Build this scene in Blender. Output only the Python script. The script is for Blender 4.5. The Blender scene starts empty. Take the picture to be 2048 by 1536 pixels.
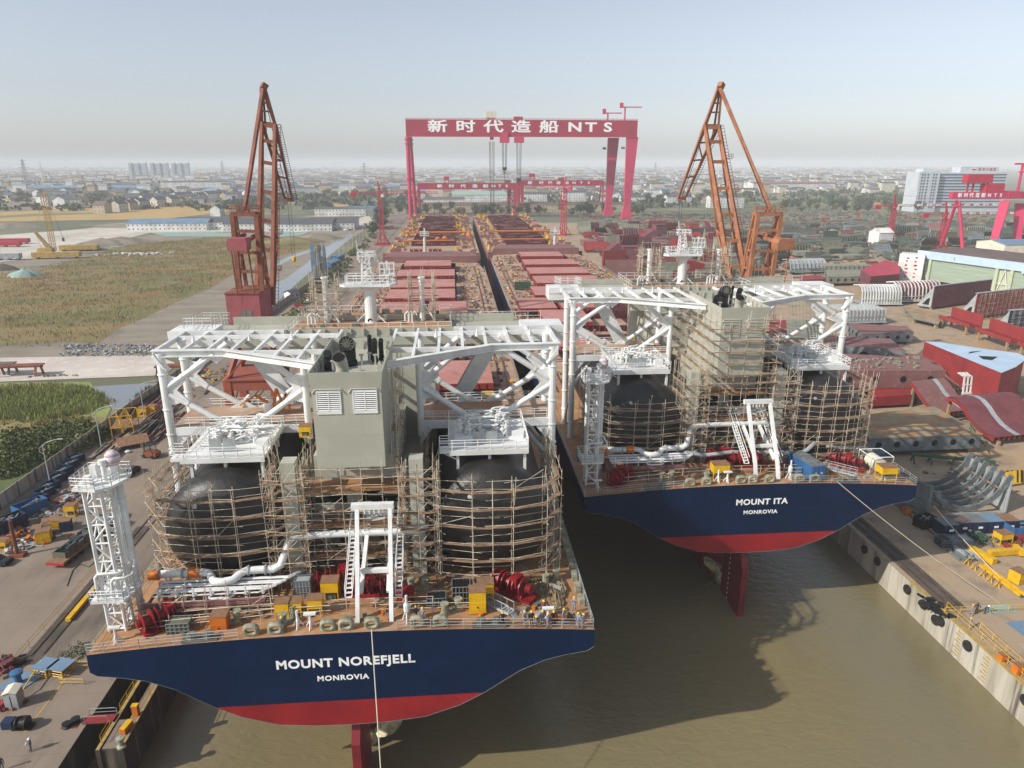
import bpy, bmesh, math, random
from mathutils import Vector, Matrix
R = math.radians
random.seed(7)
SC = bpy.context.scene
COL = SC.collection
# ------------------------------------------------------------ camera, sky, sun, exposure
CH = 62.0; F = 1422.0; PIT = R(17.2); YAW = R(4.57)
cd = bpy.data.cameras.new('camera'); cam = bpy.data.objects.new('camera', cd); COL.objects.link(cam)
cd.sensor_width = 36; cd.lens = 36 * F / 2048; cd.clip_start = 0.5; cd.clip_end = 60000
cam.location = (0, 0, CH); cam.rotation_euler = (math.pi / 2 - PIT, 0, -YAW)
SC.camera = cam
SUN = Vector((-1.31, -0.57, 1.0)).normalized()
w = bpy.data.worlds.new('World'); SC.world = w; w.use_nodes = True
nt = w.node_tree; bg = nt.nodes['Background']
sky = nt.nodes.new('ShaderNodeTexSky'); sky.sky_type = 'NISHITA'; sky.sun_disc = False
sky.sun_elevation = math.asin(SUN.z); sky.sun_rotation = math.atan2(SUN.x, SUN.y)
sky.altitude = 0; sky.air_density = 1.0; sky.dust_density = 1.15; sky.ozone_density = 0.5
hs = nt.nodes.new('ShaderNodeHueSaturation'); hs.inputs['Saturation'].default_value = .44
tn = nt.nodes.new('ShaderNodeMix'); tn.data_type = 'RGBA'; tn.blend_type = 'MULTIPLY'; tn.inputs[0].default_value = 1; tn.inputs[7].default_value = (.95, .985, 1.06, 1)
nt.links.new(sky.outputs[0], hs.inputs['Color']); nt.links.new(hs.outputs[0], tn.inputs[6]); nt.links.new(tn.outputs[2], bg.inputs[0]); bg.inputs[1].default_value = 0.13
ld = bpy.data.lights.new('sun', 'SUN'); ld.energy = 4.5; ld.angle = R(0.6); ld.color = (1.0, 0.94, 0.86)
sun = bpy.data.objects.new('sun', ld); COL.objects.link(sun)
sun.rotation_euler = SUN.to_track_quat('Z', 'Y').to_euler(); sun.location = (-300, -130, 300)
SC.view_settings.view_transform = 'Standard'; SC.view_settings.look = 'None'
SC.view_settings.exposure = 0.1; SC.view_settings.gamma = 1.0

# ------------------------------------------------------------ where a measured point of the photograph lies in the yard
def ray(px, py):
    x = (px - 1024) / F; y = (768 - py) / F
    d = (x, math.cos(PIT) + y * math.sin(PIT), -math.sin(PIT) + y * math.cos(PIT))
    c, s = math.cos(YAW), math.sin(YAW)
    return Vector((d[0] * c + d[1] * s, -d[0] * s + d[1] * c, d[2]))
def at(px, py, z=0.0):
    d = ray(px, py); return Vector((0, 0, CH)) + d * ((z - CH) / d.z)
def aty(px, py, Y):
    d = ray(px, py); return Vector((0, 0, CH)) + d * (Y / d.y)

# ------------------------------------------------------------ materials
def C(h):
    h = h.lstrip('#'); o = []
    for i in (0, 2, 4):
        v = int(h[i:i + 2], 16) / 255; o.append(v / 12.92 if v <= .04045 else ((v + .055) / 1.055) ** 2.4)
    return (*o, 1)
MATS = {}
def mat(name, c, rough=.6, metal=0., c2=None, sc=.5, lo=.4, hi=.62, det=6, st=(1, 1, 1), c3=None, sc3=4., lo3=.55, hi3=.7, st3=(1, 1, 1), bump=0., bsc=None, spec=.4, world=False):
    m = bpy.data.materials.new(name); m.use_nodes = True; n = m.node_tree.nodes; l = m.node_tree.links
    b = n['Principled BSDF']; b.inputs['Roughness'].default_value = rough; b.inputs['Metallic'].default_value = metal
    b.inputs['Specular IOR Level'].default_value = spec
    col = C(c); b.inputs['Base Color'].default_value = col; m.diffuse_color = col
    if c2 or bump:
        if world: co = n.new('ShaderNodeNewGeometry').outputs['Position']
        else: co = n.new('ShaderNodeTexCoord').outputs['Object']
        def noise(s, stv, d):
            mp = n.new('ShaderNodeMapping'); mp.inputs['Scale'].default_value = stv; l.new(co, mp.inputs[0])
            t = n.new('ShaderNodeTexNoise'); t.inputs['Scale'].default_value = s; t.inputs['Detail'].default_value = d
            t.inputs['Roughness'].default_value = .62
            l.new(mp.outputs[0], t.inputs['Vector']); return t.outputs['Fac']
        def layer(prev, colour, s, stv, lo_, hi_):
            r = n.new('ShaderNodeMapRange'); r.inputs['From Min'].default_value = lo_; r.inputs['From Max'].default_value = hi_
            l.new(noise(s, stv, det), r.inputs['Value'])
            mx = n.new('ShaderNodeMix'); mx.data_type = 'RGBA'
            l.new(r.outputs[0], mx.inputs[0])
            if isinstance(prev, tuple): mx.inputs[6].default_value = prev
            else: l.new(prev, mx.inputs[6])
            mx.inputs[7].default_value = C(colour); return mx.outputs[2]
        out = col
        if c2: out = layer(out, c2, sc, st, lo, hi)
        if c3: out = layer(out, c3, sc3, st3, lo3, hi3)
        if c2: l.new(out, b.inputs['Base Color'])
        if bump:
            bp = n.new('ShaderNodeBump'); bp.inputs['Strength'].default_value = bump; bp.inputs['Distance'].default_value = .1
            l.new(noise(bsc or sc * 3, st, 4), bp.inputs['Height']); l.new(bp.outputs[0], b.inputs['Normal'])
    MATS[name] = m; return m
mat('white_paint', '#e4e5e3', .38, c2='#cfd0cc', sc=.35, c3='#9c8468', sc3=1.1, lo3=.70, hi3=.82)
mat('white_far', '#dcdcd8', .6, c2='#b9b8b0', sc=.1)
mat('sage_paint', '#a9a99a', .5, c2='#b3b2a4', sc=.25, c3='#98958a', sc3=.9, st3=(3, 3, .25), lo3=.6, hi3=.8)
mat('sage_dark', '#5e5f55', .6, c2='#74746a', sc=.5)
mat('hull_blue', '#061c3a', .5, c2='#092142', sc=.12, c3='#122a48', sc3=.5, st3=(.15, 1, 3), lo3=.6, hi3=.8, spec=.15)
mat('hull_red', '#9a2227', .5, c2='#861c22', sc=.2, c3='#a33a38', sc3=.6, st3=(.2, 1, 2), lo3=.6, hi3=.8, spec=.3)
mat('rudder_red', '#7e1c24', .55, c2='#6a161e', sc=.3)
mat('bronze', '#c4ba94', .45, .2, c2='#7d7458', sc=.8)
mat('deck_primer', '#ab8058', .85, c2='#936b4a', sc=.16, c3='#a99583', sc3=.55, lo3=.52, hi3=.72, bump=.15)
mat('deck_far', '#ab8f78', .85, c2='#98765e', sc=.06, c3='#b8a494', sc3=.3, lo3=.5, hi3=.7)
mat('winch_red', '#8d1d22', .42, c2='#6f181c', sc=.8)
mat('hatch_red', '#8c3030', .65, c2='#7a2a2a', sc=.3)
mat('hatch_top', '#ab7369', .8, c2='#b5837a', sc=.12, c3='#9a685f', sc3=.4)
mat('hold_dark', '#4a1c1e', .9)
mat('tank_black', '#201e1d', .44, c2='#2a2725', sc=.7, c3='#3a332d', sc3=.25, lo3=.5, hi3=.72, bump=.55, bsc=2.4, spec=.5)
mat('black_metal', '#121314', .5, c2='#1e1e1e', sc=2)
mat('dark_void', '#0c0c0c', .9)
mat('scaffold_pole', '#c6bca8', .6, .1, c2='#978872', sc=.6, lo=.45, hi=.65)
mat('plank_wood', '#9a7c60', .85, c2='#7a6350', sc=1.2, c3='#a89078', sc3=.5, lo3=.55, hi3=.65)
mat('machine_yellow', '#dcae14', .5, c2='#c89a10', sc=1., c3='#7a5320', sc3=2., lo3=.66, hi3=.75)
mat('rust_top', '#8c6c52', .85, c2='#7a5a44', sc=1.5)
mat('orange_paint', '#c9701c', .5, c2='#b4611c', sc=1.2)
mat('blue_paint', '#386796', .55, c2='#305a86', sc=.5, c3='#75665a', sc3=.9, lo3=.62, hi3=.7)
mat('blue_dark', '#1c2e4c', .6, c2='#18263e', sc=.6, c3='#54504c', sc3=1.4, lo3=.66, hi3=.75)
mat('rope', '#8d7c62', .9, c2='#766851', sc=3)
mat('yellow_faded', '#b5954e', .7, c2='#9c7f44', sc=.5)
mat('cloth_wrap', '#a8929a', .9, c2='#d8ccce', sc=1.5, st=(.1, .1, 3), lo=.48, hi=.52)
mat('rope_pale', '#c9c0a8', .8)
mat('bollard_sage', '#a09f8c', .6, c2='#79785f', sc=2)
mat('rubber', '#1b1a19', .85, c2='#2c2a28', sc=2)
mat('concrete_wall', '#b9b3a4', .9, c2='#97917f', sc=.3, st=(1, 1, .12), c3='#4d4840', sc3=.55, st3=(1.2, 1.2, .08), lo3=.52, hi3=.68, bump=.1)
mat('dock_wall_dark', '#4a443b', .9, c2='#352f28', sc=.4, st=(1, 1, .15), c3='#6e6352', sc3=.7, st3=(1, 1, .12))
mat('rust_steel', '#7b4632', .7, c2='#5e3527', sc=.5, c3='#9a5a3c', sc3=.25, lo3=.45, hi3=.65)
mat('crane_red', '#8c553e', .75, c2='#784a38', sc=.4, c3='#6b3527', sc3=1.2, st3=(1, 1, .2), lo3=.55, hi3=.7)
mat('crane_house_red', '#a0565a', .7, c2='#904c50', sc=.3, c3='#7a3d2c', sc3=.9, st3=(2, 2, .15), lo3=.58, hi3=.7)
mat('crane_orange', '#a6704f', .75, c2='#8c5a3e', sc=.3, c3='#8a4a32', sc3=.9, lo3=.55, hi3=.7)
mat('portal_pink', '#8f5146', .7, c2='#9c4f2e', sc=.5, st=(1, 1, .3), c3='#7a4a42', sc3=1.)
mat('gantry_magenta', '#c02c56', .5, c2='#b12a50', sc=.06)
mat('gantry_girder', '#a31838', .5, c2='#941634', sc=.06)
mat('gantry_red', '#b3233c', .55, c2='#a02038', sc=.1)
mat('cable_dark', '#3a3a3c', .6)
mat('cream', '#d8d2bf', .7, c2='#c3bca8', sc=.3)
mat('glass_dark', '#20262c', .2, spec=.6)
mat('grey_steel', '#70777a', .65, c2='#5d6466', sc=.4, c3='#8a8f8c', sc3=1., lo3=.55, hi3=.7)
mat('grey_light', '#a4a9a9', .65, c2='#8d9292', sc=.5)
mat('block_maroon', '#6a383c', .75, c2='#774246', sc=.3)
mat('block_red', '#93302f', .65, c2='#802b2c', sc=.3)
mat('block_mauve', '#835c58', .75, c2='#7a5350', sc=.2, c3='#94706a', sc3=.8)
mat('block_green', '#525c50', .8, c2='#454f46', sc=.25, c3='#6c6a58', sc3=.6)
mat('block_olive', '#6a6a58', .8, c2='#585848', sc=.3)
mat('block_sage', '#8a8a78', .8, c2='#76766a', sc=.3)
mat('block_tan', '#a08c6a', .85, c2='#a5713f', sc=.22, c3='#7c7a6e', sc3=.35, lo3=.45, hi3=.6)
mat('pale_blue', '#a9bfd2', .6, c2='#b6c9da', sc=.2)
mat('pale_green', '#b4bd9e', .65, c2='#a6ae94', sc=.4)
mat('door_green', '#8a9a86', .6, c2='#9ba896', sc=.5, st=(.2, .2, 4))
mat('roof_brown', '#6b5b54', .8, c2='#5f514b', sc=.1)
mat('roof_dark', '#4a4c52', .8, c2='#5a5a5c', sc=.5)
mat('roof_blue', '#6f8aa0', .7, c2='#5f7a92', sc=.1)
mat('roof_teal', '#8fa89c', .7)
mat('house_wall', '#c8c2b4', .8, c2='#b0a894', sc=.3)
mat('house_tan', '#b5a486', .8, c2='#a3957c', sc=.3)
mat('office_grey', '#bcc2c6', .6, c2='#b0b7bc', sc=.1)
mat('office_window', '#4c6074', .25, spec=.6)
mat('tarp_green', '#39583f', .7, c2='#2d4a34', sc=1)
mat('net_green', '#8fa59c', .9, c2='#80968c', sc=.4)
mat('grass_green', '#8a9154', .95, c2='#7a8348', sc=.1)
mat('roof_grey', '#8b8d90', .8, c2='#74777c', sc=.02)
mat('foliage', '#4a5632', .9, c2='#5e683a', sc=.3, c3='#38442a', sc3=1.2)
mat('foliage_far', '#4b573f', .9, c2='#3b4733', sc=.08)
mat('foliage_yellow', '#7f7d46', .9, c2='#666c38', sc=.2)
mat('bark', '#4f4236', .9)
mat('reed', '#8c7a50', .95, c2='#77703f', sc=.05)
mat('skin', '#a9785c', .6)
mat('helmet_yellow', '#e6b020', .4); mat('helmet_white', '#e8e8e4', .4)
mat('coverall_blue', '#4c5568', .85, c2='#3f485a', sc=3); mat('coverall_pale', '#9297a4', .85, c2='#7f8494', sc=3)
mat('coverall_dark', '#23262c', .85); mat('vest_red', '#a8382c', .8)
mat('lamp_grey', '#b5b8b8', .5)
mat('car_white', '#dcdedf', .3); mat('car_dark', '#26282c', .3)
mat('pylon', '#6d7174', .6)
mat('letter_white', '#f0f0ee', .5); mat('sign_red', '#b02030', .5)

def seams(names, k=.82, wd=7.5, ht=2.3, ground=False, ms=.018):                        # welded plate courses
    for nm in names:
        m = MATS[nm]; n = m.node_tree.nodes; l = m.node_tree.links; b = n['Principled BSDF']; co = n.new('ShaderNodeTexCoord').outputs['Object']
        sp = n.new('ShaderNodeSeparateXYZ'); l.new(co, sp.inputs[0]); ad = n.new('ShaderNodeMath'); l.new(sp.outputs[0], ad.inputs[0]); l.new(sp.outputs[1], ad.inputs[1])
        cb = n.new('ShaderNodeCombineXYZ'); l.new(sp.outputs[0] if ground else ad.outputs[0], cb.inputs[0]); l.new(sp.outputs[1 if ground else 2], cb.inputs[1])
        br = n.new('ShaderNodeTexBrick'); br.inputs['Scale'].default_value = 1; br.inputs['Mortar Size'].default_value = ms; br.inputs['Brick Width'].default_value = wd; br.inputs['Row Height'].default_value = ht
        br.inputs['Color1'].default_value = (1, 1, 1, 1); br.inputs['Color2'].default_value = (.93, .93, .93, 1); br.inputs['Mortar'].default_value = (k, k, k, 1); l.new(cb.outputs[0], br.inputs['Vector'])
        mx = n.new('ShaderNodeMix'); mx.data_type = 'RGBA'; mx.blend_type = 'MULTIPLY'; mx.inputs[0].default_value = 1
        l.new(b.inputs['Base Color'].links[0].from_socket, mx.inputs[6]); l.new(br.outputs['Color'], mx.inputs[7]); l.new(mx.outputs[2], b.inputs['Base Color'])
seams(('hull_blue', 'hull_red', 'sage_paint', 'block_red', 'block_maroon', 'block_mauve', 'rudder_red'))
# ------------------------------------------------------------ mesh builder
class MB:
    def __init__(s): s.v = []; s.f = []
    def add(s, vs, fs):
        o = len(s.v); s.v += [tuple(p) for p in vs]; s.f += [tuple(i + o for i in f) for f in fs]; return s
    def box(s, x0, y0, z0, x1, y1, z1):
        return s.add([(x0, y0, z0), (x1, y0, z0), (x1, y1, z0), (x0, y1, z0), (x0, y0, z1), (x1, y0, z1), (x1, y1, z1), (x0, y1, z1)],
                     [(3, 2, 1, 0), (4, 5, 6, 7), (0, 1, 5, 4), (1, 2, 6, 5), (2, 3, 7, 6), (3, 0, 4, 7)])
    def obox(s, c, size, rz=0., rx=0., ry=0.):
        a, b, d = size[0] / 2, size[1] / 2, size[2] / 2
        m = Matrix.Rotation(rz, 3, 'Z') @ Matrix.Rotation(rx, 3, 'X') @ Matrix.Rotation(ry, 3, 'Y'); c = Vector(c)
        vs = [c + m @ Vector(p) for p in ((-a, -b, -d), (a, -b, -d), (a, b, -d), (-a, b, -d), (-a, -b, d), (a, -b, d), (a, b, d), (-a, b, d))]
        return s.add(vs, [(3, 2, 1, 0), (4, 5, 6, 7), (0, 1, 5, 4), (1, 2, 6, 5), (2, 3, 7, 6), (3, 0, 4, 7)])
    def frame(s, p, q, up=(0, 0, 1)):
        t = (Vector(q) - Vector(p)).normalized(); u = Vector(up)
        if abs(t.dot(u)) > .98: u = Vector((0, 1, 0))
        a = t.cross(u).normalized(); return t, a, a.cross(t).normalized()
    def beam(s, p, q, w_, h=None, w2=None, h2=None, up=(0, 0, 1)):
        h = h or w_; w2 = w2 or w_; h2 = h2 or h; p = Vector(p); q = Vector(q); t, a, b = s.frame(p, q, up)
        vs = [p - a * w_ / 2 - b * h / 2, p + a * w_ / 2 - b * h / 2, p + a * w_ / 2 + b * h / 2, p - a * w_ / 2 + b * h / 2,
              q - a * w2 / 2 - b * h2 / 2, q + a * w2 / 2 - b * h2 / 2, q + a * w2 / 2 + b * h2 / 2, q - a * w2 / 2 + b * h2 / 2]
        return s.add(vs, [(3, 2, 1, 0), (4, 5, 6, 7), (0, 1, 5, 4), (1, 2, 6, 5), (2, 3, 7, 6), (3, 0, 4, 7)])
    def tube(s, p, q, r, n=6, r2=None, cap=True):
        r2 = r if r2 is None else r2; p = Vector(p); q = Vector(q); t, a, b = s.frame(p, q)
        vs = []
        for c, rr in ((p, r), (q, r2)):
            for k in range(n):
                an = 2 * math.pi * k / n; vs.append(c + (a * math.cos(an) + b * math.sin(an)) * rr)
        fs = [(k, (k + 1) % n, n + (k + 1) % n, n + k) for k in range(n)]
        if cap: fs += [tuple(range(n - 1, -1, -1)), tuple(range(n, 2 * n))]
        return s.add(vs, fs)
    def path(s, pts, r, n=6, cap=True):
        pts = [Vector(p) for p in pts]; vs = []; m = len(pts); A = None
        for i, c in enumerate(pts):
            t = ((pts[min(i + 1, m - 1)] - pts[max(i - 1, 0)])).normalized()
            if A is None:
                u = Vector((0, 0, 1)) if abs(t.z) < .95 else Vector((0, 1, 0)); A = t.cross(u).normalized()
            else: A = (A - t * A.dot(t)).normalized()
            B = A.cross(t)
            for k in range(n):
                an = 2 * math.pi * k / n; vs.append(c + (A * math.cos(an) + B * math.sin(an)) * r)
        fs = [(i * n + k, i * n + (k + 1) % n, (i + 1) * n + (k + 1) % n, (i + 1) * n + k) for i in range(m - 1) for k in range(n)]
        if cap: fs += [tuple(range(n - 1, -1, -1)), tuple(range((m - 1) * n, m * n))]
        return s.add(vs, fs)
    def lathe(s, o, prof, n=16, ax='z', cap=True):
        o = Vector(o); vs = []
        for r, h in prof:
            for k in range(n):
                an = 2 * math.pi * k / n; c, d = r * math.cos(an), r * math.sin(an)
                vs.append(o + Vector({'z': (c, d, h), 'y': (c, h, d), 'x': (h, c, d)}[ax]))
        m = len(prof)
        fs = [(i * n + k, i * n + (k + 1) % n, (i + 1) * n + (k + 1) % n, (i + 1) * n + k) for i in range(m - 1) for k in range(n)]
        if cap: fs += [tuple(range(n - 1, -1, -1)), tuple(range((m - 1) * n, m * n))]
        return s.add(vs, fs)
    def prism(s, poly, a, b, ax='z'):
        f = {'z': lambda p, h: (p[0], p[1], h), 'y': lambda p, h: (p[0], h, p[1]), 'x': lambda p, h: (h, p[0], p[1])}[ax]
        n = len(poly); vs = [f(p, a) for p in poly] + [f(p, b) for p in poly]
        return s.add(vs, [tuple(range(n - 1, -1, -1)), tuple(range(n, 2 * n))] + [(k, (k + 1) % n, n + (k + 1) % n, n + k) for k in range(n)])
    def poly(s, pts): return s.add(pts, [tuple(range(len(pts)))])
    def loft(s, rings, close=False):
        n = len(rings[0]); vs = [p for r in rings for p in r]; e = n if close else n - 1
        return s.add(vs, [(i * n + k, i * n + (k + 1) % n, (i + 1) * n + (k + 1) % n, (i + 1) * n + k) for i in range(len(rings) - 1) for k in range(e)])
    def rail(s, pts, h=1.1, st=1.8, r=.035, mid=(.55,), n=4, close=False):
        pts = [Vector(p) for p in pts]
        if close: pts.append(pts[0])
        for a, b in zip(pts, pts[1:]):
            L = (b - a).length; k = max(1, round(L / st))
            for i in range(k + 1):
                p = a.lerp(b, i / k); s.tube(p, p + Vector((0, 0, h)), r, n, cap=False)
            for z in (h,) + tuple(m * h / 1.1 for m in mid):
                s.tube(a + Vector((0, 0, z)), b + Vector((0, 0, z)), r, n, cap=False)
        return s
    def ladder(s, p, q, w_=.5, st=.35, r=.03, side=(1, 0, 0), n=4):
        p, q, d = Vector(p), Vector(q), Vector(side) * w_ / 2
        s.tube(p - d, q - d, r, n); s.tube(p + d, q + d, r, n); k = max(2, int((q - p).length / st))
        for i in range(k + 1):
            c = p.lerp(q, i / k); s.tube(c - d, c + d, r * .8, n, cap=False)
        return s
    def mv(s, loc=(0, 0, 0), rz=0., sc=1.):
        m = Matrix.Rotation(rz, 3, 'Z'); L = Vector(loc); s.v = [tuple(L + m @ (Vector(p) * sc)) for p in s.v]; return s
    def done(s, name, m, parent=None, smooth=False, loc=None):
        me = bpy.data.meshes.new(name); me.from_pydata(s.v, [], s.f); me.update()
        me.materials.append(MATS[m] if isinstance(m, str) else m)
        if smooth: me.polygons.foreach_set('use_smooth', [True] * len(me.polygons))
        o = bpy.data.objects.new(name, me); COL.objects.link(o)
        if parent: o.parent = parent
        if loc is not None: o.location = loc
        return o
def pieces(b, name, m, parent):               # every loose piece of the builder becomes an object of its own
    p = list(range(len(b.v)))
    def root(i):
        while p[i] != i: p[i] = p[p[i]]; i = p[i]
        return i
    for f in b.f:
        for i in f[1:]: p[root(i)] = root(f[0])
    g = {}
    for f in b.f: g.setdefault(root(f[0]), []).append(f)
    o = []
    for fs in g.values():
        q = MB(); ix = {}
        for f in fs:
            for i in f:
                if i not in ix: ix[i] = len(q.v); q.v.append(b.v[i])
            q.f.append(tuple(ix[i] for i in f))
        o.append(q.done(name, m, parent))
    return o
def tag(o, label, cat, group=None, kind=None):
    if label: o['label'] = label
    if cat: o['category'] = cat
    if group: o['group'] = group
    if kind: o['kind'] = kind
    return o
def thing(name, label, cat, loc=(0, 0, 0), rz=0., group=None):
    o = bpy.data.objects.new(name, None); COL.objects.link(o); o.location = loc; o.rotation_euler = (0, 0, rz)
    o.empty_display_size = .5
    return tag(o, label, cat, group)
KIDS = {}
def kids(o): return [c for c in bpy.data.objects if c.parent == o]
def tree_of(o): return (o, [tree_of(c) for c in kids(o)])
def copy_tree(t, parent=None):
    o, ch = t; c = o.copy(); COL.objects.link(c)
    if parent: c.parent = parent
    for x in ch: copy_tree(x, c)
    return c
class Proto:                                   # the first placing moves the thing itself, later ones copy it with its parts
    def __init__(s, root): s.t = tree_of(root); s.used = False
    def put(s, loc, rz=0., label=None, group=None, sc=None):
        o = copy_tree(s.t) if s.used else s.t[0]; s.used = True
        o.location = loc; o.rotation_euler = (0, 0, rz)
        if label: o['label'] = label
        if group: o['group'] = group
        if sc: o.scale = sc if hasattr(sc, '__len__') else (sc, sc, sc)
        return o
def sheet(name, pts, z, m, kind='structure', label=None, cat=None):
    b = MB(); b.poly([(p[0], p[1], z) for p in pts]); o = b.done(name, m); o['kind'] = kind
    if label: tag(o, label, cat)
    return o
def writing(body, size, name, m, parent, loc, rot, depth=.02, bold=.0, align='CENTER', sx=1., space=1., over=0.):
    c = bpy.data.curves.new(name, 'FONT'); c.body = body; c.size = size; c.align_x = align; c.align_y = 'CENTER'
    c.extrude = depth; c.offset = bold; c.resolution_u = 3; c.space_character = space
    t = bpy.data.objects.new(name, c); COL.objects.link(t)
    dg = bpy.context.evaluated_depsgraph_get(); me = bpy.data.meshes.new_from_object(t.evaluated_get(dg))
    bpy.data.objects.remove(t); bpy.data.curves.remove(c)
    if over:                                    # overprinted a little to each side: a bold face
        vs = [v.co.copy() for v in me.vertices]; fs = [tuple(p.vertices) for p in me.polygons]; b = MB()
        for k, (dx, dy) in enumerate(((0, 0), (1, 0), (-1, 0), (0, 1), (0, -1), (.7, .7), (-.7, -.7), (.7, -.7), (-.7, .7))): b.add([v + Vector((dx * over, dy * over, .006 * k)) for v in vs], fs)
        me = bpy.data.meshes.new(name); me.from_pydata(b.v, [], b.f)
    me.name = name; me.materials.clear(); me.materials.append(MATS[m])
    o = bpy.data.objects.new(name, me); COL.objects.link(o); o.parent = parent
    o.location = loc; o.rotation_euler = rot; o.scale = (sx, 1, 1); return o
def jit(a): return random.uniform(-a, a)
# ------------------------------------------------------------ setting: ground, water, yard, fields
mat('ground_far', '#6a6a50', .95, c2='#565c46', sc=.004, c3='#8a8468', sc3=.009, lo3=.5, hi3=.66, world=True)
mat('yard_left', '#8f8172', .9, c2='#807364', sc=.05, c3='#5f574d', sc3=.16, st3=(1, .3, 1), lo3=.5, hi3=.72, bump=.06, bsc=2, world=True)
mat('yard_right', '#a69279', .9, c2='#a8855c', sc=.03, lo=.5, hi=.72, c3='#7c7064', sc3=.16, lo3=.5, hi3=.7, bump=.06, bsc=2, world=True)
seams(('yard_left', 'yard_right'), .78, 6.2, 9.5, True, .05)
mat('weeds', '#85754e', .95, c2='#696a40', sc=.02, st=(.5, 1.6, 1), lo=.42, hi=.6, c3='#84603c', sc3=.07, st3=(.5, 1.4, 1), lo3=.5, hi3=.66, bump=.6, bsc=.6, world=True)
mat('mud', '#8f8576', .95, c2='#7d7466', sc=.08, st=(.6, 1.8, 1), c3='#6a6450', sc3=.03, lo3=.54, hi3=.7, bump=.5, bsc=.4, world=True)
mat('pad_concrete', '#c9c0b6', .9, c2='#b9aea2', sc=.06, c3='#d6d0c8', sc3=.3, world=True)
mat('site_white', '#c6c0b4', .9, c2='#b0a797', sc=.03, c3='#9a9080', sc3=.1, lo3=.56, hi3=.7, world=True)
mat('field_gold', '#b3945a', .95, c2='#a88a52', sc=.03, c3='#94805a', sc3=.01, world=True)
mat('field_grey', '#8a7a62', .95, c2='#7c7058', sc=.02, world=True)
mat('field_green', '#6a7048', .95, c2='#7a784e', sc=.015, world=True)
mat('rail_steel', '#3a332c', .6, c2='#5a4636', sc=1.)
mat('stain_dark', '#5e544a', .85, c2='#4a433c', sc=.3, world=True)
mat('paint_line', '#b8963c', .8, c2='#96835c', sc=1.2, lo=.35, hi=.6)

def water_mat(name, c, c2, b=.5):
    m = mat(name, c, .12, c2=c2, sc=.03, st=(1, .6, 1), lo=.35, hi=.7, world=True, spec=.5)
    n = m.node_tree.nodes; l = m.node_tree.links; p = n['Principled BSDF']
    g = n.new('ShaderNodeNewGeometry'); mp = n.new('ShaderNodeMapping'); mp.inputs['Scale'].default_value = (.55, 1., 1.); mp.inputs['Rotation'].default_value = (0, 0, .5)
    l.new(g.outputs['Position'], mp.inputs[0])
    t = n.new('ShaderNodeTexNoise'); t.inputs['Scale'].default_value = .9; t.inputs['Detail'].default_value = 5; t.inputs['Roughness'].default_value = .6
    t.inputs['Distortion'].default_value = .6
    l.new(mp.outputs[0], t.inputs['Vector'])
    bp = n.new('ShaderNodeBump'); bp.inputs['Strength'].default_value = b; bp.inputs['Distance'].default_value = .25
    l.new(t.outputs['Fac'], bp.inputs['Height']); l.new(bp.outputs[0], p.inputs['Normal']); return m
water_mat('river', '#7d7252', '#716a50', .55)
water_mat('canal_water', '#7d858a', '#737a78', .12)

G = MB()
for (x0, y0, x1, y1) in ((-16000, -400, -43.8, 21000), (69.3, -400, 16000, 21000), (-43.8, 716, 69.3, 21000)):
    G.poly([(x0, y0, -.03), (x1, y0, -.03), (x1, y1, -.03), (x0, y1, -.03)])
G.done('ground', 'ground_far')['kind'] = 'structure'
W = MB(); W.poly([(-60, -500, -4.9), (90, -500, -4.9), (90, 717, -4.9), (-60, 717, -4.9)])
W.done('water', 'river')['kind'] = 'structure'
sheet('yard_pavement_left', [(-92, -80), (-43.8, -80), (-43.8, 1039), (-84, 1039), (-80, 700), (-75.4, 404), (-80, 300), (-84.5, 200), (-86.2, 128)], 0, 'yard_left')
sheet('yard_pavement_right', [(69.3, -80), (420, -80), (520, 300), (480, 560), (330, 760), (69.3, 800)], 0, 'yard_right')

def px_sheet(name, px, z, m): return sheet(name, [at(a, b)[:2] for a, b in px], z, m)
px_sheet('mud_flat', [(0, 716), (330, 712), (470, 690), (620, 540), (700, 478), (745, 452), (560, 458), (300, 470), (0, 520)], .02, 'mud')
px_sheet('weed_field', [(0, 545), (60, 545), (180, 512), (250, 488), (420, 474), (560, 474), (632, 486), (640, 493), (560, 512), (500, 530), (468, 548), (420, 577), (350, 606), (288, 636), (230, 660), (196, 688), (120, 682), (0, 694)], .05, 'weeds')
px_sheet('canal', [(552, 606), (600, 562), (657, 513), (707, 472), (700, 466), (686, 474), (648, 497), (609, 530), (573, 556), (552, 567), (470, 640), (340, 760), (250, 840), (300, 800), (330, 782)], .06, 'canal_water')
px_sheet('canal', [(541, 540), (590, 515), (634, 499), (618, 500), (580, 512), (541, 532)], .06, 'canal_water')
px_sheet('pond', [(182, 774), (240, 770), (322, 766), (332, 775), (300, 800), (268, 828), (213, 853), (225, 820), (210, 792)], .08, 'canal_water')
px_sheet('concrete_pad', [(0, 716), (310, 711), (350, 726), (340, 742), (308, 752), (0, 764)], .11, 'pad_concrete')
px_sheet('marsh_bank', [(0, 766), (180, 764), (200, 790), (222, 818), (205, 850), (110, 862), (0, 872)], .05, 'grass_green')
px_sheet('marsh_strip', [(0, 846), (110, 842), (205, 834), (214, 842), (200, 858), (0, 872)], .07, 'reed')
px_sheet('thicket_floor', [(0, 840), (215, 850), (250, 838), (292, 796), (314, 786), (300, 800), (0, 1012)], .04, 'foliage')
px_sheet('site_road', [(0, 470), (120, 462), (200, 455), (300, 447), (480, 447), (745, 440), (742, 452), (690, 460), (600, 464), (480, 463), (300, 466), (250, 478), (190, 493), (120, 506), (60, 518), (0, 524)], .12, 'site_white')
px_sheet('gate_road', [(600, 462), (690, 446), (738, 430), (748, 430), (738, 445), (690, 462)], .15, 'site_white')
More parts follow.
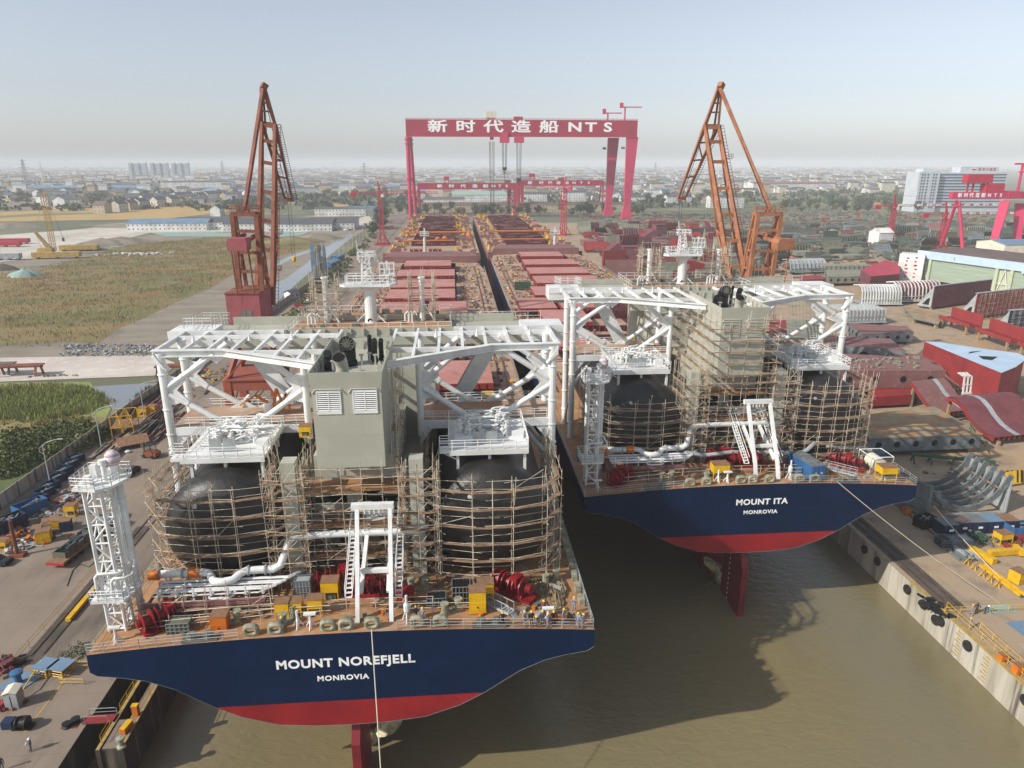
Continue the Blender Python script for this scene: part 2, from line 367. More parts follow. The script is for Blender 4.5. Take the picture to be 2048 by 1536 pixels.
px_sheet('field_grey_strip', [(0, 402), (232, 402), (222, 413), (90, 420), (0, 425)], .1, 'field_grey')
px_sheet('field_gold_strip', [(0, 425), (90, 420), (220, 414), (470, 407), (455, 424), (330, 438), (140, 441), (0, 443)], .1, 'field_gold')
px_sheet('field_green_strip', [(0, 432), (60, 428), (220, 424), (220, 427), (60, 433), (0, 436)], .14, 'field_green')
px_sheet('field_gold_patch', [(618, 416), (650, 408), (718, 405), (720, 416), (660, 422)], .1, 'field_gold')
px_sheet('field_green_wide', [(1290, 384), (1842, 384), (1838, 418), (1560, 412), (1290, 400)], .1, 'field_green')
px_sheet('field_gold_right', [(1716, 406), (1780, 405), (1786, 410), (1712, 411)], .16, 'field_gold')
px_sheet('field_grey_right', [(1500, 388), (1700, 386), (1712, 394), (1480, 398)], .14, 'field_grey')
# crane rails, rail bed, painted lines
def strip(name, x0, x1, y0, y1, m, z=.02): return sheet(name, [(x0, y0), (x1, y0), (x1, y1), (x0, y1)], z, m)
strip('rail_bed', -57.8, -55.2, 82, 119, 'stain_dark', .012)
for x in (-56.9, -55.5, -46.4, -45.0):
    b = MB(); b.box(x - .12, 84, 0, x + .12, 900, .1); b.done('crane_rail', 'rail_steel')['kind'] = 'structure'
for x in (71.2, 72.6, 82.5, 84.0):
    b = MB(); b.box(x - .12, 84 if x < 80 else 96, 0, x + .12, 700, .1); b.done('crane_rail', 'rail_steel')['kind'] = 'structure'
strip('painted_line', -50.3, -50.05, 70, 300, 'paint_line'); strip('painted_line', -64.1, -63.9, 120, 420, 'paint_line')
strip('oil_stain', 70.2, 73.4, 84, 300, 'stain_dark', .008)
# quay and dock walls
q = MB(); q.box(69.3, 64.2, -9, 70.6, 716, -.04); q.box(68.5, 30, -9, 70.6, 64.2, -.04)
quay = q.done('quay_wall', 'concrete_wall'); tag(quay, 'long pale concrete quay wall streaked with dark stains along the right of the water', 'quay wall')
c = MB(); c.box(69.2, 30, -.02, 69.9, 91, .16); c.done('coping', 'paint_line', quay); MATS['paint_line']
for y in (62.5, 79.5, 74.2):
    m_ = MB(); x = 68.48 if y < 64.2 else 69.28
    for k in range(8): m_.box(x - .01, y - .45, -4.4 + k * .52, x + .0, y + (.35 if k % 2 else .75), -4.4 + k * .52 + .22)
    m_.done('draught_scale', 'paint_line', quay)
q = MB(); q.box(-45.2, -80, -9, -43.8, 716, -.04)
q1 = q.done('dock_wall', 'dock_wall_dark'); tag(q1, 'dark stained dock wall under the left yard edge', 'dock wall')
p = MB(); p.box(-39.2, 66.7, -9, -38.0, 716, 0); p.box(-40.4, 66.7, -9, -39.2, 71.2, 0); p.box(-40.9, 66.5, -9, -40.4, 716, .1)
p.prism([(-43.8, 71.5), (-43.8, 716), (-40.9, 716), (-40.9, 71.5)], -9, -3.6)
pier = p.done('pier_wall', 'dock_wall_dark'); tag(pier, 'narrow concrete pier beside the sunken trench at the left edge of the dock', 'pier')
t = MB(); t.box(-40.3, 66.8, .004, -38.05, 71.1, .03); t.box(-39.15, 71.1, .004, -38.05, 300, .03); t.done('pier_top', 'yard_left', pier)
t = MB(); t.box(-38.25, 66.7, .03, -38.05, 120, .12); t.box(-40.85, 66.55, .1, -40.45, 120, .16); t.done('kerb', 'paint_line', pier)
q = MB(); q.box(-43.8, 716, -9, 69.3, 717.5, -.04); tag(q.done('dock_end_wall', 'concrete_wall'), 'concrete wall closing the far end of the dock behind the two distant hulls', 'dock wall')
# ------------------------------------------------------------ the two big ships, built in metres from the middle of the stern, deck edge = 0
STERN = [(25, 0), (25, -2.0), (24.3, -2.5), (22, -2.85), (19.9, -3.35), (17.3, -4.5), (13.6, -7), (11, -8.4), (7.4, -9.6), (3.5, -9.98), (0, -10.05)]
MIDS = [(25, 0), (25, -3), (25, -3.8), (25, -4.5), (25, -5.2), (25, -6), (25, -7), (25, -15), (24.2, -23), (22, -25), (0, -25)]
def dz(x): return 1.1 * (1 - (x / 25) ** 2)
def bowf(y): return 1. if y < 252 else 1 - .22 * ((y - 252) / 50) ** 1.7
def section(y):
    s = min(1, max(0, y / 75)); s = s * s * (3 - 2 * s); f = bowf(y)
    return [((a[0] * (1 - s) + b[0] * s) * f, y, a[1] * (1 - s) + b[1] * s) for a, b in zip(STERN, MIDS)]
YS = [0, 4, 10, 18, 28, 40, 55, 75, 120, 200, 252, 262, 272, 282, 290, 296, 302]
def hull(root):
    for nm, m, a, b in (('hull_topsides', 'hull_blue', 0, 7), ('hull_bottom', 'hull_red', 6, 11)):
        h = MB()
        for sd in (1, -1): h.loft([[(x * sd, y, z) for x, y, z in section(y)[a:b]] for y in YS])
        sec = section(0)
        if a == 0:
            up = [(x, dz(x)) for x in [25 - 50 * k / 16 for k in range(17)]]
            poly = up + [(-x, z) for x, y, z in sec[1:7]] + [(x, z) for x, y, z in reversed(sec[1:7])]
        else: poly = [(-x, z) for x, y, z in sec[6:]] + [(x, z) for x, y, z in reversed(sec[6:-1])]
        h.poly([(x, 0, z) for x, z in poly]); e_ = section(302)[a:b]; h.poly([p for p in e_] + [(-x, y, z) for x, y, z in reversed(e_)]); h.done(nm, m, root)
        if a == 0:
            e = MB(); pts = [(x, -.03, z) for x, z in ([(-x, z) for x, y, z in sec[1:]] + [(x, z) for x, y, z in reversed(sec[1:-1])])]
            e.path(pts, .022, 4); e.done('edge_bead', 'grey_steel', root)
    d = MB(); xs = [-1, -.8, -.6, -.4, -.2, 0, .2, .4, .6, .8, 1]
    d.loft([[(25 * k * bowf(y), y, dz(25 * k) * (1 - min(1, y / 60)) + .6 * (1 - k * k) * min(1, y / 60)) for k in xs] for y in YS]); d.done('main_deck', 'deck_primer', root)
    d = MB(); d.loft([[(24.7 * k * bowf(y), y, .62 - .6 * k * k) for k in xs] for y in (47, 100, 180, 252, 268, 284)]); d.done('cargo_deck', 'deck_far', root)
    # forecastle
    f = MB(); ring = [(25 * bowf(y) * 1.0, y) for y in (283, 288, 293, 297, 300, 302)]
    poly = [(x, y) for x, y in ring] + [(-x, y) for x, y in reversed(ring)]; f.prism(poly, 0.1, 3.4); f.done('forecastle', 'block_mauve', root)
    # rudder and propeller
    r = MB(); r.prism([(.1, -12.9), (2.4, -9.4), (7.3, -9.4), (7.4, -24.8), (0, -24.2)], -.45, .45, 'x')
    rd = r.done('rudder', 'rudder_red', root)
    a = MB()
    for k in range(14): a.box(-.48, 4.6, -23 + k * .9, -.455, 4.75, -22.6 + k * .9)
    a.done('draught_marks', 'letter_white', rd)
    s = MB(); s.prism([(8, -9.4), (20, -9.2), (20, -25), (15, -25), (12.4, -18)], -1.6, 1.6, 'x'); s.lathe((0, 9.6, -20.2), [(.6, 0), (1.2, .6), (1.4, 5)], 14, 'y'); s.done('stern_frame', 'rudder_red', root)
    p = MB(); p.lathe((0, 8.6, -20.2), [(.1, -.6), (.8, -.2), (.95, 1.1)], 14, 'y')
    for k in range(4):
        an = .5 + k * math.pi / 2; vs = []; n = 7
        for i in range(n):
            rr = .8 + 4.2 * i / (n - 1); wd = [.7, 1.2, 1.6, 1.8, 1.7, 1.2, .35][i]; tw = .9 - .55 * i / (n - 1)
            for sgn in (-1, 1):
                t_ = an + sgn * wd / rr * .6 * math.cos(tw) + .12 * i / n
                vs.append((rr * math.cos(t_), 9.0 + sgn * wd * .6 * math.sin(tw), -20.2 + rr * math.sin(t_)))
        fs = [(2 * i, 2 * i + 1, 2 * i + 3, 2 * i + 2) for i in range(n - 1)]; p.add(vs, fs)
        p.add([(x, y + .14, z) for x, y, z in vs], fs)
    p.done('propeller', 'bronze', root, smooth=True)

def block_house(root, two):
    # engine casing between the tanks, up to the funnel box
    b = MB(); b.box(-7.6, 13.4, 0, 7.6, 30, 9.8); b.box(-4.6, 13.4, 9.8, 4.6, 30, 14.6); b.box(-8.6, 30, 0, 8.6, 46, 20.2)
    for x in (-6.6, 6.9): b.box(x - .75, 9.6, 0, x + .75, 11.4, 15.4)
    low = b.done('deckhouse', 'sage_paint', root)
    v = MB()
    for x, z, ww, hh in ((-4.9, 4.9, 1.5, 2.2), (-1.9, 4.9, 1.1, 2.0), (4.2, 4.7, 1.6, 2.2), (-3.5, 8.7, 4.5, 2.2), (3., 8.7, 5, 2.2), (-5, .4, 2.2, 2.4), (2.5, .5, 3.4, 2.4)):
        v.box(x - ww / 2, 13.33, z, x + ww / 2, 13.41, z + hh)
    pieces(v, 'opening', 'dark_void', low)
    d = MB(); d.box(-7.4, 10.4, 3.7, 7.4, 13.4, 3.95); d.box(-7.2, 10.2, 7.6, 7.2, 13.4, 7.8); d.box(-6, 10.6, 11.4, 6, 13.4, 11.6)
    wd = d.done('walkway_deck', 'deck_primer', low)
    r = MB(); r.rail([(-7.2, 10.5, 3.95), (7.2, 10.5, 3.95)]); r.rail([(-7, 10.3, 7.8), (7, 10.3, 7.8)])
    for x0, z0, x1, z1 in ((-6, 0, -2.6, 3.8), (1.2, .1, 4.6, 3.7), (-5.6, 3.9, -2.8, 7.6)):
        for dy in (0, .8): r.tube((x0, 11.1 + dy, z1), (x1, 11.1 + dy, z0), .07, 4); r.tube((x0, 11.1 + dy, z1 + 1), (x1, 11.1 + dy, z0 + 1), .04, 4)
        for k in range(10):
            f_ = k / 9; r.box(x0 + (x1 - x0) * f_ - .12, 11.1, z1 + (z0 - z1) * f_, x0 + (x1 - x0) * f_ + .12, 11.9, z1 + (z0 - z1) * f_ + .04)
    r.done('railing', 'grey_light', low)
    g = MB()
    for k in range(26):
        x = random.uniform(-6.8, 6.4); z = random.choice((.2, .2, 4., 4., 7.9)); s = random.uniform(.3, .9); g.box(x, 12.2, z, x + s * 1.4, 13.3, z + s * 1.8)
    for k in range(9):
        z = random.uniform(.6, 11); x = random.uniform(-7, 3); g.tube((x, 12.9, z), (x + random.uniform(1, 4), 12.9, z), .12, 6)
        x = random.uniform(-7, 7); g.tube((x, 13, .1), (x, 13, random.uniform(3, 11)), .1, 6)
    g.done('deck_machinery', 'sage_dark', low)
    c = MB(); X0, X1, Y0, Y1, T = -3.4, 3.7, 9.6, 24.3, 25.3; rf = T - 1.35
    c.box(X0, Y0, 14.7, X1, Y1, rf)
    lip = [(X0, Y0), (X1, Y0), (X1, Y1), (X0, Y1)]; o = .22
    for (a, bq) in ((0, 1), (1, 2), (2, 3), (3, 0)):      # flared bulwark round the roof
        (xa, ya), (xb, yb) = lip[a], lip[bq]; cx, cy = (X0 + X1) / 2, (Y0 + Y1) / 2
        def out(x, y, k): return (x + (k if x > cx else -k), y + (k if y > cy else -k))
        q0 = [(xa, ya, rf + .02 - .55), (xb, yb, rf + .02 - .55), (*out(xb, yb, o), T), (*out(xa, ya, o), T)]
        q1 = [(*out(xa, ya, o - .14), T), (*out(xb, yb, o - .14), T), (*out(xb, yb, -.06), rf + .003), (*out(xa, ya, -.06), rf + .003)]
        c.poly(q0); c.poly(q1); c.poly([q0[3], q0[2], q1[1], q1[0]])
    cas = c.done('funnel_casing', 'sage_paint', root)
    s = MB()
    for k in range(9):
        y = Y0 + 1 + k * 1.6
        for x in (X0 + .12, X1 - .12): s.box(x - .06, y - .05, rf, x + .06, y + .05, T - .15)
    for k in range(5):
        x = X0 + .9 + k * 1.35; s.box(x - .05, Y1 - .2, rf, x + .05, Y1 - .08, T - .15)
    s.box(X0 + 1.2, Y0 + .06, rf, X0 + 1.5, Y0 + .1, rf + .4); pieces(s, 'stiffener', 'sage_paint', cas)
    for cx in (-1.72, 1.98):
        l = MB(); z0, z1, hw = 21.1, 23.2, 1.26
        lm = 'sage_paint' if two else 'white_paint'
        for x in (cx - hw, cx - .05, cx + hw - .1): l.box(x, Y0 - .1, z0, x + .12, Y0 - .002, z1)
        for z in (z0 - .32, z1 - .02): l.box(cx - hw, Y0 - .1, z, cx + hw + .02, Y0 - .002, z + (.4 if z < z1 - 1 else .14))
        lv = l.done('louvre', lm, cas)
        bk = MB(); bk.box(cx - hw + .05, Y0 - .012, z0, cx + hw - .05, Y0 - .004, z1); bk.done('louvre_back', 'black_metal', lv)
        sl = MB()
        for k in range(10): sl.obox((cx, Y0 - .07, z0 + .12 + k * .215), (2 * hw - .1, .13, .03), rx=R(50))
        sl.done('slat', lm, lv)
        e = MB(); e.path([(cx - hw - .35, Y0 - .08, z1 - .15), (cx - hw - .05, Y0 - .08, z1 + .28), (cx + hw + .05, Y0 - .08, z1 + .28), (cx + hw + .4, Y0 - .08, z1 - .15)], .07, 5); e.done('eyebrow', 'sage_paint', cas)
    p = MB(); p.path([(-.35, Y0 + 1.5, rf), (-.35, Y0 + 1.5, rf + 1.5), (-.4, Y0 + 1.35, rf + 2.0), (-.5, Y0 + .85, rf + 2.7)], .66, 18, cap=False)
    for dx in (-1.15, .95): p.path([(-.35 + dx * .75, Y0 + 1.2, rf + .05), (-.35 + dx * .75, Y0 + 1.2, rf + .75), (-.35 + dx * 1.15, Y0 + 1.2, rf + .75), (-.35 + dx * 1.15, Y0 + 1.2, rf + .1)], .09, 5)
    ex = p.done('exhaust_pipe', 'sage_paint', cas, smooth=True)
    vd = MB(); vd.lathe((0, 0, 0), [(.6, 0), (.58, .02)], 18); od = vd.done('mouth', 'dark_void', ex); od.location = (-.485, Y0 + .93, rf + 2.57); od.rotation_euler = (R(52), 0, 0)
    for (x, y, rr, hh) in ((-.6, Y0 + 7.6, .86, 2.6), (2.25, Y0 + 8.6, .3, 2.5), (2.9, Y0 + 9.4, .28, 2.3), (1.6, Y0 + 9.6, .25, 2.7), (-2.5, Y0 + 5.6, .42, 1.9)):
        p = MB(); p.lathe((x, y, rf), [(rr * 1.15, 0), (rr * 1.15, .5), (rr, .5), (rr, hh * .55)], 16); p.path([(x, y, rf + hh * .5), (x, y, rf + hh * .75), (x + .05, y - rr * .55, rf + hh * .98), (x + .08, y - rr * 1.3, rf + hh * 1.06)], rr, 16)
        u = p.done('uptake', 'black_metal', cas, smooth=False)
        if rr > .8:
            g_ = MB()
            for k in range(6): g_.tube((-rr * math.cos(k * math.pi / 6), 0, rr * math.sin(k * math.pi / 6)), (rr * math.cos(k * math.pi / 6), 0, -rr * math.sin(k * math.pi / 6)), .045, 4)
            for q in (.45, .95): g_.path([(rr * q * math.cos(2 * math.pi * k / 16), 0, rr * q * math.sin(2 * math.pi * k / 16)) for k in range(17)], .04, 4)
            o_ = g_.done('spoked_guard', 'sage_dark', u); o_.location = (x + .08, y - rr * 1.33, rf + hh * 1.06); o_.rotation_euler = (R(-12), 0, 0)
    g = MB()
    for x, y in ((.9, Y0 + 5), (3., Y0 + 5.4), (3.2, Y0 + 4.6), (2.9, Y0 + 7)): g.box(x - .2, y - .15, rf, x + .2, y + .15, rf + .3); g.box(x - .1, y - .1, rf + .3, x + .1, y + .1, rf + .5)
    for x, y in ((.9, Y0 + 7.4), (1.7, Y0 + 8.2), (2.4, Y0 + 7.4), (-1.9, Y0 + 5)): g.tube((x, y, rf), (x, y, rf + 1.1), .12, 6); g.box(x - .25, y - .15, rf + 1.1, x + .25, y + .15, rf + 1.25)
    pieces(g, 'roof_vent', 'sage_paint', cas)

def tank(root, sx):
    cx = 15.0 if sx > 0 else -14.1; Rr = 6.75; cz = 6.95; y0, L = 8.9, 31.
    prof = [(Rr * math.sin(t) ** .8 + .001, 3.4 * (1 - math.cos(t) ** .8)) for t in [k / 12 * math.pi / 2 for k in range(12)]] + [(Rr, 3.4)]
    prof = prof + [(r, L - h) for r, h in reversed(prof)]
    m = MB(); m.lathe((cx, y0, cz), prof, 48, 'y', cap=False); t = m.done('gas_tank', 'tank_black', root, smooth=True)
    s = MB()
    for y in (16, 33): s.prism([(cx - 5.6, 0), (cx + 5.6, 0), (cx + 5.2, 4.2), (cx + 3.2, 2.2), (cx, 1.2), (cx - 3.2, 2.2), (cx - 5.2, 4.2)], y - .6, y + .6, 'y')
    pieces(s, 'saddle', 'sage_dark', t)
    n = MB()
    for dx, y, z in ((-2.4, 11.2, 3.9), (1.7, 11.3, 3.7), (-.3, 12.5, 5.2), (.3, 12.5, 5.2), (-4., 12.2, 2.6)):
        rr = math.hypot(dx, z); n.lathe((cx + dx, y - 1.9, cz + z), [(.13, 0), (.22, 0), (.22, .5)], 8, 'y')
    pieces(n, 'lug', 'white_far', t)
    # white valve platform on top
    p = MB(); x0, x1, ya, yb, z = cx - 4.6, cx + 4.4, 12.6, 22.6, 15.0
    p.box(x0, ya, z - .28, x1, yb, z)
    for k in range(9): p.box(x0, ya + k * 1.2, z - .6, x1, ya + k * 1.2 + .12, z - .28)
    p.box(x0 - 1., ya, z - .3, x0, ya + 1.6, z)
    for x, y, lo in ((x0 + 1., ya + .5, 2.2), (x1 - .4, ya + .5, 2.4), (cx, ya + .6, 1.6), (x0 + 1.2, yb - 1, 2.), (x1 - .8, yb - 1, 2.)): p.box(x - .16, y - .16, z - lo - .5, x + .16, y + .16, z - .28)
    p.beam((x0 + 1, ya + .5, z - 1.3), (x0 - .8, ya + .5, z - .3), .14)
    pl = p.done('valve_platform', 'white_paint', t)
    r = MB(); r.rail([(x0 - 1, ya + .05, z), (x1, ya + .05, z), (x1, yb, z), (x0, yb, z), (x0, ya + 1.6, z), (x0 - 1, ya + 1.6, z), (x0 - 1, ya + .05, z)], 1.2, 1.4, .045, (.4, .8)); r.done('railing', 'white_paint', pl)
    g = MB(); rn = random.Random(3 + (sx > 0))
    for k in range(46):
        x = cx + rn.uniform(-3.4, 2.4); y = ya + rn.uniform(3.6, 8.); h = rn.uniform(.5, 1.9)
        g.lathe((x, y, z), [(.22, 0), (.22, .1), (.12, .1), (.12, h * .6), (.3, h * .6), (.3, h * .75), (.1, h * .75), (.1, h), (.26, h), (.26, h + .06)], 8)
        if k % 2: g.path([(x, y, z + h), (x, y, z + h + .4), (x + .3, y, z + h + .5), (x + rn.uniform(.5, 2), y + rn.uniform(-.5, .5), z + h + .5)], .11, 6)
    for k in range(6): y = ya + 3.4 + k * .7; g.path([(cx - 3.6, y, z + .25), (cx + rn.uniform(-1, 2), y, z + .25), (cx + 2.2, y + .6, z + rn.uniform(.3, 1.4))], .12, 6)
    g.box(x1 - 1.6, ya + 3, z, x1 - .3, ya + 4.2, z + .7); g.done('valve_gear', 'white_paint', pl)
    s = MB()
    for k in range(2): xx = cx - 1.2 + k * 1.5; s.box(xx - .65, ya + 1.6, z + .2, xx + .65, ya + 1.72, z + 1.6)
    s.done('cabinet', 'grey_light', pl)
    s = MB(); s.box(x0 + .7, ya + 3.0, z, x0 + 3.1, ya + 6.2, z + .5) if sx > 0 else s.box(x1 - 3.2, ya + 4.6, z, x1 - .1, yb - .4, z + .25); s.done('deck_box', 'white_paint', pl)
def wing_frame(root, sx):
    def P(x, y, z): return (x * sx, y, z)
    f = MB(); r = .42
    for y in (23, 30):
        f.tube(P(23.4, y, 0), P(23.4, y, 24.2), r + .08, 12); f.tube(P(6.9, y, 13 if y == 23 else 15), P(6.9, y, 24), r, 12)
        for z in (3, 6.5, 11.5, 14, 17.2, 21.6): f.lathe(P(23.4, y, z), [(r + .09, 0), (r + .2, .02), (r + .2, .14), (r + .09, .16)], 12)
        n1, n2 = (23., 19.6), (7.1, 19.6)
        for a, b in (((23, 20.1), (17.2, 24)), ((23, 19.2), (16.6, 15.2)), ((7.3, 20.), (11.8, 23.8)), ((7.3, 19.2), (13., 15.2))):
            f.tube(P(a[0], y, a[1]), P(b[0], y, b[1]), .36, 10)
            m0 = Vector(P(a[0], y, a[1])).lerp(Vector(P(b[0], y, b[1])), .3); m1 = Vector(P(a[0], y, a[1])).lerp(Vector(P(b[0], y, b[1])), .33); f.tube(m0, m1, .42, 10)
        for (cx, cz, w_) in ((23, 19.65, -2.2), (7.2, 19.6, 2.2)): f.prism([(cx * sx, cz - 1.9), ((cx + w_) * sx, cz - 1.35), ((cx + w_ * .45) * sx, cz), ((cx + w_) * sx, cz + 1.25), (cx * sx, cz + 1.9)], y - .12, y + .12, 'y')
        for cx in (17, 12.): f.prism([((cx - 1.6) * sx, 24), ((cx + 1.6) * sx, 24), (cx * sx, 22.9)], y - .1, y + .1, 'y')
        for cx in (16.6, 13.): f.prism([((cx - 1.7) * sx, 14.9), ((cx + 1.7) * sx, 14.9), (cx * sx, 16.)], y - .1, y + .1, 'y')
    f.tube(P(23.4, 23.2, 9), P(23.4, 30, 1), .2, 8); f.tube(P(23.3, 23, 9.5), P(17.5, 28, 14.6), .3, 8); f.tube(P(23.3, 30, 8.5), P(17.5, 36, 14.6), .3, 8)
    f.prism([(24 * sx, 24.3), (24 * sx, 23.3), (22.6 * sx, 22.1)], 22.4, 23.6, 'y')
    fr = f.done('support_frame', 'white_paint', root, smooth=False)
    b = MB(); z = 24.6
    for zz, hh in ((z, .1), (z - .72, .1)): b.prism([P(24.3, 22.6, 0)[:2], P(16, 22.4, 0)[:2], P(3.7, 15.4, 0)[:2], P(3.7, 16.2, 0)[:2], P(15.8, 23.2, 0)[:2], P(24.3, 23.4, 0)[:2]], zz - hh / 2, zz + hh / 2)
    b.prism([P(24.2, 22.97, 0)[:2], P(15.9, 22.77, 0)[:2], P(3.7, 15.77, 0)[:2], P(3.7, 15.87, 0)[:2], P(15.9, 22.87, 0)[:2], P(24.2, 23.07, 0)[:2]], z - .68, z - .05)
    b.beam(P(24.2, 30.4, z - .3), P(3.7, 30.4, z - .3), .36, .55); b.beam(P(24, 22.8, z - .3), P(24, 33, z - .3), .4, .6); b.beam(P(14., 22.2, z - .34), P(3.7, 22.2, z - .34), .35, .55)
    for k in range(7):
        x = 21 - k * 2.9; ya = 23 if x > 15 else 23 - (15.8 - x) * .58
        b.beam(P(x, ya, z - .3), P(x + .001, 33, z - .3), .34, .42)
    b.done('top_girder', 'white_paint', fr)
    l = MB()
    for x in (21, 14.2, 9.): l.lathe(P(x, 27.5, z - .05), [(.25, 0), (.12, .5), (.08, 1.0)], 8)
    l.done('pad_eye', 'white_paint', fr)
    d = MB(); xs = sorted((6.6 * sx, 23.3 * sx)); d.box(xs[0], 23.1, 14.55, xs[1], 30.6, 14.9)
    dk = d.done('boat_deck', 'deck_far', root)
    g = MB(); g.beam(P(23.3, 23, 14.4), P(6.6, 23, 14.4), .5, 1.0); g.beam(P(23.3, 30.7, 14.4), P(6.6, 30.7, 14.4), .4, .9)
    for x in (21.2, 8.4): g.prism([(23 * sx if x > 15 else 6.8 * sx, 14.), (x * sx, 14.), (23 * sx if x > 15 else 6.8 * sx, 11.8)], 22.9, 23.1, 'y')
    g.done('edge_girder', 'white_paint', dk)
    r_ = MB(); r_.rail([P(22.8, 23.2, 14.9), P(6.8, 23.2, 14.9)], 1.15, 1.6, .04, (.4, .8)); r_.rail([P(22.8, 30.5, 14.9), P(6.8, 30.5, 14.9)], 1.15, 1.6, .04, (.4, .8)); r_.done('railing', 'white_paint', dk)

def bridge(root, two):
    b = MB(); b.box(-25, 36, 21.4, 25, 40.5, 23.8) if two else b.box(-24.4, 33.2, 22.2, 24.4, 41, 23.6)
    b.box(-11, 33.4, 20.2, 11, 46.5, 24.05)
    br = b.done('bridge_deck', 'sage_paint', root)
    wz = MB()
    for sx in (-1, 1):
        a, c = sorted((20.5 * sx, 26.2 * sx)); wz.box(a, 33.1, 22.4, c, 37.6, 24.5)
        a, c = sorted((11.2 * sx, 26.2 * sx)); wz.box(a, 33.0, 23.63, c, 33.2, 24.6)
    pieces(wz, 'wing_bulwark', 'white_paint', br)
    s = MB()
    for k in range(24):
        x = -19.5 + k * 1.7; s.box(x - .07, 33.02, 23.63, x + .07, 33.3, 24.55)
    s.box(-20, 40.8, 23.6, 20, 40.95, 24.8); s.box(-20, 33.3, 23.61, 20, 33.38, 24.5); s.done('bulwark', 'sage_paint', br)
    d = MB(); d.box(-10.7, 33.8, 24.06, 10.7, 46.2, 24.1); d.done('compass_deck', 'deck_primer', br)
    r = MB(); r.rail([(-10.8, 33.7, 24.06), (10.8, 33.7, 24.06), (10.8, 46.3, 24.06), (-10.8, 46.3, 24.06)], 1.1, 1.7, .04, close=True)
    r.rail([(-24, 33.1, 24.9), (-20.4, 33.1, 24.9), (-20.4, 40.8, 24.1), (-24.2, 40.8, 24.1), (-24, 33.1, 24.9)], 1.4, 1.3, .045, (.4, .8)); r.rail([(10.9, 40.9, 23.7), (24, 40.9, 23.7)], 1.3, 1.8, .04); r.done('railing', 'white_far', br)
    for sx in (-1, 1):
        t = MB(); t.beam((16.8 * sx, 36.5, 22.2), (8.4 * sx, 36.5, 7.5), 2.2, 1.6, up=(0, 1, 0)); t.done('wing_strut', 'white_paint', br)
    g = MB()
    for k in range(34):
        x, y = random.uniform(-10, 10), random.uniform(34.5, 45); q = random.uniform(.2, .8); g.box(x, y, 24.1, x + q * 1.5, y + q, 24.1 + q)
    g.done('deck_fitting', 'sage_dark', br)
    m = MB(); m.lathe((-.4, 39, 24.1), [(.95, 0), (.8, .6), (.8, 4.6), (1.15, 5.3)], 16)
    for a, c in ((1.8, 0), (-1.8, .5)): m.beam((-.4 + a * 1.2, 38.4 + c, 24.1), (-.4, 39, 26.2), .14)
    mt = m.done('radar_mast', 'white_paint', root, smooth=False)
    h = MB(); h.lathe((-.5, 38.2, 24.5), [(.34, -.02), (.34, .02)], 14, 'y'); h.done('manhole', 'dark_void', mt)
    p = MB(); z = 29.4; p.prism([(-3.6, 37.4), (-4.4, 38.2), (-3.6, 40.4), (2.6, 40.4), (3.6, 39), (2.6, 37.4)], z, z + .3); p.prism([(-2.6, z), (1.8, z), (.4, z - .7), (-1.2, z - .7)], 38.4, 39.6, 'y')
    p.rail([(-3.5, 37.5, z + .3), (2.5, 37.5, z + .3), (3.4, 39, z + .3), (2.5, 40.3, z + .3), (-3.5, 40.3, z + .3)], 1.2, 1.1, .05, (.4, .8), close=True); p.done('mast_platform', 'white_paint', mt)
    l = MB(); w0, w1, zt = .75, .45, 33.2
    for dx in (-1, 1):
        for dy in (-1, 1): l.beam((-.6 + dx * w0, 39 + dy * w0, z + .3), (-.75 + dx * w1, 39 + dy * w1, zt), .14)
    for k in range(5):
        za, zb = z + .4 + k * .68, z + .4 + (k + 1) * .68
        for dy in (-1, 1):
            q = w0 + (w1 - w0) * k / 5; l.beam((-.6 - q, 39 + dy * q, za), (-.7 + q, 39 + dy * q, zb), .08); l.beam((-.6 - q, 39 + dy * q, za), (-.6 + q, 39 + dy * q, za), .08)
        for dx in (-1, 1): l.beam((-.65 + dx * q, 39 - q, za), (-.65 + dx * q, 39 + q, zb), .08)
    l.rail([(-1.7, 38.2, 33), (.6, 38.2, 33), (.6, 39.8, 33), (-1.7, 39.8, 33)], 1., 1, .06, close=True)
    for x, y, hh in ((-1.8, 38.6, 2.6), (-1.3, 39.6, 1.4), (.7, 38.8, .9), (-.4, 39, 1.2)): l.beam((x + .3, y, 32.6), (x, y, 33 + hh), .1)
    l.beam((-1.8, 38.6, 34.6), (-.4, 38.6, 33.4), .1); l.tube((-.6, 38.3, 31.2), (-.6, 37.6, 31.2), .3, 8); l.done('lattice_top', 'white_paint', mt)
    c = MB(); cx, cz = 2.2, 31.6; c.beam((cx - 1, 38.6, z + .3), (cx, 38.6, cz - .8), .12); c.beam((cx + 1, 38.6, z + .3), (cx, 38.6, cz - .8), .12); c.beam((cx, 38.6, z), (cx, 38.6, cz + 1.2), .25)
    for x in (-1, -.34, .34, 1):
        for y in (-.6, .6): c.beam((cx + x, 38.6 + y, cz - .7), (cx + x, 38.6 + y, cz + .9), .1)
    for zz in (-.7, .1, .9): c.rail([(cx - 1, 38, cz + zz), (cx + 1, 38, cz + zz), (cx + 1, 39.2, cz + zz), (cx - 1, 39.2, cz + zz)], .02, 3, .06, (), close=True)
    c.done('radar_cage', 'white_paint', mt)
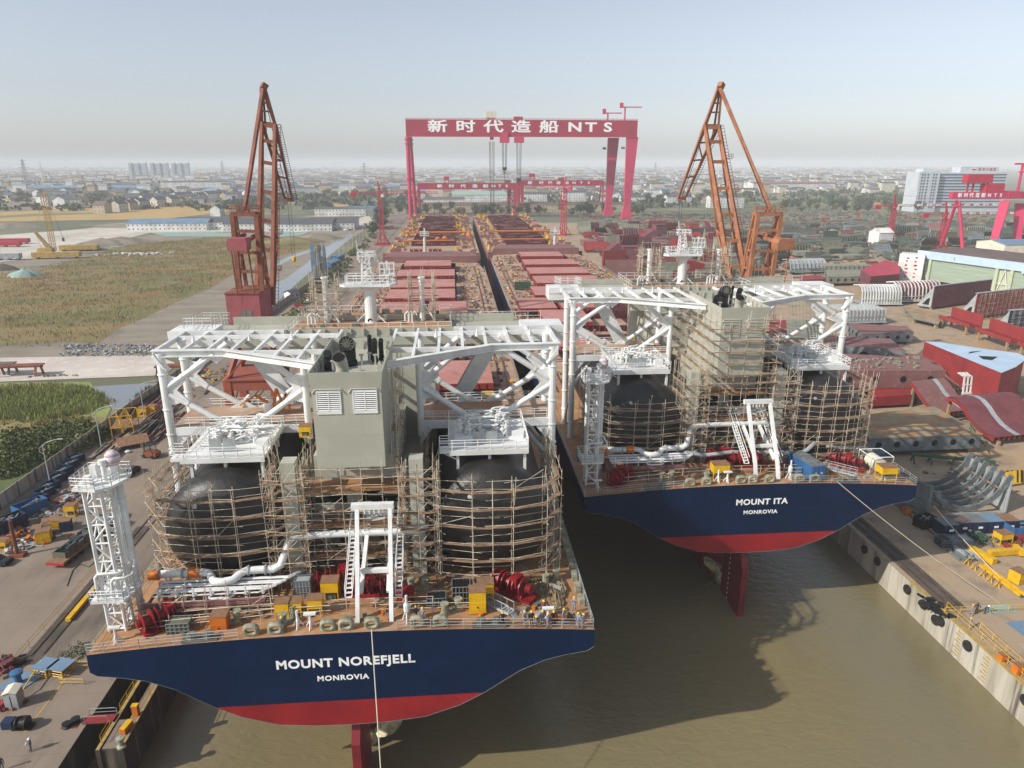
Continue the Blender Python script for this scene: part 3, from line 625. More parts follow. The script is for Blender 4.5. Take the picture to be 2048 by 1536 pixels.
    for x, y, hh in ((-6.6, 39.5, 6.2), (6.8, 40, 6.0)):
        s = MB(); s.lathe((x, y, 24.1), [(.42, 0), (.36, hh * .5), (.36, hh), (.5, hh), (.5, hh + .25)], 12); s.beam((x + 1.8, y - .6, 24.1), (x, y, 27), .2); s.beam((x + .4, y + 1.6, 24.1), (x, y, 27), .2)
        for k in range(3): s.path([(x - 1.4 - k * .5, y - 1.5, 24.1), (x - 1.4 - k * .5, y - 1.5, 25.3), (x - 1. - k * .5, y - 1.5, 25.7), (x - .7 - k * .5, y - 1.5, 25.2)], .12, 6)
        s.done('satellite_post', 'white_paint', br)

def vent_mast(root):
    f = MB(); A = [(-24.2, 3.4), (-22.6, 3.4), (-22.6, 5.0), (-24.2, 5.0)]; z0, zt = .2, 16.0
    legs = [(x, y) for x, y in A]
    for x, y in A: f.tube((x, y, z0), (x, y, zt), .19, 8)
    lv = [.5, 2.3, 4.2, 6.2, 8.2, 10.2, 12.2, 14.2, zt]
    for i, z in enumerate(lv):
        for j in range(4):
            a, b = A[j], A[(j + 1) % 4]; f.tube((*a, z), (*b, z), .11, 6)
            if i < len(lv) - 1 and j != 2: (f.tube((*a, z), (*b, lv[i + 1]), .1, 6) if (i + j) % 2 else f.tube((*b, z), (*a, lv[i + 1]), .1, 6))
    m = f.done('vent_mast', 'white_paint', root)
    p = MB(); p.tube((-21.9, 5.6, .2), (-21.9, 5.6, 16.1), .36, 12); p.tube((-22.7, 5.9, 3), (-22.7, 5.9, 16.1), .16, 8); p.tube((-22.2, 5.1, 3), (-22.2, 5.1, 16.1), .12, 8)
    for z in (2, 6, 10, 14): p.lathe((-21.9, 5.6, z), [(.37, 0), (.46, .02), (.46, .14), (.37, .16)], 12)
    p.path([(-24.5, 3.1, 4.4), (-24.5, 3.1, 6.6), (-24.2, 3.1, 7), (-22.3, 3.1, 7), (-21.9, 3.5, 7), (-21.9, 5.3, 7)], .16, 8); p.path([(-23., 3., 4.4), (-23., 3., 6.1), (-22.7, 3., 6.5), (-21.7, 3., 6.5), (-21.2, 3.6, 6.5), (-21.4, 5.2, 7.2), (-21.9, 5.6, 7.2)], .16, 8); p.done('vent_pipe', 'white_paint', m, smooth=True)
    l = MB(); l.ladder((-23.4, 5.7, .5), (-23.4, 5.7, 16), .6, .4)
    for z in [3 + .8 * k for k in range(16)]: l.path([(-23.7, 5.7, z), (-23.9, 6.3, z), (-23.4, 6.6, z), (-22.9, 6.3, z), (-23.1, 5.7, z)], .03, 4)
    l.done('caged_ladder', 'white_paint', m)
    for nm, z, pts in (('lower_platform', 4.0, [(-25.1, 2.5), (-21.9, 2.5), (-21.5, 4.2), (-21.4, 6.1), (-25.1, 6.1)]), ('head_platform', 16.1, [(-24.9, 2.8), (-22.6, 2.4), (-21.4, 3.2), (-20.7, 5.0), (-20.9, 6.4), (-24.9, 6.4)])):
        q = MB(); q.prism(pts, z, z + .25); q.rail([(x, y, z + .25) for x, y in pts], 1.15, .9, .045, (.4, .8), close=True)
        if z > 9:
            q.lathe((-21.9, 5.2, z + .2), [(.36, 0), (.33, 1.2), (.45, 1.3), (.4, 1.8)], 12); q.lathe((-22.6, 4.6, z + .2), [(.22, 0), (.22, 1.7), (.38, 1.8), (.38, 2.2)], 10)
            for x, y, hh in ((-23.6, 3.4, 1.3), (-22.6, 6., 1.), (-23.9, 5.4, 1.6)): q.box(x - .3, y - .3, z + .2, x + .3, y + .3, z + hh)
        q.done(nm, 'white_paint', m)
    c = MB(); c.lathe((-21.9, 5.2, 17.6), [(.1, 0), (.55, .15), (.72, .6), (.66, 1.2), (.3, 1.6), (.05, 1.65)], 12); c.done('wrapped_vent', 'cloth_wrap', m, smooth=True)
    return m

def boat_frame(root):
    f = MB(); zb = dz(2)
    for x0, x1 in ((.9, .6), (4.3, 4.0)):
        f.beam((x0, 1.6, zb - .3), (x0, 2.7, 3.6), .42, .5); f.beam((x0, 2.7, 3.4), (x1 + .2, 7., 11.3), .42, .5); f.beam((x0 + (.3 if x0 < 2 else -.3), 3., 3.6), (x0 + (.5 if x0 < 2 else -.5) , 12.6, 8.6), .4, .45)
        f.beam((x1, 12.4, 8.6), (x1, 12.4, 1), .3); f.beam((x1, 9.5, 6.9), (x1, 11, .6), .25)
    f.beam((.2, 7., 11.4), (4.6, 7., 11.4), .65, .6); f.beam((.9, 4.6, 5.2), (4.3, 4.6, 5.2), .45); f.beam((.9, 11.6, 8.2), (4.1, 11.6, 8.2), .5)
    for k in range(4): f.box(1.5 + k * .5, 6.7, 10.6, 1.62 + k * .5, 7.2, 11.2)
    a = f.done('lifeboat_ramp', 'white_paint', root)
    l = MB()
    for x in (-.1, 5.0):
        for s in (-.34, .34): l.beam((x + s, 3.2, 3.0), (x + s, 12.2, 8.9), .08, .22); l.tube((x + s, 3.2, 4.0), (x + s, 12.2, 9.9), .05, 4)
        for k in range(22):
            q = k / 21; l.box(x - .34, 3.2 + 9 * q - .14, 3.0 + 5.9 * q, x + .34, 3.2 + 9 * q + .14, 3.06 + 5.9 * q)
        for k in range(7): q = k / 6; l.tube((x - .34, 3.2 + 9 * q, 3. + 5.9 * q), (x - .34, 3.2 + 9 * q, 4. + 5.9 * q), .04, 4)
    l.done('stairway', 'white_paint', a)
    w_ = MB(); w_.path([(1.3, 7, 10.4), (2.4, 7, 10.2), (3.6, 7, 10.4), (3.6, 7, 9.9), (2.4, 7, 9.7), (1.3, 7, 9.8)], .12, 4); w_.done('cloth', 'grey_light', a)
    s = MB(); s.box(1.9, 11.4, 8.5, 2.9, 12, 8.7); s.rail([(1.5, 11.3, 8.5), (3.3, 11.3, 8.5), (3.3, 12.4, 8.5)], 1.1, .9, .05); s.done('winch_seat', 'white_paint', a)

def pipes(root):
    p = MB(); z = 4.0
    p.path([(-20.5, 7.6, z), (-15.9, 7.6, z), (-15.2, 7.5, z - .1), (-14.9, 7.0, z - .3), (-14.5, 6.4, z - .4), (-13.6, 6.2, z - .4), (-12.6, 6.5, z - .4), (-12, 7.2, z - .1), (-11.4, 7.6, z), (-8.6, 7.7, z), (-7.9, 7.9, z + .3), (-7.4, 8.6, z + 1.5), (-7.0, 9., z + 2.6), (-6.4, 9.2, z + 3.0), (-2, 9.3, z + 3.05), (7, 9.3, z + 3.05), (7.6, 9.6, z + 3.1), (7.7, 10.6, z + 3.2)], .42, 12)
    a = p.done('bunker_pipe', 'white_paint', root, smooth=True)
    f = MB()
    for x in (-20.6, -18., -11.2, -9.4): f.lathe((x, 7.6, z), [(.43, -.1), (.56, -.1), (.56, .1), (.43, .1)], 12, 'x')
    pieces(f, 'flange', 'grey_light', a)
    c = MB(); c.lathe((-16.8, 7.6, z), [(.5, -.6), (.62, -.3), (.6, .3), (.5, .6)], 10, 'x'); c.lathe((-20.9, 7.4, z), [(.5, -.5), (.55, .5)], 10, 'x'); pieces(c, 'wrapping', 'orange_paint', a)
    g = MB()
    for k in range(6):
        y = 4.9 + k * .5; g.path([(-20.2, y, 3.0 + .12 * (k % 2)), (-9.6 + .5 * k, y, 3.0 + .12 * (k % 2)), (-8 + .4 * k, y + 1, 3.1)], .09 + .04 * (k % 3), 6)
    for k in range(7): x = -19.6 + k * 1.75; g.box(x - .09, 4.7, 2.5, x + .09, 4.85, 3.9); g.box(x - .09, 8., 2.5, x + .09, 8.15, 3.9); g.box(x - .09, 4.7, 2.75, x + .09, 8.15, 2.9)
    g.path([(-14.6, 5.4, 2.6), (-14.6, 4.9, 2.6), (-14.2, 4.7, 2.6), (-12.6, 4.7, 2.6), (-12.2, 5, 2.7), (-12, 5.8, 3)], .16, 8); g.done('small_pipes', 'white_paint', a)
    s = MB(); s.beam((-21, 4.4, 2.35), (-8.8, 4.4, 2.35), .35, .5); s.beam((-21, 8.4, 2.35), (-8.8, 8.4, 2.35), .35, .5)
    for k in range(9): x = -20.6 + k * 1.4; s.beam((x, 4.4, 2.4), (x, 8.4, 2.4), .25, .2)
    for x in (-20.6, -14.6, -9.2):
        for y in (4.4, 8.2): s.tube((x, y, .2), (x, y, 2.3), .26, 10)
    s.done('pipe_gallery', 'block_mauve', root)

def mooring_winch(root, x, y, rz, n=3):
    g = MB()
    g.box(-2.6, -1., 0, 2.6, 1., .3); xx = -2.5
    for k in range(n):
        g.lathe((xx, 0, 1.25), [(.35, 0), (1.05, .02), (1.05, .12), (.5, .14), (.5, .9), (1.1, .92), (1.1, 1.04), (.35, 1.06)], 16, 'x'); xx += 1.08
        g.prism([(-.9, .3), (.9, .3), (.35, 1.6), (-.35, 1.6)], xx - .02, xx + .14, 'x'); xx += .3
    g.obox((.3, .1, 1.7), (.8, 1.5, 1.1)); g.lathe((xx, 0, 1.25), [(.55, 0), (.4, .3), (.55, .6), (.2, .62)], 12, 'x'); g.tube((-2.9, 0, 1.25), (xx + .4, 0, 1.25), .14, 8); g.lathe((-3., 0, 1.25), [(.15, 0), (.42, .05), (.42, .5), (.2, .55)], 12, 'x')
    g.mv((x, y, dz(x)), rz); return g.done('mooring_winch', 'winch_red', root)
def deck_gear(root, two):
    rn = random.Random(9 + two)
    for m, q in (('sage_dark', 26), ('rust_top', 22), ('grey_light', 16), ('orange_paint', 9)):
        g = MB()
        for k in range(q): x = rn.uniform(-20, 23); a = rn.uniform(.12, .45); g.obox((x, rn.uniform(1.6, 8), dz(x) + a * .4), (a * rn.uniform(1, 4), a, a * .8), rn.random() * 3)
        g.done('deck_clutter', m, root)['kind'] = 'stuff'
    for x, y, rz in ((-18.6, 3.9, R(40)), (1.6, 6.8, 0), (-1.8, 8.6, R(10)), (17.2, 6.2, R(-38))): mooring_winch(root, x, y, rz)
    w = MB(); w.lathe((5.6, 4.8, dz(5)), [(.9, 0), (.7, .9), (.95, 1.2), (.95, 1.5)], 14); w.done('capstan', 'winch_red', root)
    for x, y, rz in ((-12.2, 3.0, .1), (-6.2, 2.6, 1.1), (10.4, 2.9, .5), (21.6, 8.6, .6), (22.8, 12.8, 1.2), (6.8, 7.2, 0), (-23.6, 14, 1.5), (23, 22, 1.4)):
        b = MB(); b.box(-1.2, -.35, 0, 1.2, .35, .18)
        for s in (-.8, .8): b.lathe((s, 0, .1), [(.38, 0), (.36, 1.), (.46, 1.1), (.46, 1.25)], 12)
        b.mv((x, y, dz(x)), rz); b.done('bollard', 'bollard_sage', root)
    for x in (-9.4, -7.0, -1.9, -.1, 2.45, 7.0, 9.3):
        c = MB(); pts = []; n = 18
        sq = lambda v: math.copysign(abs(v) ** .7, v); ring = lambda r1, r2, y: [(r1 * sq(math.cos(2 * math.pi * k / n)), y, max(.02, .58 + r2 * sq(math.sin(2 * math.pi * k / n)))) for k in range(n)]
        c.loft([ring(.75, .6, 0)[0:] + ring(.75, .6, 0)[:1], ring(.8, .65, .35) + ring(.8, .65, .35)[:1], ring(.55, .42, .5) + ring(.55, .42, .5)[:1], ring(.42, .28, .3) + ring(.42, .28, .3)[:1], ring(.42, .28, -.1) + ring(.42, .28, -.1)[:1], ring(.62, .5, -.14) + ring(.62, .5, -.14)[:1], ring(.75, .6, 0) + ring(.75, .6, 0)[:1]])
        c.box(-.76, -.02, -.05, .76, .36, .3); c.box(-.76, .0, .3, -.5, .34, .66); c.box(.5, .0, .3, .76, .34, .66); c.mv((x, .45, dz(x)), 0); c.done('fairlead', 'bollard_sage', root, smooth=True)
    for x in (-14.3, 14.2):
        c = MB(); c.box(-1.7, -.5, 0, 1.7, .5, .22)
        for s in (-.8, .8): c.lathe((s, 0, .2), [(.5, 0), (.38, .2), (.38, .4), (.52, .5), (.3, .55)], 12)
        c.mv((x, .6, dz(x)), .0 if x > 0 else .03); c.done('roller_fairlead', 'sage_dark', root)
    r = MB(); xs = [-25, -20, -15, -10.5]; r.rail([(x, .15, dz(x)) for x in xs], 1.1, 1.6, .035, (.4, .75)); r.done('deck_railing', 'grey_light', root); r = MB(); r.rail([(x, .15, dz(x)) for x in (5, 10, 15, 20, 24.9)], 1.1, 1.6, .035, (.4, .75)); r.rail([(24.9, y, 0) for y in (.15, 12, 24)], 1.1, 1.7, .035, (.4, .75)); r.rail([(24.9, y, 0) for y in (24, 60, 120, 200, 266)], 1.1, 2.4, .04, (.6,), 3); r.done('deck_railing', 'grey_light', root); r = MB()
    r.rail([(-24.9, y, 0) for y in (.15, 8, 24)], 1.1, 1.7, .035, (.4, .75)); r.rail([(-24.9, y, 0) for y in (24, 60, 120, 200, 266)], 1.1, 2.4, .04, (.6,), 3); r.done('deck_railing', 'grey_light', root)
    for x, y, h in ((-22.8, 1.6, 1.7), (-5., 1.4, 1.9), (5.9, 1.5, 3.0), (20.3, 1.1, 1.7), (-3.7, 1.2, 1.6)):
        v = MB(); v.tube((0, 0, 0), (0, 0, h), .13, 8)
        for k in range(3): v.tube((.55 * math.cos(k * 2.1 + .5), .55 * math.sin(k * 2.1 + .5), 0), (0, 0, h * .55), .07, 5)
        if h < 1.8: v.box(-.6, -.2, h - .1, .6, .2, h + .08)
        elif h > 2.5: v.lathe((0, 0, h * .35), [(.2, 0), (.32, .2), (.32, .9), (.2, 1.1)], 10)
        v.mv((x, y, dz(x))); v.done('vent_head', 'white_paint', root)
    g = MB()
    for k in range(10): g.box(24.1, 4 + k * 2.4, .05, 24.7, 5.2 + k * 2.4, .9)
    pieces(g, 'side_chock', 'bollard_sage', root)
    s = MB(); s.box(9.6, 13.5, .2, 9.8, 14, .4)
    for k in range(7): x = -9.5 + 3 * k; s.tube((x, 3.9, dz(x)), (x, 3.9, dz(x) + 1.25), .045, 4)
    for zz in (.7, 1.25): s.path([(x, 3.9, dz(x) + zz) for x in (-21, -9.5, 0, 8.5)], .04, 4); s.path([(x, 2.7, dz(x) + zz) for x in (3, 8.5, 12.4)], .04, 4)
    s.path([(-21, 2.6, 1.5), (-14, 2.7, 1.9), (-8, 3, 2.2), (-2, 3, 2.3)], .045, 4); s.path([(-21, 2.6, .9), (-14, 2.7, 1.3), (-8, 3, 1.6), (-2, 3, 1.7)], .045, 4)
    for x in (-21, -18, -15, -12, -9, -6, -3): s.tube((x, 2.8, dz(x)), (x, 2.8, 2.2), .045, 4)
    for x in (5.5, 8.5, 12.4): s.tube((x, 2.7, dz(x)), (x, 2.7, dz(x) + 1.9), .05, 4)
    s.done('work_railing', 'scaffold_pole', root)
    g = MB()
    for p_, q_ in (((13.2, 5.4, 1.0), (16.6, 2.2, 1.0)),):
        p_, q_ = Vector(p_), Vector(q_)
        for s_ in (-.45, .45):
            o_ = Vector((s_ * .7, s_ * .75, 0))
            g.beam(p_ + o_, q_ + o_, .1, .25); g.tube(p_ + o_ + Vector((0, 0, 1.)), q_ + o_ + Vector((0, 0, 1.)), .05, 4)
            for k in range(6): c_ = p_.lerp(q_, k / 5) + o_; g.tube(c_, c_ + Vector((0, 0, 1.)), .04, 4)
        for k in range(14): c_ = p_.lerp(q_, k / 13); g.obox(c_, (.9, .2, .06), R(46))
        g.beam(q_, q_ + Vector((1.2, -.8, -1.)), .6, .08)
    g.done('gangway_steps', 'grey_light', root)

HATCH = {1: [(75.5, [(6.5, 18.8)]), (101, [(-11.5, 0), (0, 11.5)]), (124.5, [(9.8, 22)]), (148, [(-11.5, .5), (3.2, 15)]), (172, [(-11.5, 0), (.02, 11.5)]), (194, [(-11.5, 0), (.02, 11.5)]), (221, [(-11.5, 0), (.02, 11.5)]), (250, [(-10.5, 0), (.02, 10)])],
         2: [(74, [(-20, -9)]), (101.5, [(-18, -4.6)]), (122, [(-23, -11.6), (-10.2, 1.4)]), (144.5, [(-16, -2), (0, 14.3)]), (169.5, [(-12.6, -.6), (-.58, 11.8)]), (193.5, [(-12.6, -.5), (-.48, 11.8)]), (220.5, [(-12, 0), (.02, 11.6)]), (249.5, [(-11, 0), (.02, 9.5)])]}
def hatches(root, key):
    for y, cov in HATCH[key]:
        L = 17.2; c = MB()
        for a, b, d_, e in ((-12, -11.6, y, y + L), (11.6, 12, y, y + L), (-11.6, 11.6, y, y + .4), (-11.6, 11.6, y + L - .4, y + L)): c.box(a, d_, .2, b, e, 2.2)
        c.box(-11.6, y + .4, .5, 11.6, y + L - .4, .56); k_ = c.done('hatch_coaming', 'hold_dark', root)
        s = MB()
        for k in range(14):
            x = -11.3 + k * 1.74; s.box(x - .06, y - .5, .6, x + .06, y, 2.1)
        s.done('coaming_stay', 'hatch_red', k_)
        for a, b in cov:
            v = MB(); v.box(a, y - .3, 2.3, b, y + L + .3, 3.5)
            h = v.done('hatch_cover', 'hatch_red', root); n = max(2, int((b - a) / 1.5))
            t = MB(); t.box(a + .06, y - .24, 3.5, b - .06, y + L + .24, 3.53); t.done('cover_top', 'hatch_top', h)
            st = MB()
            for k in range(n + 1): x = a + .1 + (b - a - .2) * k / n; st.box(x - .06, y - .5, 2.3, x + .06, y - .3, 3.4)
            st.done('cover_rib', 'hatch_red', h)
    # clutter of the cargo deck: pipes, vents, working gear fixed to the deck
    g = MB()
    for y, cov in HATCH[key]:
        for sx in (-1, 1):
            for k in range(4):
                yy = y - 2.5 + k * 5.2; x0 = 13.5 * sx; x1 = random.uniform(16, 20) * sx; z = random.uniform(.8, 1.4); g.beam((x0, yy, z), (x1, yy, z), .35, .2)
                for f_ in (0, .5, 1): g.box(x0 + (x1 - x0) * f_ - .1, yy - .1, 0, x0 + (x1 - x0) * f_ + .1, yy + .1, z)
        for k in range(6): x = random.uniform(-12, 12); g.lathe((x, y - 3.4 + jit(.8), .3), [(.3, 0), (.25, 1), (.5, 1.1), (.5, 1.5), (.1, 1.7)], 8)
    for sx in (-1, 1):
        for x in (20.6, 22.2): g.path([(x * sx, 48, .5), (x * sx, 120, .5), (x * sx, 200, .5), (x * sx * .98, 262, .5)], .14, 5)
    g.done('deck_pipework', 'block_mauve', root); rn = random.Random(key)
    for m, q, s in (('sage_dark', 170, .8), ('cream', 80, .8), ('block_tan', 220, 1.), ('machine_yellow', 40, .8), ('rust_top', 160, .8), ('scaffold_pole', 160, .6), ('rust_steel', 80, .7)):
        g = MB()
        for k in range(q): x = rn.choice((-1, 1)) * rn.uniform(12.6, 24); y = rn.uniform(52, 276); a = rn.uniform(.2, .8) * s; g.obox((x, y, .55 - .0008 * x * x + a * .5), (a * rn.uniform(1, 3), a * rn.uniform(.7, 1.5), a * rn.uniform(.6, 1.4)), rn.random() * 3)
        g.done('deck_fittings', m, root)['kind'] = 'stuff'

def lettering(root, title):
    o = writing(title, 1.36 if len(title) > 10 else 1.25, 'ship_name', 'letter_white', root, (-.3 if len(title) > 10 else 1.35, -.02, -2.35 if len(title) > 10 else -1.75), (R(90), 0, 0), (.015), .045, sx=1.06, space=1.1)
    o['label'] = 'white ship name ' + title
    o = writing('MONROVIA', .82, 'port_name', 'letter_white', root, (-.7 if len(title) > 10 else 1.3, -.02, -4.2 if len(title) > 10 else -3.4), (R(90), 0, 0), .015, .026, sx=1.08, space=1.14)

def ship(org, key, title, label):
    root = thing('bulk_carrier', label, 'ship', org)
    hull(root); block_house(root, key == 2)
    for sx in (-1, 1): tank(root, sx); wing_frame(root, sx)
    bridge(root, key == 2); vent_mast(root); boat_frame(root); pipes(root); deck_gear(root, key == 2); hatches(root, key); lettering(root, title)
    return root
SHIP1 = ship((-11.6, 61.3, 16.4), 1, 'MOUNT NOREFJELL', 'nearest large ship, dark blue stern lettered MOUNT NOREFJELL, red below')
SHIP2 = ship((42.7, 91.3, 16.4), 2, 'MOUNT ITA', 'second large ship to the right, dark blue stern lettered MOUNT ITA, red below')
# ------------------------------------------------------------ scaffolds round tanks, columns and casings
def offset(pts, d, close):
    n = len(pts); o = []
    for i in range(n):
        a = Vector(pts[i - 1] if (i or close) else pts[i]); b = Vector(pts[(i + 1) % n] if (i < n - 1 or close) else pts[i]); t = (b - a).normalized(); o.append((pts[i][0] - t.y * d, pts[i][1] + t.x * d))
    return o
def densify(pts, step, close):
    o = []; q = pts + ([pts[0]] if close else [])
    for a, b in zip(q, q[1:]):
        a, b = Vector(a), Vector(b); k = max(1, round((b - a).length / step)); o += [tuple(a.lerp(b, i / k)) for i in range(k)]
    return o if close else o + [tuple(pts[-1])]
def scaffold(label, org, pts, levels, base, top, depth=1., step=2., close=False, seed=1, r=.034, group=None, bra=.12, wood=1., inner=True):
    rn = random.Random(seed); root = thing('scaffold', label, 'scaffold', org, 0, group)
    P = densify(pts, step, close); Q = offset(P, depth * .75, close); n = len(P); J = lambda a: rn.uniform(-a, a)
    for row in (P, Q)[:1 + inner]:
        for i, (x, y) in enumerate(row):
            t = MB(); tp = top + rn.uniform(-.3, .9); dx, dy = J(.07), J(.07); t.tube((x, y, base), (x + dx, y + dy, tp), r, 4, cap=False)
            if rn.random() < .6: t.tube((x + .12, y - .05, tp - 2.5), (x + .12 + J(.3), y - .05, tp + rn.uniform(.2, 1)), r * .9, 4, cap=False)
            t.done('upright_pole', 'scaffold_pole', root)
    seg = [(i, (i + 1) % n) for i in range(n if close else n - 1)]
    for z in levels:
        l = MB(); w_ = MB()
        for i, j in seg:
            for row, hs in ((P, (0, 1.05)), (Q, (.5,)))[:1 + inner]:
                a, b = Vector((*row[i], 0)), Vector((*row[j], 0)); d = (b - a).normalized()
                for h in hs:
                    if rn.random() < .12: continue
                    l.tube(a - d * rn.uniform(0, .9) + Vector((0, 0, z + h + J(.12))), b + d * rn.uniform(0, .9) + Vector((0, 0, z + h + J(.12))), r * .85, 4, cap=False)
            a = Vector((*P[i], z - .1)); b = Vector((*Q[i], z - .1)); d = (b - a).normalized(); l.tube(a - d * rn.uniform(.1, .7), b + d * rn.uniform(.1, .4), r * .85, 4, cap=False)
            if rn.random() < bra: l.tube((*P[i], z), (*P[j], z + rn.uniform(1.2, 2.2)), r * .8, 4, cap=False)
            if rn.random() < bra: l.tube((*P[i], z), (*Q[i], z + rn.uniform(1, 2.)), r * .8, 4, cap=False)
            if rn.random() > wood: continue
            for k in range(2):
                f = .3 + k * .36; p0 = Vector((*P[i], z)).lerp(Vector((*Q[i], z)), f); p1 = Vector((*P[j], z)).lerp(Vector((*Q[j], z)), f); e = (p1 - p0).normalized()
                w_.beam(p0 - e * rn.uniform(-.1, .5) + Vector((J(.05), J(.05), J(.05))), p1 + e * rn.uniform(-.1, .5) + Vector((J(.05), J(.05), J(.06))), .2, .05)
        l.done('ledger_tubes', 'scaffold_pole', root); 
        if w_.f: w_.done('plank_run', 'plank_wood', root) if wood > .9 else pieces(w_, 'plank', 'plank_wood', root)
    return root
O1, O2 = (-11.6, 61.3, 16.4), (42.7, 91.3, 16.4)
def tank_path(sx, yb=27): c = 15.0 if sx > 0 else -14.1; return [(c - 7.3, yb), (c - 7.2, 11.), (c - 5.6, 8.8), (c - 2.1, 7.9), (c + 2.1, 7.9), (c + 5.6, 8.8), (c + 7.2, 11.), (c + 7.3, yb)]
LV = [2.0, 3.9, 5.9, 8.0, 10.1, 12.2]
scaffold('tube and plank scaffold round the left black tank of the nearest ship', O1, tank_path(-1), LV, .2, 13.2, -1., 2.6, seed=3)
scaffold('tube and plank scaffold round the right black tank of the nearest ship', O1, tank_path(1), LV, .2, 13.2, -1., 2.6, seed=5)
scaffold('scaffold round the left black tank of the second ship', O2, tank_path(-1, 22), LV[:-1], .2, 11.2, -1., 2.6, seed=8)
scaffold('scaffold round the right black tank of the second ship', O2, tank_path(1, 24), LV, .2, 13.6, -1., 2.4, seed=9)
LC = [2.2, 4.0, 5.9, 7.8, 9.8, 11.8, 13.7]
scaffold('crowded plank scaffold below the grey green funnel casing of the nearest ship', O1, [(-5.2, 9.), (5.4, 9.)], LC, .6, 15.2, 1.2, 2.3, seed=11, wood=.7, inner=False)
scaffold('narrow scaffold round the left column beside the funnel casing of the nearest ship', O1, [(-8.6, 14), (-8.5, 8.4), (-5.3, 8.4), (-5.3, 12)], LC, .4, 15.6, -.9, 1.7, seed=12, bra=.7)
scaffold('narrow scaffold round the right column beside the funnel casing of the nearest ship', O1, [(5.6, 12), (5.6, 8.4), (8.7, 8.4), (8.6, 14)], LC, .4, 15.0, -.9, 1.7, seed=13, bra=.7)
scaffold('tall thin scaffold in the shade right of the funnel casing on the nearest ship', O1, [(4.9, 11), (4.9, 23)], [14.2, 16.2, 18.2, 20.2], 12, 23.5, .8, 2.2, seed=14, wood=.25)
LT = [15.4 + 1.75 * k for k in range(5)]
scaffold('tall scaffold wrapped round the whole funnel casing of the second ship', O2, [(-4.9, 26), (-4.9, 8.2), (5.1, 8.2), (5.1, 26)], [14.0] + LT, 11, 24.2, .9 * -1, 2.6, seed=15, wood=.85, bra=.08, r=.04, inner=False)
scaffold('crowded plank scaffold below the funnel casing of the second ship', O2, [(-5.2, 9.), (5.4, 9.)], LC, .6, 15.2, 1.2, 2.3, seed=16, wood=.7, inner=False)
scaffold('narrow scaffold round the left column beside the casing of the second ship', O2, [(-8.6, 14), (-8.5, 8.4), (-5.3, 8.4), (-5.3, 12)], LC, .4, 16., -.9, 1.7, seed=17, bra=.7)
scaffold('narrow scaffold round the right column beside the casing of the second ship', O2, [(5.6, 12), (5.6, 8.4), (8.7, 8.4), (8.6, 14)], LC, .4, 16., -.9, 1.7, seed=18, bra=.7)
scaffold('light scaffold round the left mast post on the bridge roof of the nearest ship', O1, [(-8.4, 38), (-4.8, 38), (-4.8, 41), (-8.4, 41)], [25.6, 27.4, 29.2], 24.1, 30.5, .5, 1.8, close=True, seed=19, wood=.3)
scaffold('light scaffold round the right mast post on the bridge roof of the nearest ship', O1, [(5, 38.4), (8.6, 38.4), (8.6, 41.6), (5, 41.6)], [25.6, 27.4, 29.2], 24.1, 30.5, .5, 1.8, close=True, seed=20, wood=.3)
scaffold('light scaffold round the left mast post on the bridge roof of the second ship', O2, [(-8.4, 38), (-4.8, 38), (-4.8, 41), (-8.4, 41)], [25.6, 27.4, 29.2], 24.1, 30.5, .5, 1.8, close=True, seed=21, wood=.5)
scaffold('light scaffold round the right mast post on the bridge roof of the second ship', O2, [(5, 38.4), (8.6, 38.4), (8.6, 41.6), (5, 41.6)], [25.6, 27.4, 29.2], 24.1, 30.5, .5, 1.8, close=True, seed=22, wood=.5)
scaffold('low scaffold under the pipe gallery on the stern deck of the nearest ship', O1, [(-21.4, 4.), (-8.2, 4.)], [1.9], .3, 3.6, .9, 2.2, seed=23)

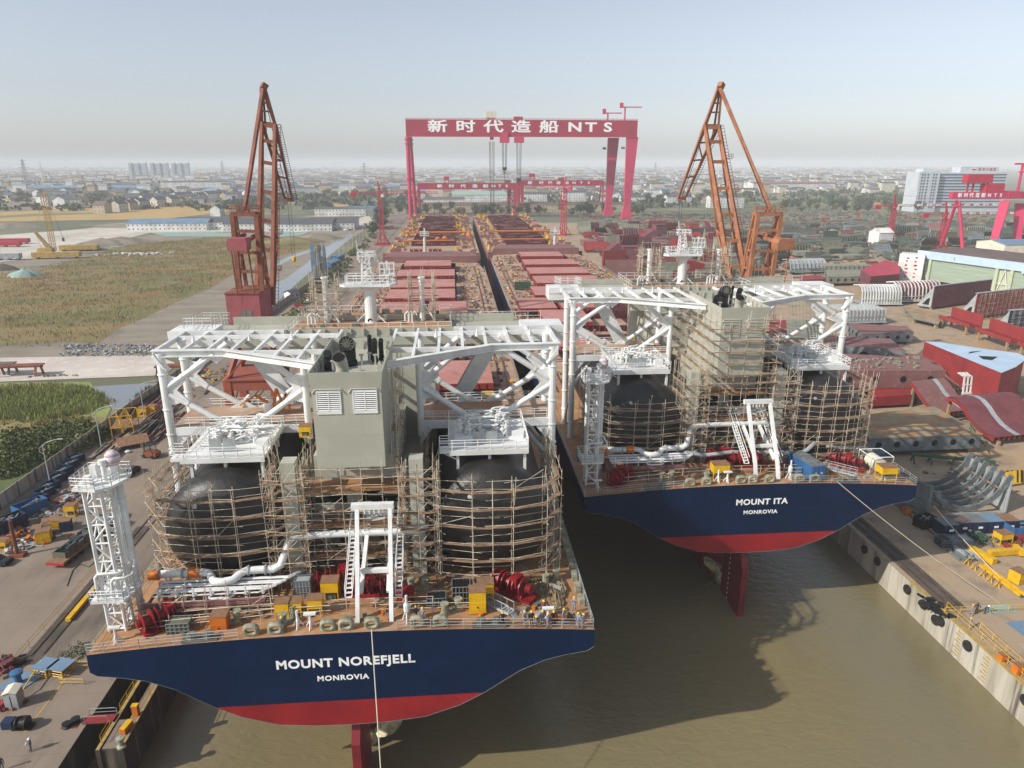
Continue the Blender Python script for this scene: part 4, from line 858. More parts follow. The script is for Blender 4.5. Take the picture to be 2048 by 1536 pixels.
# ------------------------------------------------------------ people: one continuous skinned body each, a few poses
def body_mesh(name, pose):
    b = bmesh.new(); sl = b.verts.layers.skin.verify(); V = {}
    def v(k, p, r, to=None):
        x = b.verts.new(p); x[sl].radius = r if isinstance(r, tuple) else (r, r); V[k] = x
        if to: b.edges.new((V[to], x))
    ln = pose.get('lean', 0.)
    def L(p): x, y, z = p; h = max(0, z - .95); return (x, y - h * math.sin(ln), .95 + h * math.cos(ln) if z > .95 else z)
    v('pel', (0, 0, .95), (.16, .12)); b.verts.ensure_lookup_table(); V['pel'][sl].use_root = True
    v('spi', L((0, .0, 1.14)), (.15, .11), 'pel'); v('che', L((0, .01, 1.36)), (.17, .12), 'spi'); v('nec', L((0, 0, 1.51)), .062, 'che'); v('chin', L((0, -.02, 1.58)), .082, 'nec'); v('head', L((0, -.02, 1.68)), (.09, .1), 'chin'); v('nose', L((0, -.125, 1.63)), .016, 'chin')
    for s, a in ((-1, pose['l']), (1, pose['r'])):
        n = 'LR'[s > 0]; v('sh' + n, L((.18 * s, 0, 1.43)), .07, 'che'); sh = Vector(L((.2 * s, 0, 1.4)))
        el = sh + Vector(a[0]) * Vector((s, 1, 1)); wr = el + Vector(a[1]) * Vector((s, 1, 1)); d = (wr - el).normalized()
        v('el' + n, el, .05, 'sh' + n); v('wr' + n, wr, .034, 'el' + n); v('pa' + n, wr + d * .07, (.042, .024), 'wr' + n)
        side = d.cross(Vector((0, 1, 0.2))).normalized()
        for k in range(4): v('f%d%s' % (k, n), wr + d * (.15 + (.02, .035, .03, .01)[k]) + side * (k - 1.5) * .022 + Vector((0, -.02, 0)), .009, 'pa' + n)
        v('th' + n, wr + d * .09 + side * .055 + Vector((0, -.03, 0)), .011, 'wr' + n)
        k_, an = (pose['ll'], pose['rl'])[s > 0]
        v('hi' + n, (.1 * s, 0, .86), .095, 'pel'); v('kn' + n, (.11 * s + k_[0], k_[1], .5), .068, 'hi' + n); v('an' + n, (.12 * s + an[0], an[1], .1), .048, 'kn' + n); v('to' + n, (.13 * s + an[0], an[1] - .17, .045), (.05, .042), 'an' + n)
    me = bpy.data.meshes.new(name); b.to_mesh(me); b.free(); o = bpy.data.objects.new(name, me); COL.objects.link(o)
    m = o.modifiers.new('skin', 'SKIN'); m.use_smooth_shade = True; u = o.modifiers.new('sub', 'SUBSURF'); u.levels = 1
    dg = bpy.context.evaluated_depsgraph_get(); r = bpy.data.meshes.new_from_object(o.evaluated_get(dg)); bpy.data.objects.remove(o)
    hd = Vector(L((0, 0, 1.6)))
    for k in ('coverall_blue', 'skin', 'black_metal'): r.materials.append(MATS[k])
    for p in r.polygons:
        c = p.center; p.use_smooth = True
        if (c - hd).length < .16 and c.z > hd.z - .1: p.material_index = 1
        elif c.z < .13: p.material_index = 2
        for s, a in ((-1, pose['l']), (1, pose['r'])):
            w_ = Vector(L((.2 * s, 0, 1.4))) + (Vector(a[0]) + Vector(a[1])) * Vector((s, 1, 1))
            if (c - w_).length < .2 and (c - w_).dot(Vector(a[1]) * Vector((s, 1, 1))) > .002: p.material_index = 1
    return r, hd
AD = ((.05, .02, -.28), (.02, -.06, -.25)); AF = ((.06, -.1, -.26), (-.08, -.24, -.04)); AU = ((.08, -.12, -.24), (-.1, -.12, .22)); AO = ((.2, -.02, -.2), (-.12, -.14, -.16)); AP = ((.14, -.24, -.08), (.02, -.26, .04))
ST = ((0, 0), (0, 0)); WF = ((0, -.12), (0, -.16)); WB = ((0, -.04), (0, .2)); BE = ((0, -.16), (0, 0))
POSES = [dict(l=AD, r=AD, ll=ST, rl=ST), dict(l=AF, r=AF, ll=WF, rl=ST), dict(l=AU, r=AU, ll=ST, rl=WB), dict(l=AD, r=AP, ll=WF, rl=WB), dict(l=AO, r=AO, ll=ST, rl=ST), dict(l=AF, r=AD, ll=BE, rl=BE, lean=.7)]
BODY = [body_mesh('person', p) for p in POSES]
HM = MB(); HM.lathe((0, 0, 0), [(.15, 0), (.15, .015), (.125, .02), (.12, .07), (.09, .12), (.045, .145), (.005, .15)], 14); HM.box(-.07, -.19, 0, .07, -.1, .015)
def person(px, py, z, pose, rz, cloth, hel, label, extra=None, group=None):
    p = at(px, py, z); bm, hd = BODY[pose]; me = bm.copy(); me.materials[0] = MATS[cloth]
    o = bpy.data.objects.new('person', me); COL.objects.link(o); o.location = (p.x, p.y, z); o.rotation_euler = (0, 0, rz); tag(o, label, 'person', group)
    h = MB(); h.v, h.f = HM.v, HM.f; hh = h.done('helmet', hel, o, smooth=True, loc=(hd.x, hd.y - .015, hd.z + .06))
    if extra == 'vest': v = MB(); v.lathe((0, 0, .98), [(.2, 0), (.215, .2), (.2, .4), (.13, .46)], 12, cap=False); w_ = v.done('vest', 'vest_red', o, smooth=True); w_.scale = (1, .78, 1)
    if extra == 'paper': v = MB(); v.obox((-.12, -.42, 1.1), (.3, .02, .22), rx=R(-35)); v.done('paper', 'letter_white', o)
    return o
ZD = 16.4
G1 = 'workers on the stern deck of the nearest ship'
for a in ((832, 1241, 17.3, 1, .3, 'coverall_blue', 'helmet_yellow', 'worker in dark blue behind the fairlead right of the white ramp'),
          (846, 1244, 17.3, 0, -.2, 'coverall_pale', 'helmet_yellow', 'worker in pale coverall beside the dark blue one right of the white ramp'),
          (1005, 1253, 17.1, 4, .1, 'coverall_dark', 'helmet_yellow', 'worker in dark grey standing alone beside the twin roller fairlead'),
          (1049, 1251, 17.0, 1, .5, 'coverall_pale', 'helmet_yellow', 'worker with pale jacket at the foot of the slanting gangway steps'),
          (1063, 1251, 17.0, 0, .2, 'coverall_dark', 'helmet_yellow', 'worker all in black by the stern rail right of the gangway steps'),
          (1076, 1254, 16.9, 5, -.5, 'coverall_blue', 'helmet_yellow', 'worker in blue stooping over the stern rail'),
          (1085, 1250, 16.9, 1, -.2, 'coverall_blue', 'helmet_yellow', 'worker in blue just behind the stooping worker at the stern rail'),
          (1096, 1255, 16.9, 2, .6, 'coverall_pale', 'helmet_yellow', 'worker in pale grey leaning at the stern rail, hands raised'),
          (1107, 1251, 16.9, 4, .0, 'coverall_dark', 'helmet_yellow', 'worker in black with elbows out beside the white T shaped vent post'),
          (1127, 1246, 16.9, 3, .9, 'coverall_pale', 'helmet_yellow', 'worker in grey right of the white T shaped vent post, by the coiled rope'),
          (1148, 1222, 16.7, 2, -.4, 'coverall_pale', 'helmet_yellow', 'worker in pale coverall standing among the coiled ropes near the right rail'),
          (1087, 1229, 16.9, 0, .4, 'coverall_blue', 'helmet_yellow', 'worker in a red vest in front of the red winch'),
          (1156, 1254, 16.6, 3, -.6, 'coverall_pale', 'helmet_yellow', 'worker in pale grey nearest the right corner but one of the stern'),
          (1166, 1256, 16.5, 0, .5, 'coverall_pale', 'helmet_yellow', 'worker in pale grey standing closest to the right corner of the stern'),
          (566, 1263, 17.3, 1, -.1, 'coverall_blue', 'helmet_yellow', 'worker by the stern rail left of the three legged white vent, arms folded forward'),
          (284, 1258, 16.7, 5, 1.2, 'coverall_dark', 'helmet_yellow', 'worker in dark blue bent over at the foot of the white lattice mast')):
    person(*a, extra='vest' if 'vest' in a[7] else None, group=G1)
GQ = 'workers on the quays'
person(64, 1502, 0, 1, -1.2, 'coverall_blue', 'helmet_white', 'worker in a white helmet holding a sheet of paper on the near left quay', 'paper', GQ)
person(5, 1540, 0, 0, .5, 'coverall_blue', 'helmet_yellow', 'worker in a yellow helmet cut by the lower left corner of the photo', None, GQ)
person(1942, 1230, 0, 3, .9, 'coverall_pale', 'helmet_yellow', 'worker in pale clothes leftmost of three by the yellow rail on the right quay', None, GQ)
person(1952, 1227, 0, 4, -.4, 'coverall_dark', 'black_metal', 'person in black, bare headed, between two helmeted workers on the right quay', None, GQ)
person(1968, 1227, 0, 5, .3, 'coverall_blue', 'helmet_white', 'worker in blue bending beside the green netting on the right quay', None, GQ)
person(1938, 1257, 0, 1, .8, 'coverall_pale', 'helmet_yellow', 'worker walking alone along the yellow kerb of the right quay', None, GQ)

# ------------------------------------------------------------ loose gear on the two stern decks
def cabinet(label, px, py, z, w_=1.5, d=1.3, h=2.2, m='machine_yellow', cage=True, rz=0., group='yellow machine cabinets on the decks'):
    p = at(px, py, z); r = thing('machine_cabinet', label, 'cabinet', p, rz, group); b = MB()
    if cage:
        b.box(-w_ / 2, -d / 2, h * .52, w_ / 2, d / 2, h)
        for x in (-1, 1):
            for y in (-1, 1): b.box(x * (w_ / 2 - .05) - .05, y * (d / 2 - .05) - .05, 0, x * (w_ / 2 - .05) + .05, y * (d / 2 - .05) + .05, h * .52)
        b.box(-w_ / 2, -d / 2, .06, w_ / 2, d / 2, .16)
    else: b.box(-w_ / 2, -d / 2, .1, w_ / 2, d / 2, h); b.box(-w_ / 2 + .05, -d / 2 - .03, h * .5, w_ / 2 - .05, -d / 2, h * .5 + .06)
    b.done('housing', m, r)
    t = MB(); t.box(-w_ / 2 - .04, -d / 2 - .04, h, w_ / 2 + .04, d / 2 + .04, h + .05); t.done('lid', 'rust_top', r)
    if cage:
        g = MB(); g.box(-w_ * .3, -d * .3, .16, w_ * .3, d * .3, h * .42); g.lathe((0, -d * .3, h * .26), [(.1, -.1), (.24, -.1), (.24, .1)], 8, 'y'); g.done('motor', 'sage_dark', r)
    else: g = MB(); g.box(-.06, -d / 2 - .06, h * .3, .06, -d / 2, h * .36); g.done('latch', 'black_metal', r)
    return r
for a in (('tall closed yellow cabinet, front one of the pair by the red winch', 955, 1221, 17.2, 1.75, 1.4, 2.6, 'machine_yellow', False),
          ('yellow cabinet on an open frame, rear one of the pair by the red winch', 971, 1200, 17.2, 1.75, 1.4, 2.3),
          ('yellow machine cabinet just left of the white lifeboat ramp', 663, 1199, 17.2, 1.8, 1.5, 2.5),
          ('yellow cabinet on a frame, rightmost of the row of three left of the ramp', 633, 1229, 17.2, 1.5, 1.3, 2.1),
          ('yellow cabinet with a cluttered top, middle one of the row of three', 592, 1231, 17.2, 1.5, 1.3, 1.9),
          ('yellow cabinet with a red sticker on its frame, leftmost of a row of three', 568, 1236, 17.1, 1.4, 1.3, 2.1),
          ('orange wrapped machine on the stern deck left of the bollard pair', 443, 1259, 16.9, 1.6, 1.4, 1.9, 'orange_paint', False),
          ('low orange crate among the workers beside the coiled ropes', 1113, 1236, 16.9, 2.1, .9, .55, 'orange_paint', False),
          ('yellow cabinet under a crumpled grey tarp on the second ship', 1437, 958, 17.3, 2.4, 1.8, 2.6),
          ('bright yellow caged machine near the right corner of the second ship', 1770, 958, 16.9, 2.4, 1.8, 2.2)):
    cabinet(*a)
cabinet('yellow box hanging at the scaffold head left of the funnel casing', 612, 872, 16.4 + 14.6, 1.3, 1.2, 1.4)
def crate(label, px, py, z, w_, d, h, m, group=None):
    p = at(px, py, z); r = thing('equipment_crate', label, 'crate', p, 0, group); b = MB(); b.box(-w_ / 2 + .06, -d / 2 + .06, .1, w_ / 2 - .06, d / 2 - .06, h - .1); b.done('core', m, r); f = MB()
    for k in range(6): x = -w_ / 2 + k * w_ / 5; f.box(x - .04, -d / 2 - .02, 0, x + .04, -d / 2 + .04, h); f.box(x - .04, d / 2 - .04, 0, x + .04, d / 2 + .02, h)
    for z_ in (.05, h * .35, h * .68, h): f.rail([(-w_ / 2, -d / 2, z_), (w_ / 2, -d / 2, z_), (w_ / 2, d / 2, z_), (-w_ / 2, d / 2, z_)], .02, 9, .05, (), close=True)
    f.done('frame', 'grey_steel', r); return r
crate('dark framed equipment crate behind the yellow pair on the stern deck', 923, 1200, 17.2, 1.9, 1.7, 2.1, 'black_metal')
crate('low dark crate left of the tall dark crate on the stern deck', 874, 1211, 17.2, 2., 1.4, 1.3, 'black_metal')
crate('grey steel locker under the pipework left of the yellow cabinets', 608, 1192, 17.2, 1.7, 1.2, 2.2, 'grey_light')
crate('olive drab winch control crate by the left red winch', 362, 1262, 16.9, 2.2, 1.4, 1.3, 'block_olive')
crate('grey locker below the bunker pipe on the second ship', 1408, 922, 17.3, 2., 1.4, 2., 'grey_light')
# rope heaps: long loops of thick rope lying on the deck
def rope_pile(label, org, x0, x1, y0, y1, n, seed, amp=1.4, r=.09):
    rn = random.Random(seed); t = thing('mooring_rope', label, 'rope', org); b = MB(); pts = []
    for i in range(n):
        x = x0 + (x1 - x0) * i / (n - 1)
        a, c = (y0 + rn.uniform(0, .8), y1 - rn.uniform(0, .8)); ys = [a + (c - a) * j / 5 for j in range(6)]; ys = ys if i % 2 else ys[::-1]; ph = rn.uniform(0, 6); am = amp * .28
        for j, y in enumerate(ys): pts.append((x + am * math.sin(ph + j * 1.5) + rn.uniform(-.1, .1), y, .12 + rn.uniform(0, .22)))
    sm = []
    for i in range(len(pts) - 1):
        p0, p1, p2, p3 = [Vector(pts[max(0, min(len(pts) - 1, i + k))]) for k in (-1, 0, 1, 2)]
        for k in range(5): f = k / 5; sm.append(.5 * (2 * p1 + (p2 - p0) * f + (2 * p0 - 5 * p1 + 4 * p2 - p3) * f * f + (3 * p1 - 3 * p2 + p0 - p3) * f ** 3))
    b.path(sm, r, 5); b.done('rope_coils', 'rope', t, smooth=True); return t
rope_pile('tan mooring rope laid in long loops by the right side rail of the nearest ship', (-11.6, 61.3, 16.6), 18.2, 22.6, 3.0, 9.4, 17, 2)
rope_pile('shorter tan rope bights behind the workers at the right stern corner', (-11.6, 61.3, 16.55), 19.6, 24.2, 1.2, 2.9, 15, 4, .5)
rope_pile('brown rope and hose heap between the ramp and blue container on the second ship', (42.7, 91.3, 17.0), 6.6, 11.2, 3.2, 6.8, 22, 6)
rope_pile('dark cable coil on the deck near the foot of the right tank scaffold', (-11.6, 61.3, 17.2), 8.6, 11.4, 7.2, 8.4, 9, 7, .5, .06)
# blue container, air hose, white gear on the second ship
p = at(1660, 962, 17.1); c = thing('shipping_container', 'bright blue container with double doors on the stern of the second ship', 'container', (p.x - 2.1, p.y - .3, 17.1), R(9)); b = MB()
b.box(-1.2, 0, .05, 1.2, 6, 2.6)
for k in range(24): b.box(-1.24, .15 + k * .245, .2, -1.2, .27 + k * .245, 2.45); b.box(1.2, .15 + k * .245, .2, 1.24, .27 + k * .245, 2.45)
b.done('shell', 'blue_paint', c); d = MB()
for x in (-.6, .6): d.box(x - .56, -.05, .15, x + .56, -.002, 2.5); [d.tube((x + s, -.09, .1), (x + s, -.09, 2.55), .03, 5) for s in (-.25, .25)]
d.done('door', 'blue_paint', c); d = MB(); d.box(-.55, -.07, 1.5, .0 - .35, -.055, 1.62); d.box(.3, -.07, 1.3, .6, -.055, 1.6); d.done('notice', 'letter_white', c); d = MB(); d.box(-1.18, .05, 2.6, 1.18, 5.95, 2.63); d.lathe((.3, 1.4, 2.63), [(.5, 0), (.5, .1)], 14); d.done('roof', 'grey_steel', c)
b = MB(); pts = [(-9.6, 8, 2.4), (-8, 7.6, 3.2), (-5, 7.2, 2.8), (-1, 7.2, 3.2), (3, 7.4, 2.9), (7, 7, 3.0), (9.2, 6.6, 2.6), (11, 7, 3.2), (12.6, 8, 3.9)]
b.path(pts, .32, 8); o = b.done('air_hose', 'grey_light'); o.location = O2; tag(o, 'long pale fabric air hose slung across the stern deck of the second ship', 'hose')
b = MB(); b.path([(15.4, 9, 3.0), (17.5, 9.4, 2.4), (20.4, 9.6, 2.2), (22.8, 9, 2.0)], .34, 8); o = b.done('air_hose', 'grey_light'); o.location = O2; tag(o, 'shorter pale air hose right of the blue container', 'hose')
r = thing('compressor', 'cream round bodied compressor in a white frame at the right of the second ship stern', 'compressor', (O2[0] + 21.3, O2[1] + 5.4, 16.8)); b = MB(); b.lathe((0, 0, 1.2), [(.3, -1.4), (1.1, -1.3), (1.1, 1.1), (.3, 1.2)], 18, 'y'); b.done('drum', 'cream', r); b = MB(); b.rail([(-1.6, -1.6, 0), (1.9, -1.6, 0), (1.9, 1.8, 0), (-1.6, 1.8, 0)], 2.6, 4, .07, (), close=True); b.done('frame', 'white_paint', r); b = MB(); b.box(.9, .2, .1, 1.8, 1.7, 2.5); b.done('control_box', 'blue_dark', r)
def line_rope(name, label, pts, r, m, sag=0., n=14):
    a, b_ = Vector(pts[0]), Vector(pts[1]); q = [a.lerp(b_, i / n) - Vector((0, 0, sag * 4 * (i / n) * (1 - i / n))) for i in range(n + 1)]; b = MB(); b.path(q, r, 5); o = b.done(name, m); return tag(o, label, 'mooring line')
line_rope('mooring_line', 'white mooring line hanging from the centre fairlead over the nearest stern', ((-11.6 + 2.5, 61.1, 17.9), (-5.6, 37, -4.6)), .05, 'rope_pale', .8)
e1 = at(2000, 1207, .1); line_rope('mooring_line', 'pale mooring line from the second ship down to the shaded quay', ((O2[0] + 12.3, 91.2, 17.6), e1), .055, 'rope_pale', .6)
e2 = at(2020, 1175, .1); line_rope('mooring_line', 'second thin line across the quay past the row of blue skips', (at(1868, 1012, 6), e2), .06, 'rope_pale', .3)
MR = thing('ship_davit', 'small orange rescue crane on the boat deck left of the funnel casing', 'crane', (-11.6 - 12.6, 61.3 + 27, 16.4 + 14.9)); b = MB(); b.lathe((0, 0, 0), [(.7, 0), (.6, 1.5)], 12); b.done('pedestal', 'white_paint', MR); b = MB(); b.beam((0, 0, 1.5), (-1.5, 0, 2.6), .3); b.beam((-1.5, 0, 2.6), (-3.6, .3, 1.2), .22); b.beam((.5, 0, .4), (1.2, 0, 3.4), .35); b.beam((1.2, 0, 3.4), (1.9, 0, 1.), .25); b.beam((1.6, .3, .2), (2.2, .3, 2.6), .2); b.beam((2.2, .3, 2.6), (2.6, .3, .3), .2); b.done('jib', 'orange_paint', MR)
for label, x, y, m, o_ in (('yellow notice board on the tank dome behind the left frame', -11.9, 31, 'machine_yellow', O1), ('red notice board beside the yellow one on the left frame rail', -9.2, 31, 'sign_red', O1), ('yellow notice board on the rail behind the right frame', 15.6, 31, 'machine_yellow', O1), ('yellow notice board on the rail of the second ship', -11.6, 31, 'machine_yellow', O2)):
    b = MB(); b.box(-.85, -.03, .3, .85, .03, 1.1); b.box(-.8, -.01, 0, -.72, .01, .3); b.box(.72, -.01, 0, .8, .01, .3); o = b.done('notice_board', m); o.location = (o_[0] + x, o_[1] + y, o_[2] + 14.95); tag(o, label, 'sign')
def skip_box(label, px, py, z, L, W_, H, m, rz=0., group=None, name='waste_skip'):
    p = at(px, py, z); r = thing(name, label, 'skip', (p.x, p.y, z), rz, group); b = MB(); a = .1
    for q in (((-L / 2, -W_ / 2), (L / 2, -W_ / 2 + a)), ((-L / 2, W_ / 2 - a), (L / 2, W_ / 2)), ((-L / 2, -W_ / 2 + a), (-L / 2 + a, W_ / 2 - a)), ((L / 2 - a, -W_ / 2 + a), (L / 2, W_ / 2 - a))): b.box(q[0][0], q[0][1], .1, q[1][0], q[1][1], H)
    b.box(-L / 2 + a, -W_ / 2 + a, .1, L / 2 - a, W_ / 2 - a, .3)
    for k in range(6): x = -L / 2 + .2 + (L - .4) * k / 5; b.box(x - .06, -W_ / 2 - .06, .1, x + .06, -W_ / 2, H)
    b.done('tub', m, r); b = MB(); rn = random.Random(int(px)); [b.obox((rn.uniform(-L / 2 + .5, L / 2 - .5), rn.uniform(-W_ / 2 + .4, W_ / 2 - .4), H - .25 - rn.random() * .3), (rn.uniform(.5, 1.6), .3, .2), rn.random() * 3) for k in range(9)]; b.done('scrap', 'grey_steel', r); return r
skip_box('green container skip beside the fourth hatch cover on the nearest ship', 840, 586, 17, 6, 2.4, 2.6, 'tarp_green')
skip_box('green container skip against the hatch cover behind the bridge of the nearest ship', 868, 638, 17, 6, 2.4, 2.6, 'tarp_green')
skip_box('green skip on the left side deck of the second ship', 1045, 578, 17, 6, 2.4, 2.6, 'tarp_green')
skip_box('small blue skip beside the third far hatch cover', 908, 560, 17, 3, 2.2, 2.2, 'blue_paint')
# ------------------------------------------------------------ cranes
def chord(b, p, q, w_, n=0): b.beam(p, q, w_, w_)
def luffing_crane(name, label, m, mh, base, tower, counter, house, jib, fly, ladder_side):
    r = thing('luffing_crane', label, 'crane', base); O = Vector(base)
    def lo(p): return Vector(p) - O
    bx = base[0]; by = base[1]
    p = MB()                                              # portal on the rails
    for x in (-5.6, 5.6):
        p.box(x - 1., -7.5, .6, x + 1., 7.5, 3.); p.box(x - .9, -7, 8.6, x + .9, 7, 11)
        for y in (-6, 6): p.beam((x, y, 3), (x, y, 9), 1.8); p.beam((x * .98, y * .95, 11), (x * .45, y * .42, 19.6), 1.0)
        p.beam((x, -6, 3), (x, 6, 8.8), .5)
    for y in (-6, 6): p.box(-5.6, y - .8, 8.4, 5.6, y + .8, 11.02)
    p.box(-6, -7.2, 11.03, 6, 7.2, 11.4)
    for x in (-5.6, 5.6): p.beam((x, -6.5, 11.4), (-x * .3, -5, 19.5), .45); p.beam((x, 6.5, 11.4), (-x * .3, 5, 19.5), .45)
    pt = p.done('portal', 'portal_pink' if m != 'crane_orange' else m, r)
    w_ = MB()
    for x in (-5.6, 5.6):
        for y in (-6.6, -5, -3.6, 3.6, 5, 6.6): w_.lathe((x - .3, y, .55), [(.1, 0), (.5, .02), (.5, .58), (.1, .6)], 10, 'x')
    w_.done('wheel', 'black_metal', pt)
    s = MB(); s.lathe((0, 0, 19.4), [(4.2, 0), (4.2, 1.2), (3.6, 1.4), (3.6, 2.4), (4.8, 2.6), (4.8, 3.6)], 24); s.rail([(5.6 * math.cos(k * .524), 5.6 * math.sin(k * .524), 20.6) for k in range(12)], 1.1, 3, .07, close=True); s.done('slew_ring', m, r)
    h = MB(); (x0, y0, z0), (x1, y1, z1) = house; h.prism([(x0 - bx + .4, z0), (x1 - bx - .4, z0), (x1 - bx, z0 + 1.), (x1 - bx, z1), (x0 - bx, z1), (x0 - bx, z0 + 1.)], y0 - by, y1 - by, 'y')
    hs = h.done('machinery_house', mh, r); t = MB(); t.box(x0 - bx - .2, y0 - by - .2, z1, x1 - bx + .2, y1 - by + .2, z1 + .25); t.done('roof', 'rust_steel', hs)
    g = MB(); cx = (x0 + x1) / 2 - bx + .6
    for dx in (-.75, .75): g.box(cx + dx - .6, y0 - by - .05, z0 + 2.2, cx + dx + .6, y0 - by - .005, z0 + 3.9)
    g.done('grille', 'sage_dark', hs)
    a = MB(); fl, fr, tl, tr = [lo(q) for q in tower]; D = Vector((0, 5.5, 0)); d2 = Vector((0, 2.2, 0))
    a.beam(fl, tl, 1.0); a.beam(fr, tr, 1.0); a.beam(fl + D, tl + d2, .8); a.beam(fr + D, tr + d2, .8); a.beam(tl, tr, 1.1); a.beam(tl + d2, tr + d2, .8); a.beam(tl, tl + d2, .9); a.beam(tr, tr + d2, .9)
    for f in (.25, .5, .78): a.beam(fl.lerp(tl, f), fr.lerp(tr, f), .7); a.beam(fl.lerp(tl, f), (fl + D).lerp(tl + d2, f), .5); a.beam(fr.lerp(tr, f), (fr + D).lerp(tr + d2, f), .5)
    a.beam(fl + D, tl, .5); a.beam(fr, (fr + D).lerp(tr + d2, .5), .5); a.beam(fl, (fl + D).lerp(tl + d2, .5), .5)
    mid = (tl + tr) / 2; a.rail([tl + Vector((-.8, -.8, .6)), tr + Vector((.8, -.8, .6)), tr + Vector((.8, 2.8, .6)), tl + Vector((-.8, 2.8, .6))], 1.2, 1.5, .07, close=True)
    for k in (-1, 0, 1): a.beam(mid + Vector((k * 1.2, 0, .3)), mid + Vector((k * 1.2, 0, 1.6)), .5)
    tw = a.done('mast_frame', m, r)
    c = MB(); cc = lo(counter); c.prism([(-2.1, -1.4), (2.1, -1.4), (2.3, .4), (1.9, 1.4), (-1.9, 1.4), (-2.3, .4)], -2.0, 2.0, 'y'); c.v = [(x + cc.x, y + cc.y, z + cc.z) for x, y, z in c.v]; cw = c.done('counterweight', mh if m != 'crane_orange' else m, r)
    l = MB(); pv = fl.lerp(tl, .55)
    for s_ in (-1.5, 1.5): l.beam(cc + Vector((s_, 1.6, .6)), (pv + fr.lerp(tr, .6)) / 2 + Vector((s_, 4.5, 2.5)), .8); l.tube(cc + Vector((s_ * 1.3, 0, -1.4)), Vector((cc.x + s_ * 1.3, cc.y + 1, z1)), .22, 6)
    l.done('balance_lever', m, cw)
    j = MB(); FL, FR, HL, HR = [lo(q) for q in jib]; DK = (HL - FL).normalized(); nb = Vector((0, 1, 0)) - DK * DK.y; nb.normalize(); B0 = nb * 1.2; B1 = nb * 4.2
    j.beam(FL, HL, 1.05, 1.25, .75, .85); j.beam(FR, HR, 1.05, 1.25, .75, .85); rl, rr = [q.lerp(w2, .38) + B1 for q, w2 in ((FL, HL), (FR, HR))]
    j.beam(FL + B0, rl, .5); j.beam(FR + B0, rr, .5); j.beam(rl, HL + nb * .6, .5); j.beam(rr, HR + nb * .6, .5); j.beam(rl, rr, .45)
    for f in (.14, .3, .46, .62, .78, .9, .985): j.beam(FL.lerp(HL, f), FR.lerp(HR, f), .6, .9)
    for f, g2 in ((.14, .3), (.3, .46), (.46, .62)):
        j.beam(FL.lerp(HL, f), (FL + B0).lerp(rl, min(1, g2 / .38)), .35); j.beam(FR.lerp(HR, f), (FR + B0).lerp(rr, min(1, g2 / .38)), .35)
    jb = j.done('jib', m, r); q = MB(); o_ = (HR - HL).normalized() * ladder_side; e = HR if ladder_side > 0 else HL; s0 = FR if ladder_side > 0 else FL
    q.ladder(s0 + o_ * 1.1, e + o_ * 1.0, .8, .9, .07)
    for f in (.2, .4, .6, .8): c_ = s0.lerp(e, f) + o_ * 1.4; q.obox(c_, (1.4, 1.4, .12)); q.rail([c_ + Vector((-.7, -.7, 0)), c_ + Vector((.7, -.7, 0)), c_ + Vector((.7, .7, 0))], 1.1, 1.4, .06)
    q.done('ladder', 'rust_steel', jb)
    y = MB(); ap, t1, t2, st = [lo(q) for q in fly]
    y.beam(HL, ap + Vector((-.5, 0, 0)), .6); y.beam(HR, ap + Vector((.5, 0, 0)), .6); y.beam(ap, ap + Vector((.6, .4, 1.2)), 1.4)
    for (h_, t_) in ((HL, t1), (HR, t2)): y.beam(h_, t_, .75, .8, .45, .5); y.beam(ap, h_.lerp(t_, .12) + Vector((0, .8, 0)), .5)
    for f in (.0, .22, .45, .68, .98): y.beam(HL.lerp(t1, f), HR.lerp(t2, f), .45)
    for f in (.1, .35): y.beam(HL.lerp(ap, f + .25), HR.lerp(ap, f + .25), .4)
    y.beam(HL.lerp(t1, .22), HR.lerp(t2, .45), .3); y.obox((t1 + t2) / 2, (2.6, 1.2, .8)); fj = y.done('fly_jib', m, r)
    y = MB(); y.ladder(HR.lerp(t2, .03) + Vector((.9 * ladder_side, 0, .4)), t2 + Vector((.9 * ladder_side, 0, .4)), .9, .8, .06); y.done('walkway', 'black_metal', fj)
    y = MB(); s_ = st; y.beam(s_, ap, .75, .9); n = 16
    for k in range(1, n): c_ = s_.lerp(ap, k / n); y.obox(c_, (.95, .4, .5))
    y.done('back_stay', 'rust_steel' if m != 'crane_orange' else m, r)
    k = MB(); t_ = (t1 + t2) / 2
    k.tube(ap, t_, .09, 4); k.tube(ap + Vector((.3, 0, 0)), mid, .08, 4)
    for dx in (-.4, .4): k.tube(t_ + Vector((dx, 0, 0)), t_ + Vector((dx, 0, -16)), .06, 4)
    k.done('hoist_cable', 'cable_dark', r)
    k = MB(); k.lathe(t_ + Vector((0, 0, -17.6)), [(.1, 0), (.6, .4), (.6, 1.4), (.1, 1.7)], 8); k.path([t_ + Vector((0, 0, -17.4)), t_ + Vector((0, 0, -18.4)), t_ + Vector((.5, 0, -18.9)), t_ + Vector((.9, 0, -18.3))], .14, 6); k.done('hook_block', 'machine_yellow', r)
    return r
luffing_crane('luffing_crane', 'tall rusty red luffing crane on rails at the left of the dock', 'crane_red', 'crane_house_red', (-51, 179, 0),
    [aty(480, 578, 176), aty(525, 582, 176), aty(464, 428, 176), aty(512, 428, 176)], aty(478, 488, 171.5), ((-54.6, 172.5, 24.6), (-46.8, 184, 32.4)),
    [aty(514, 602, 184), aty(545, 610, 184), aty(524, 244, 195), aty(550, 248, 195)], [aty(526, 178, 191), aty(570, 398, 214), aty(585, 402, 214), aty(489, 420, 177)], 1)
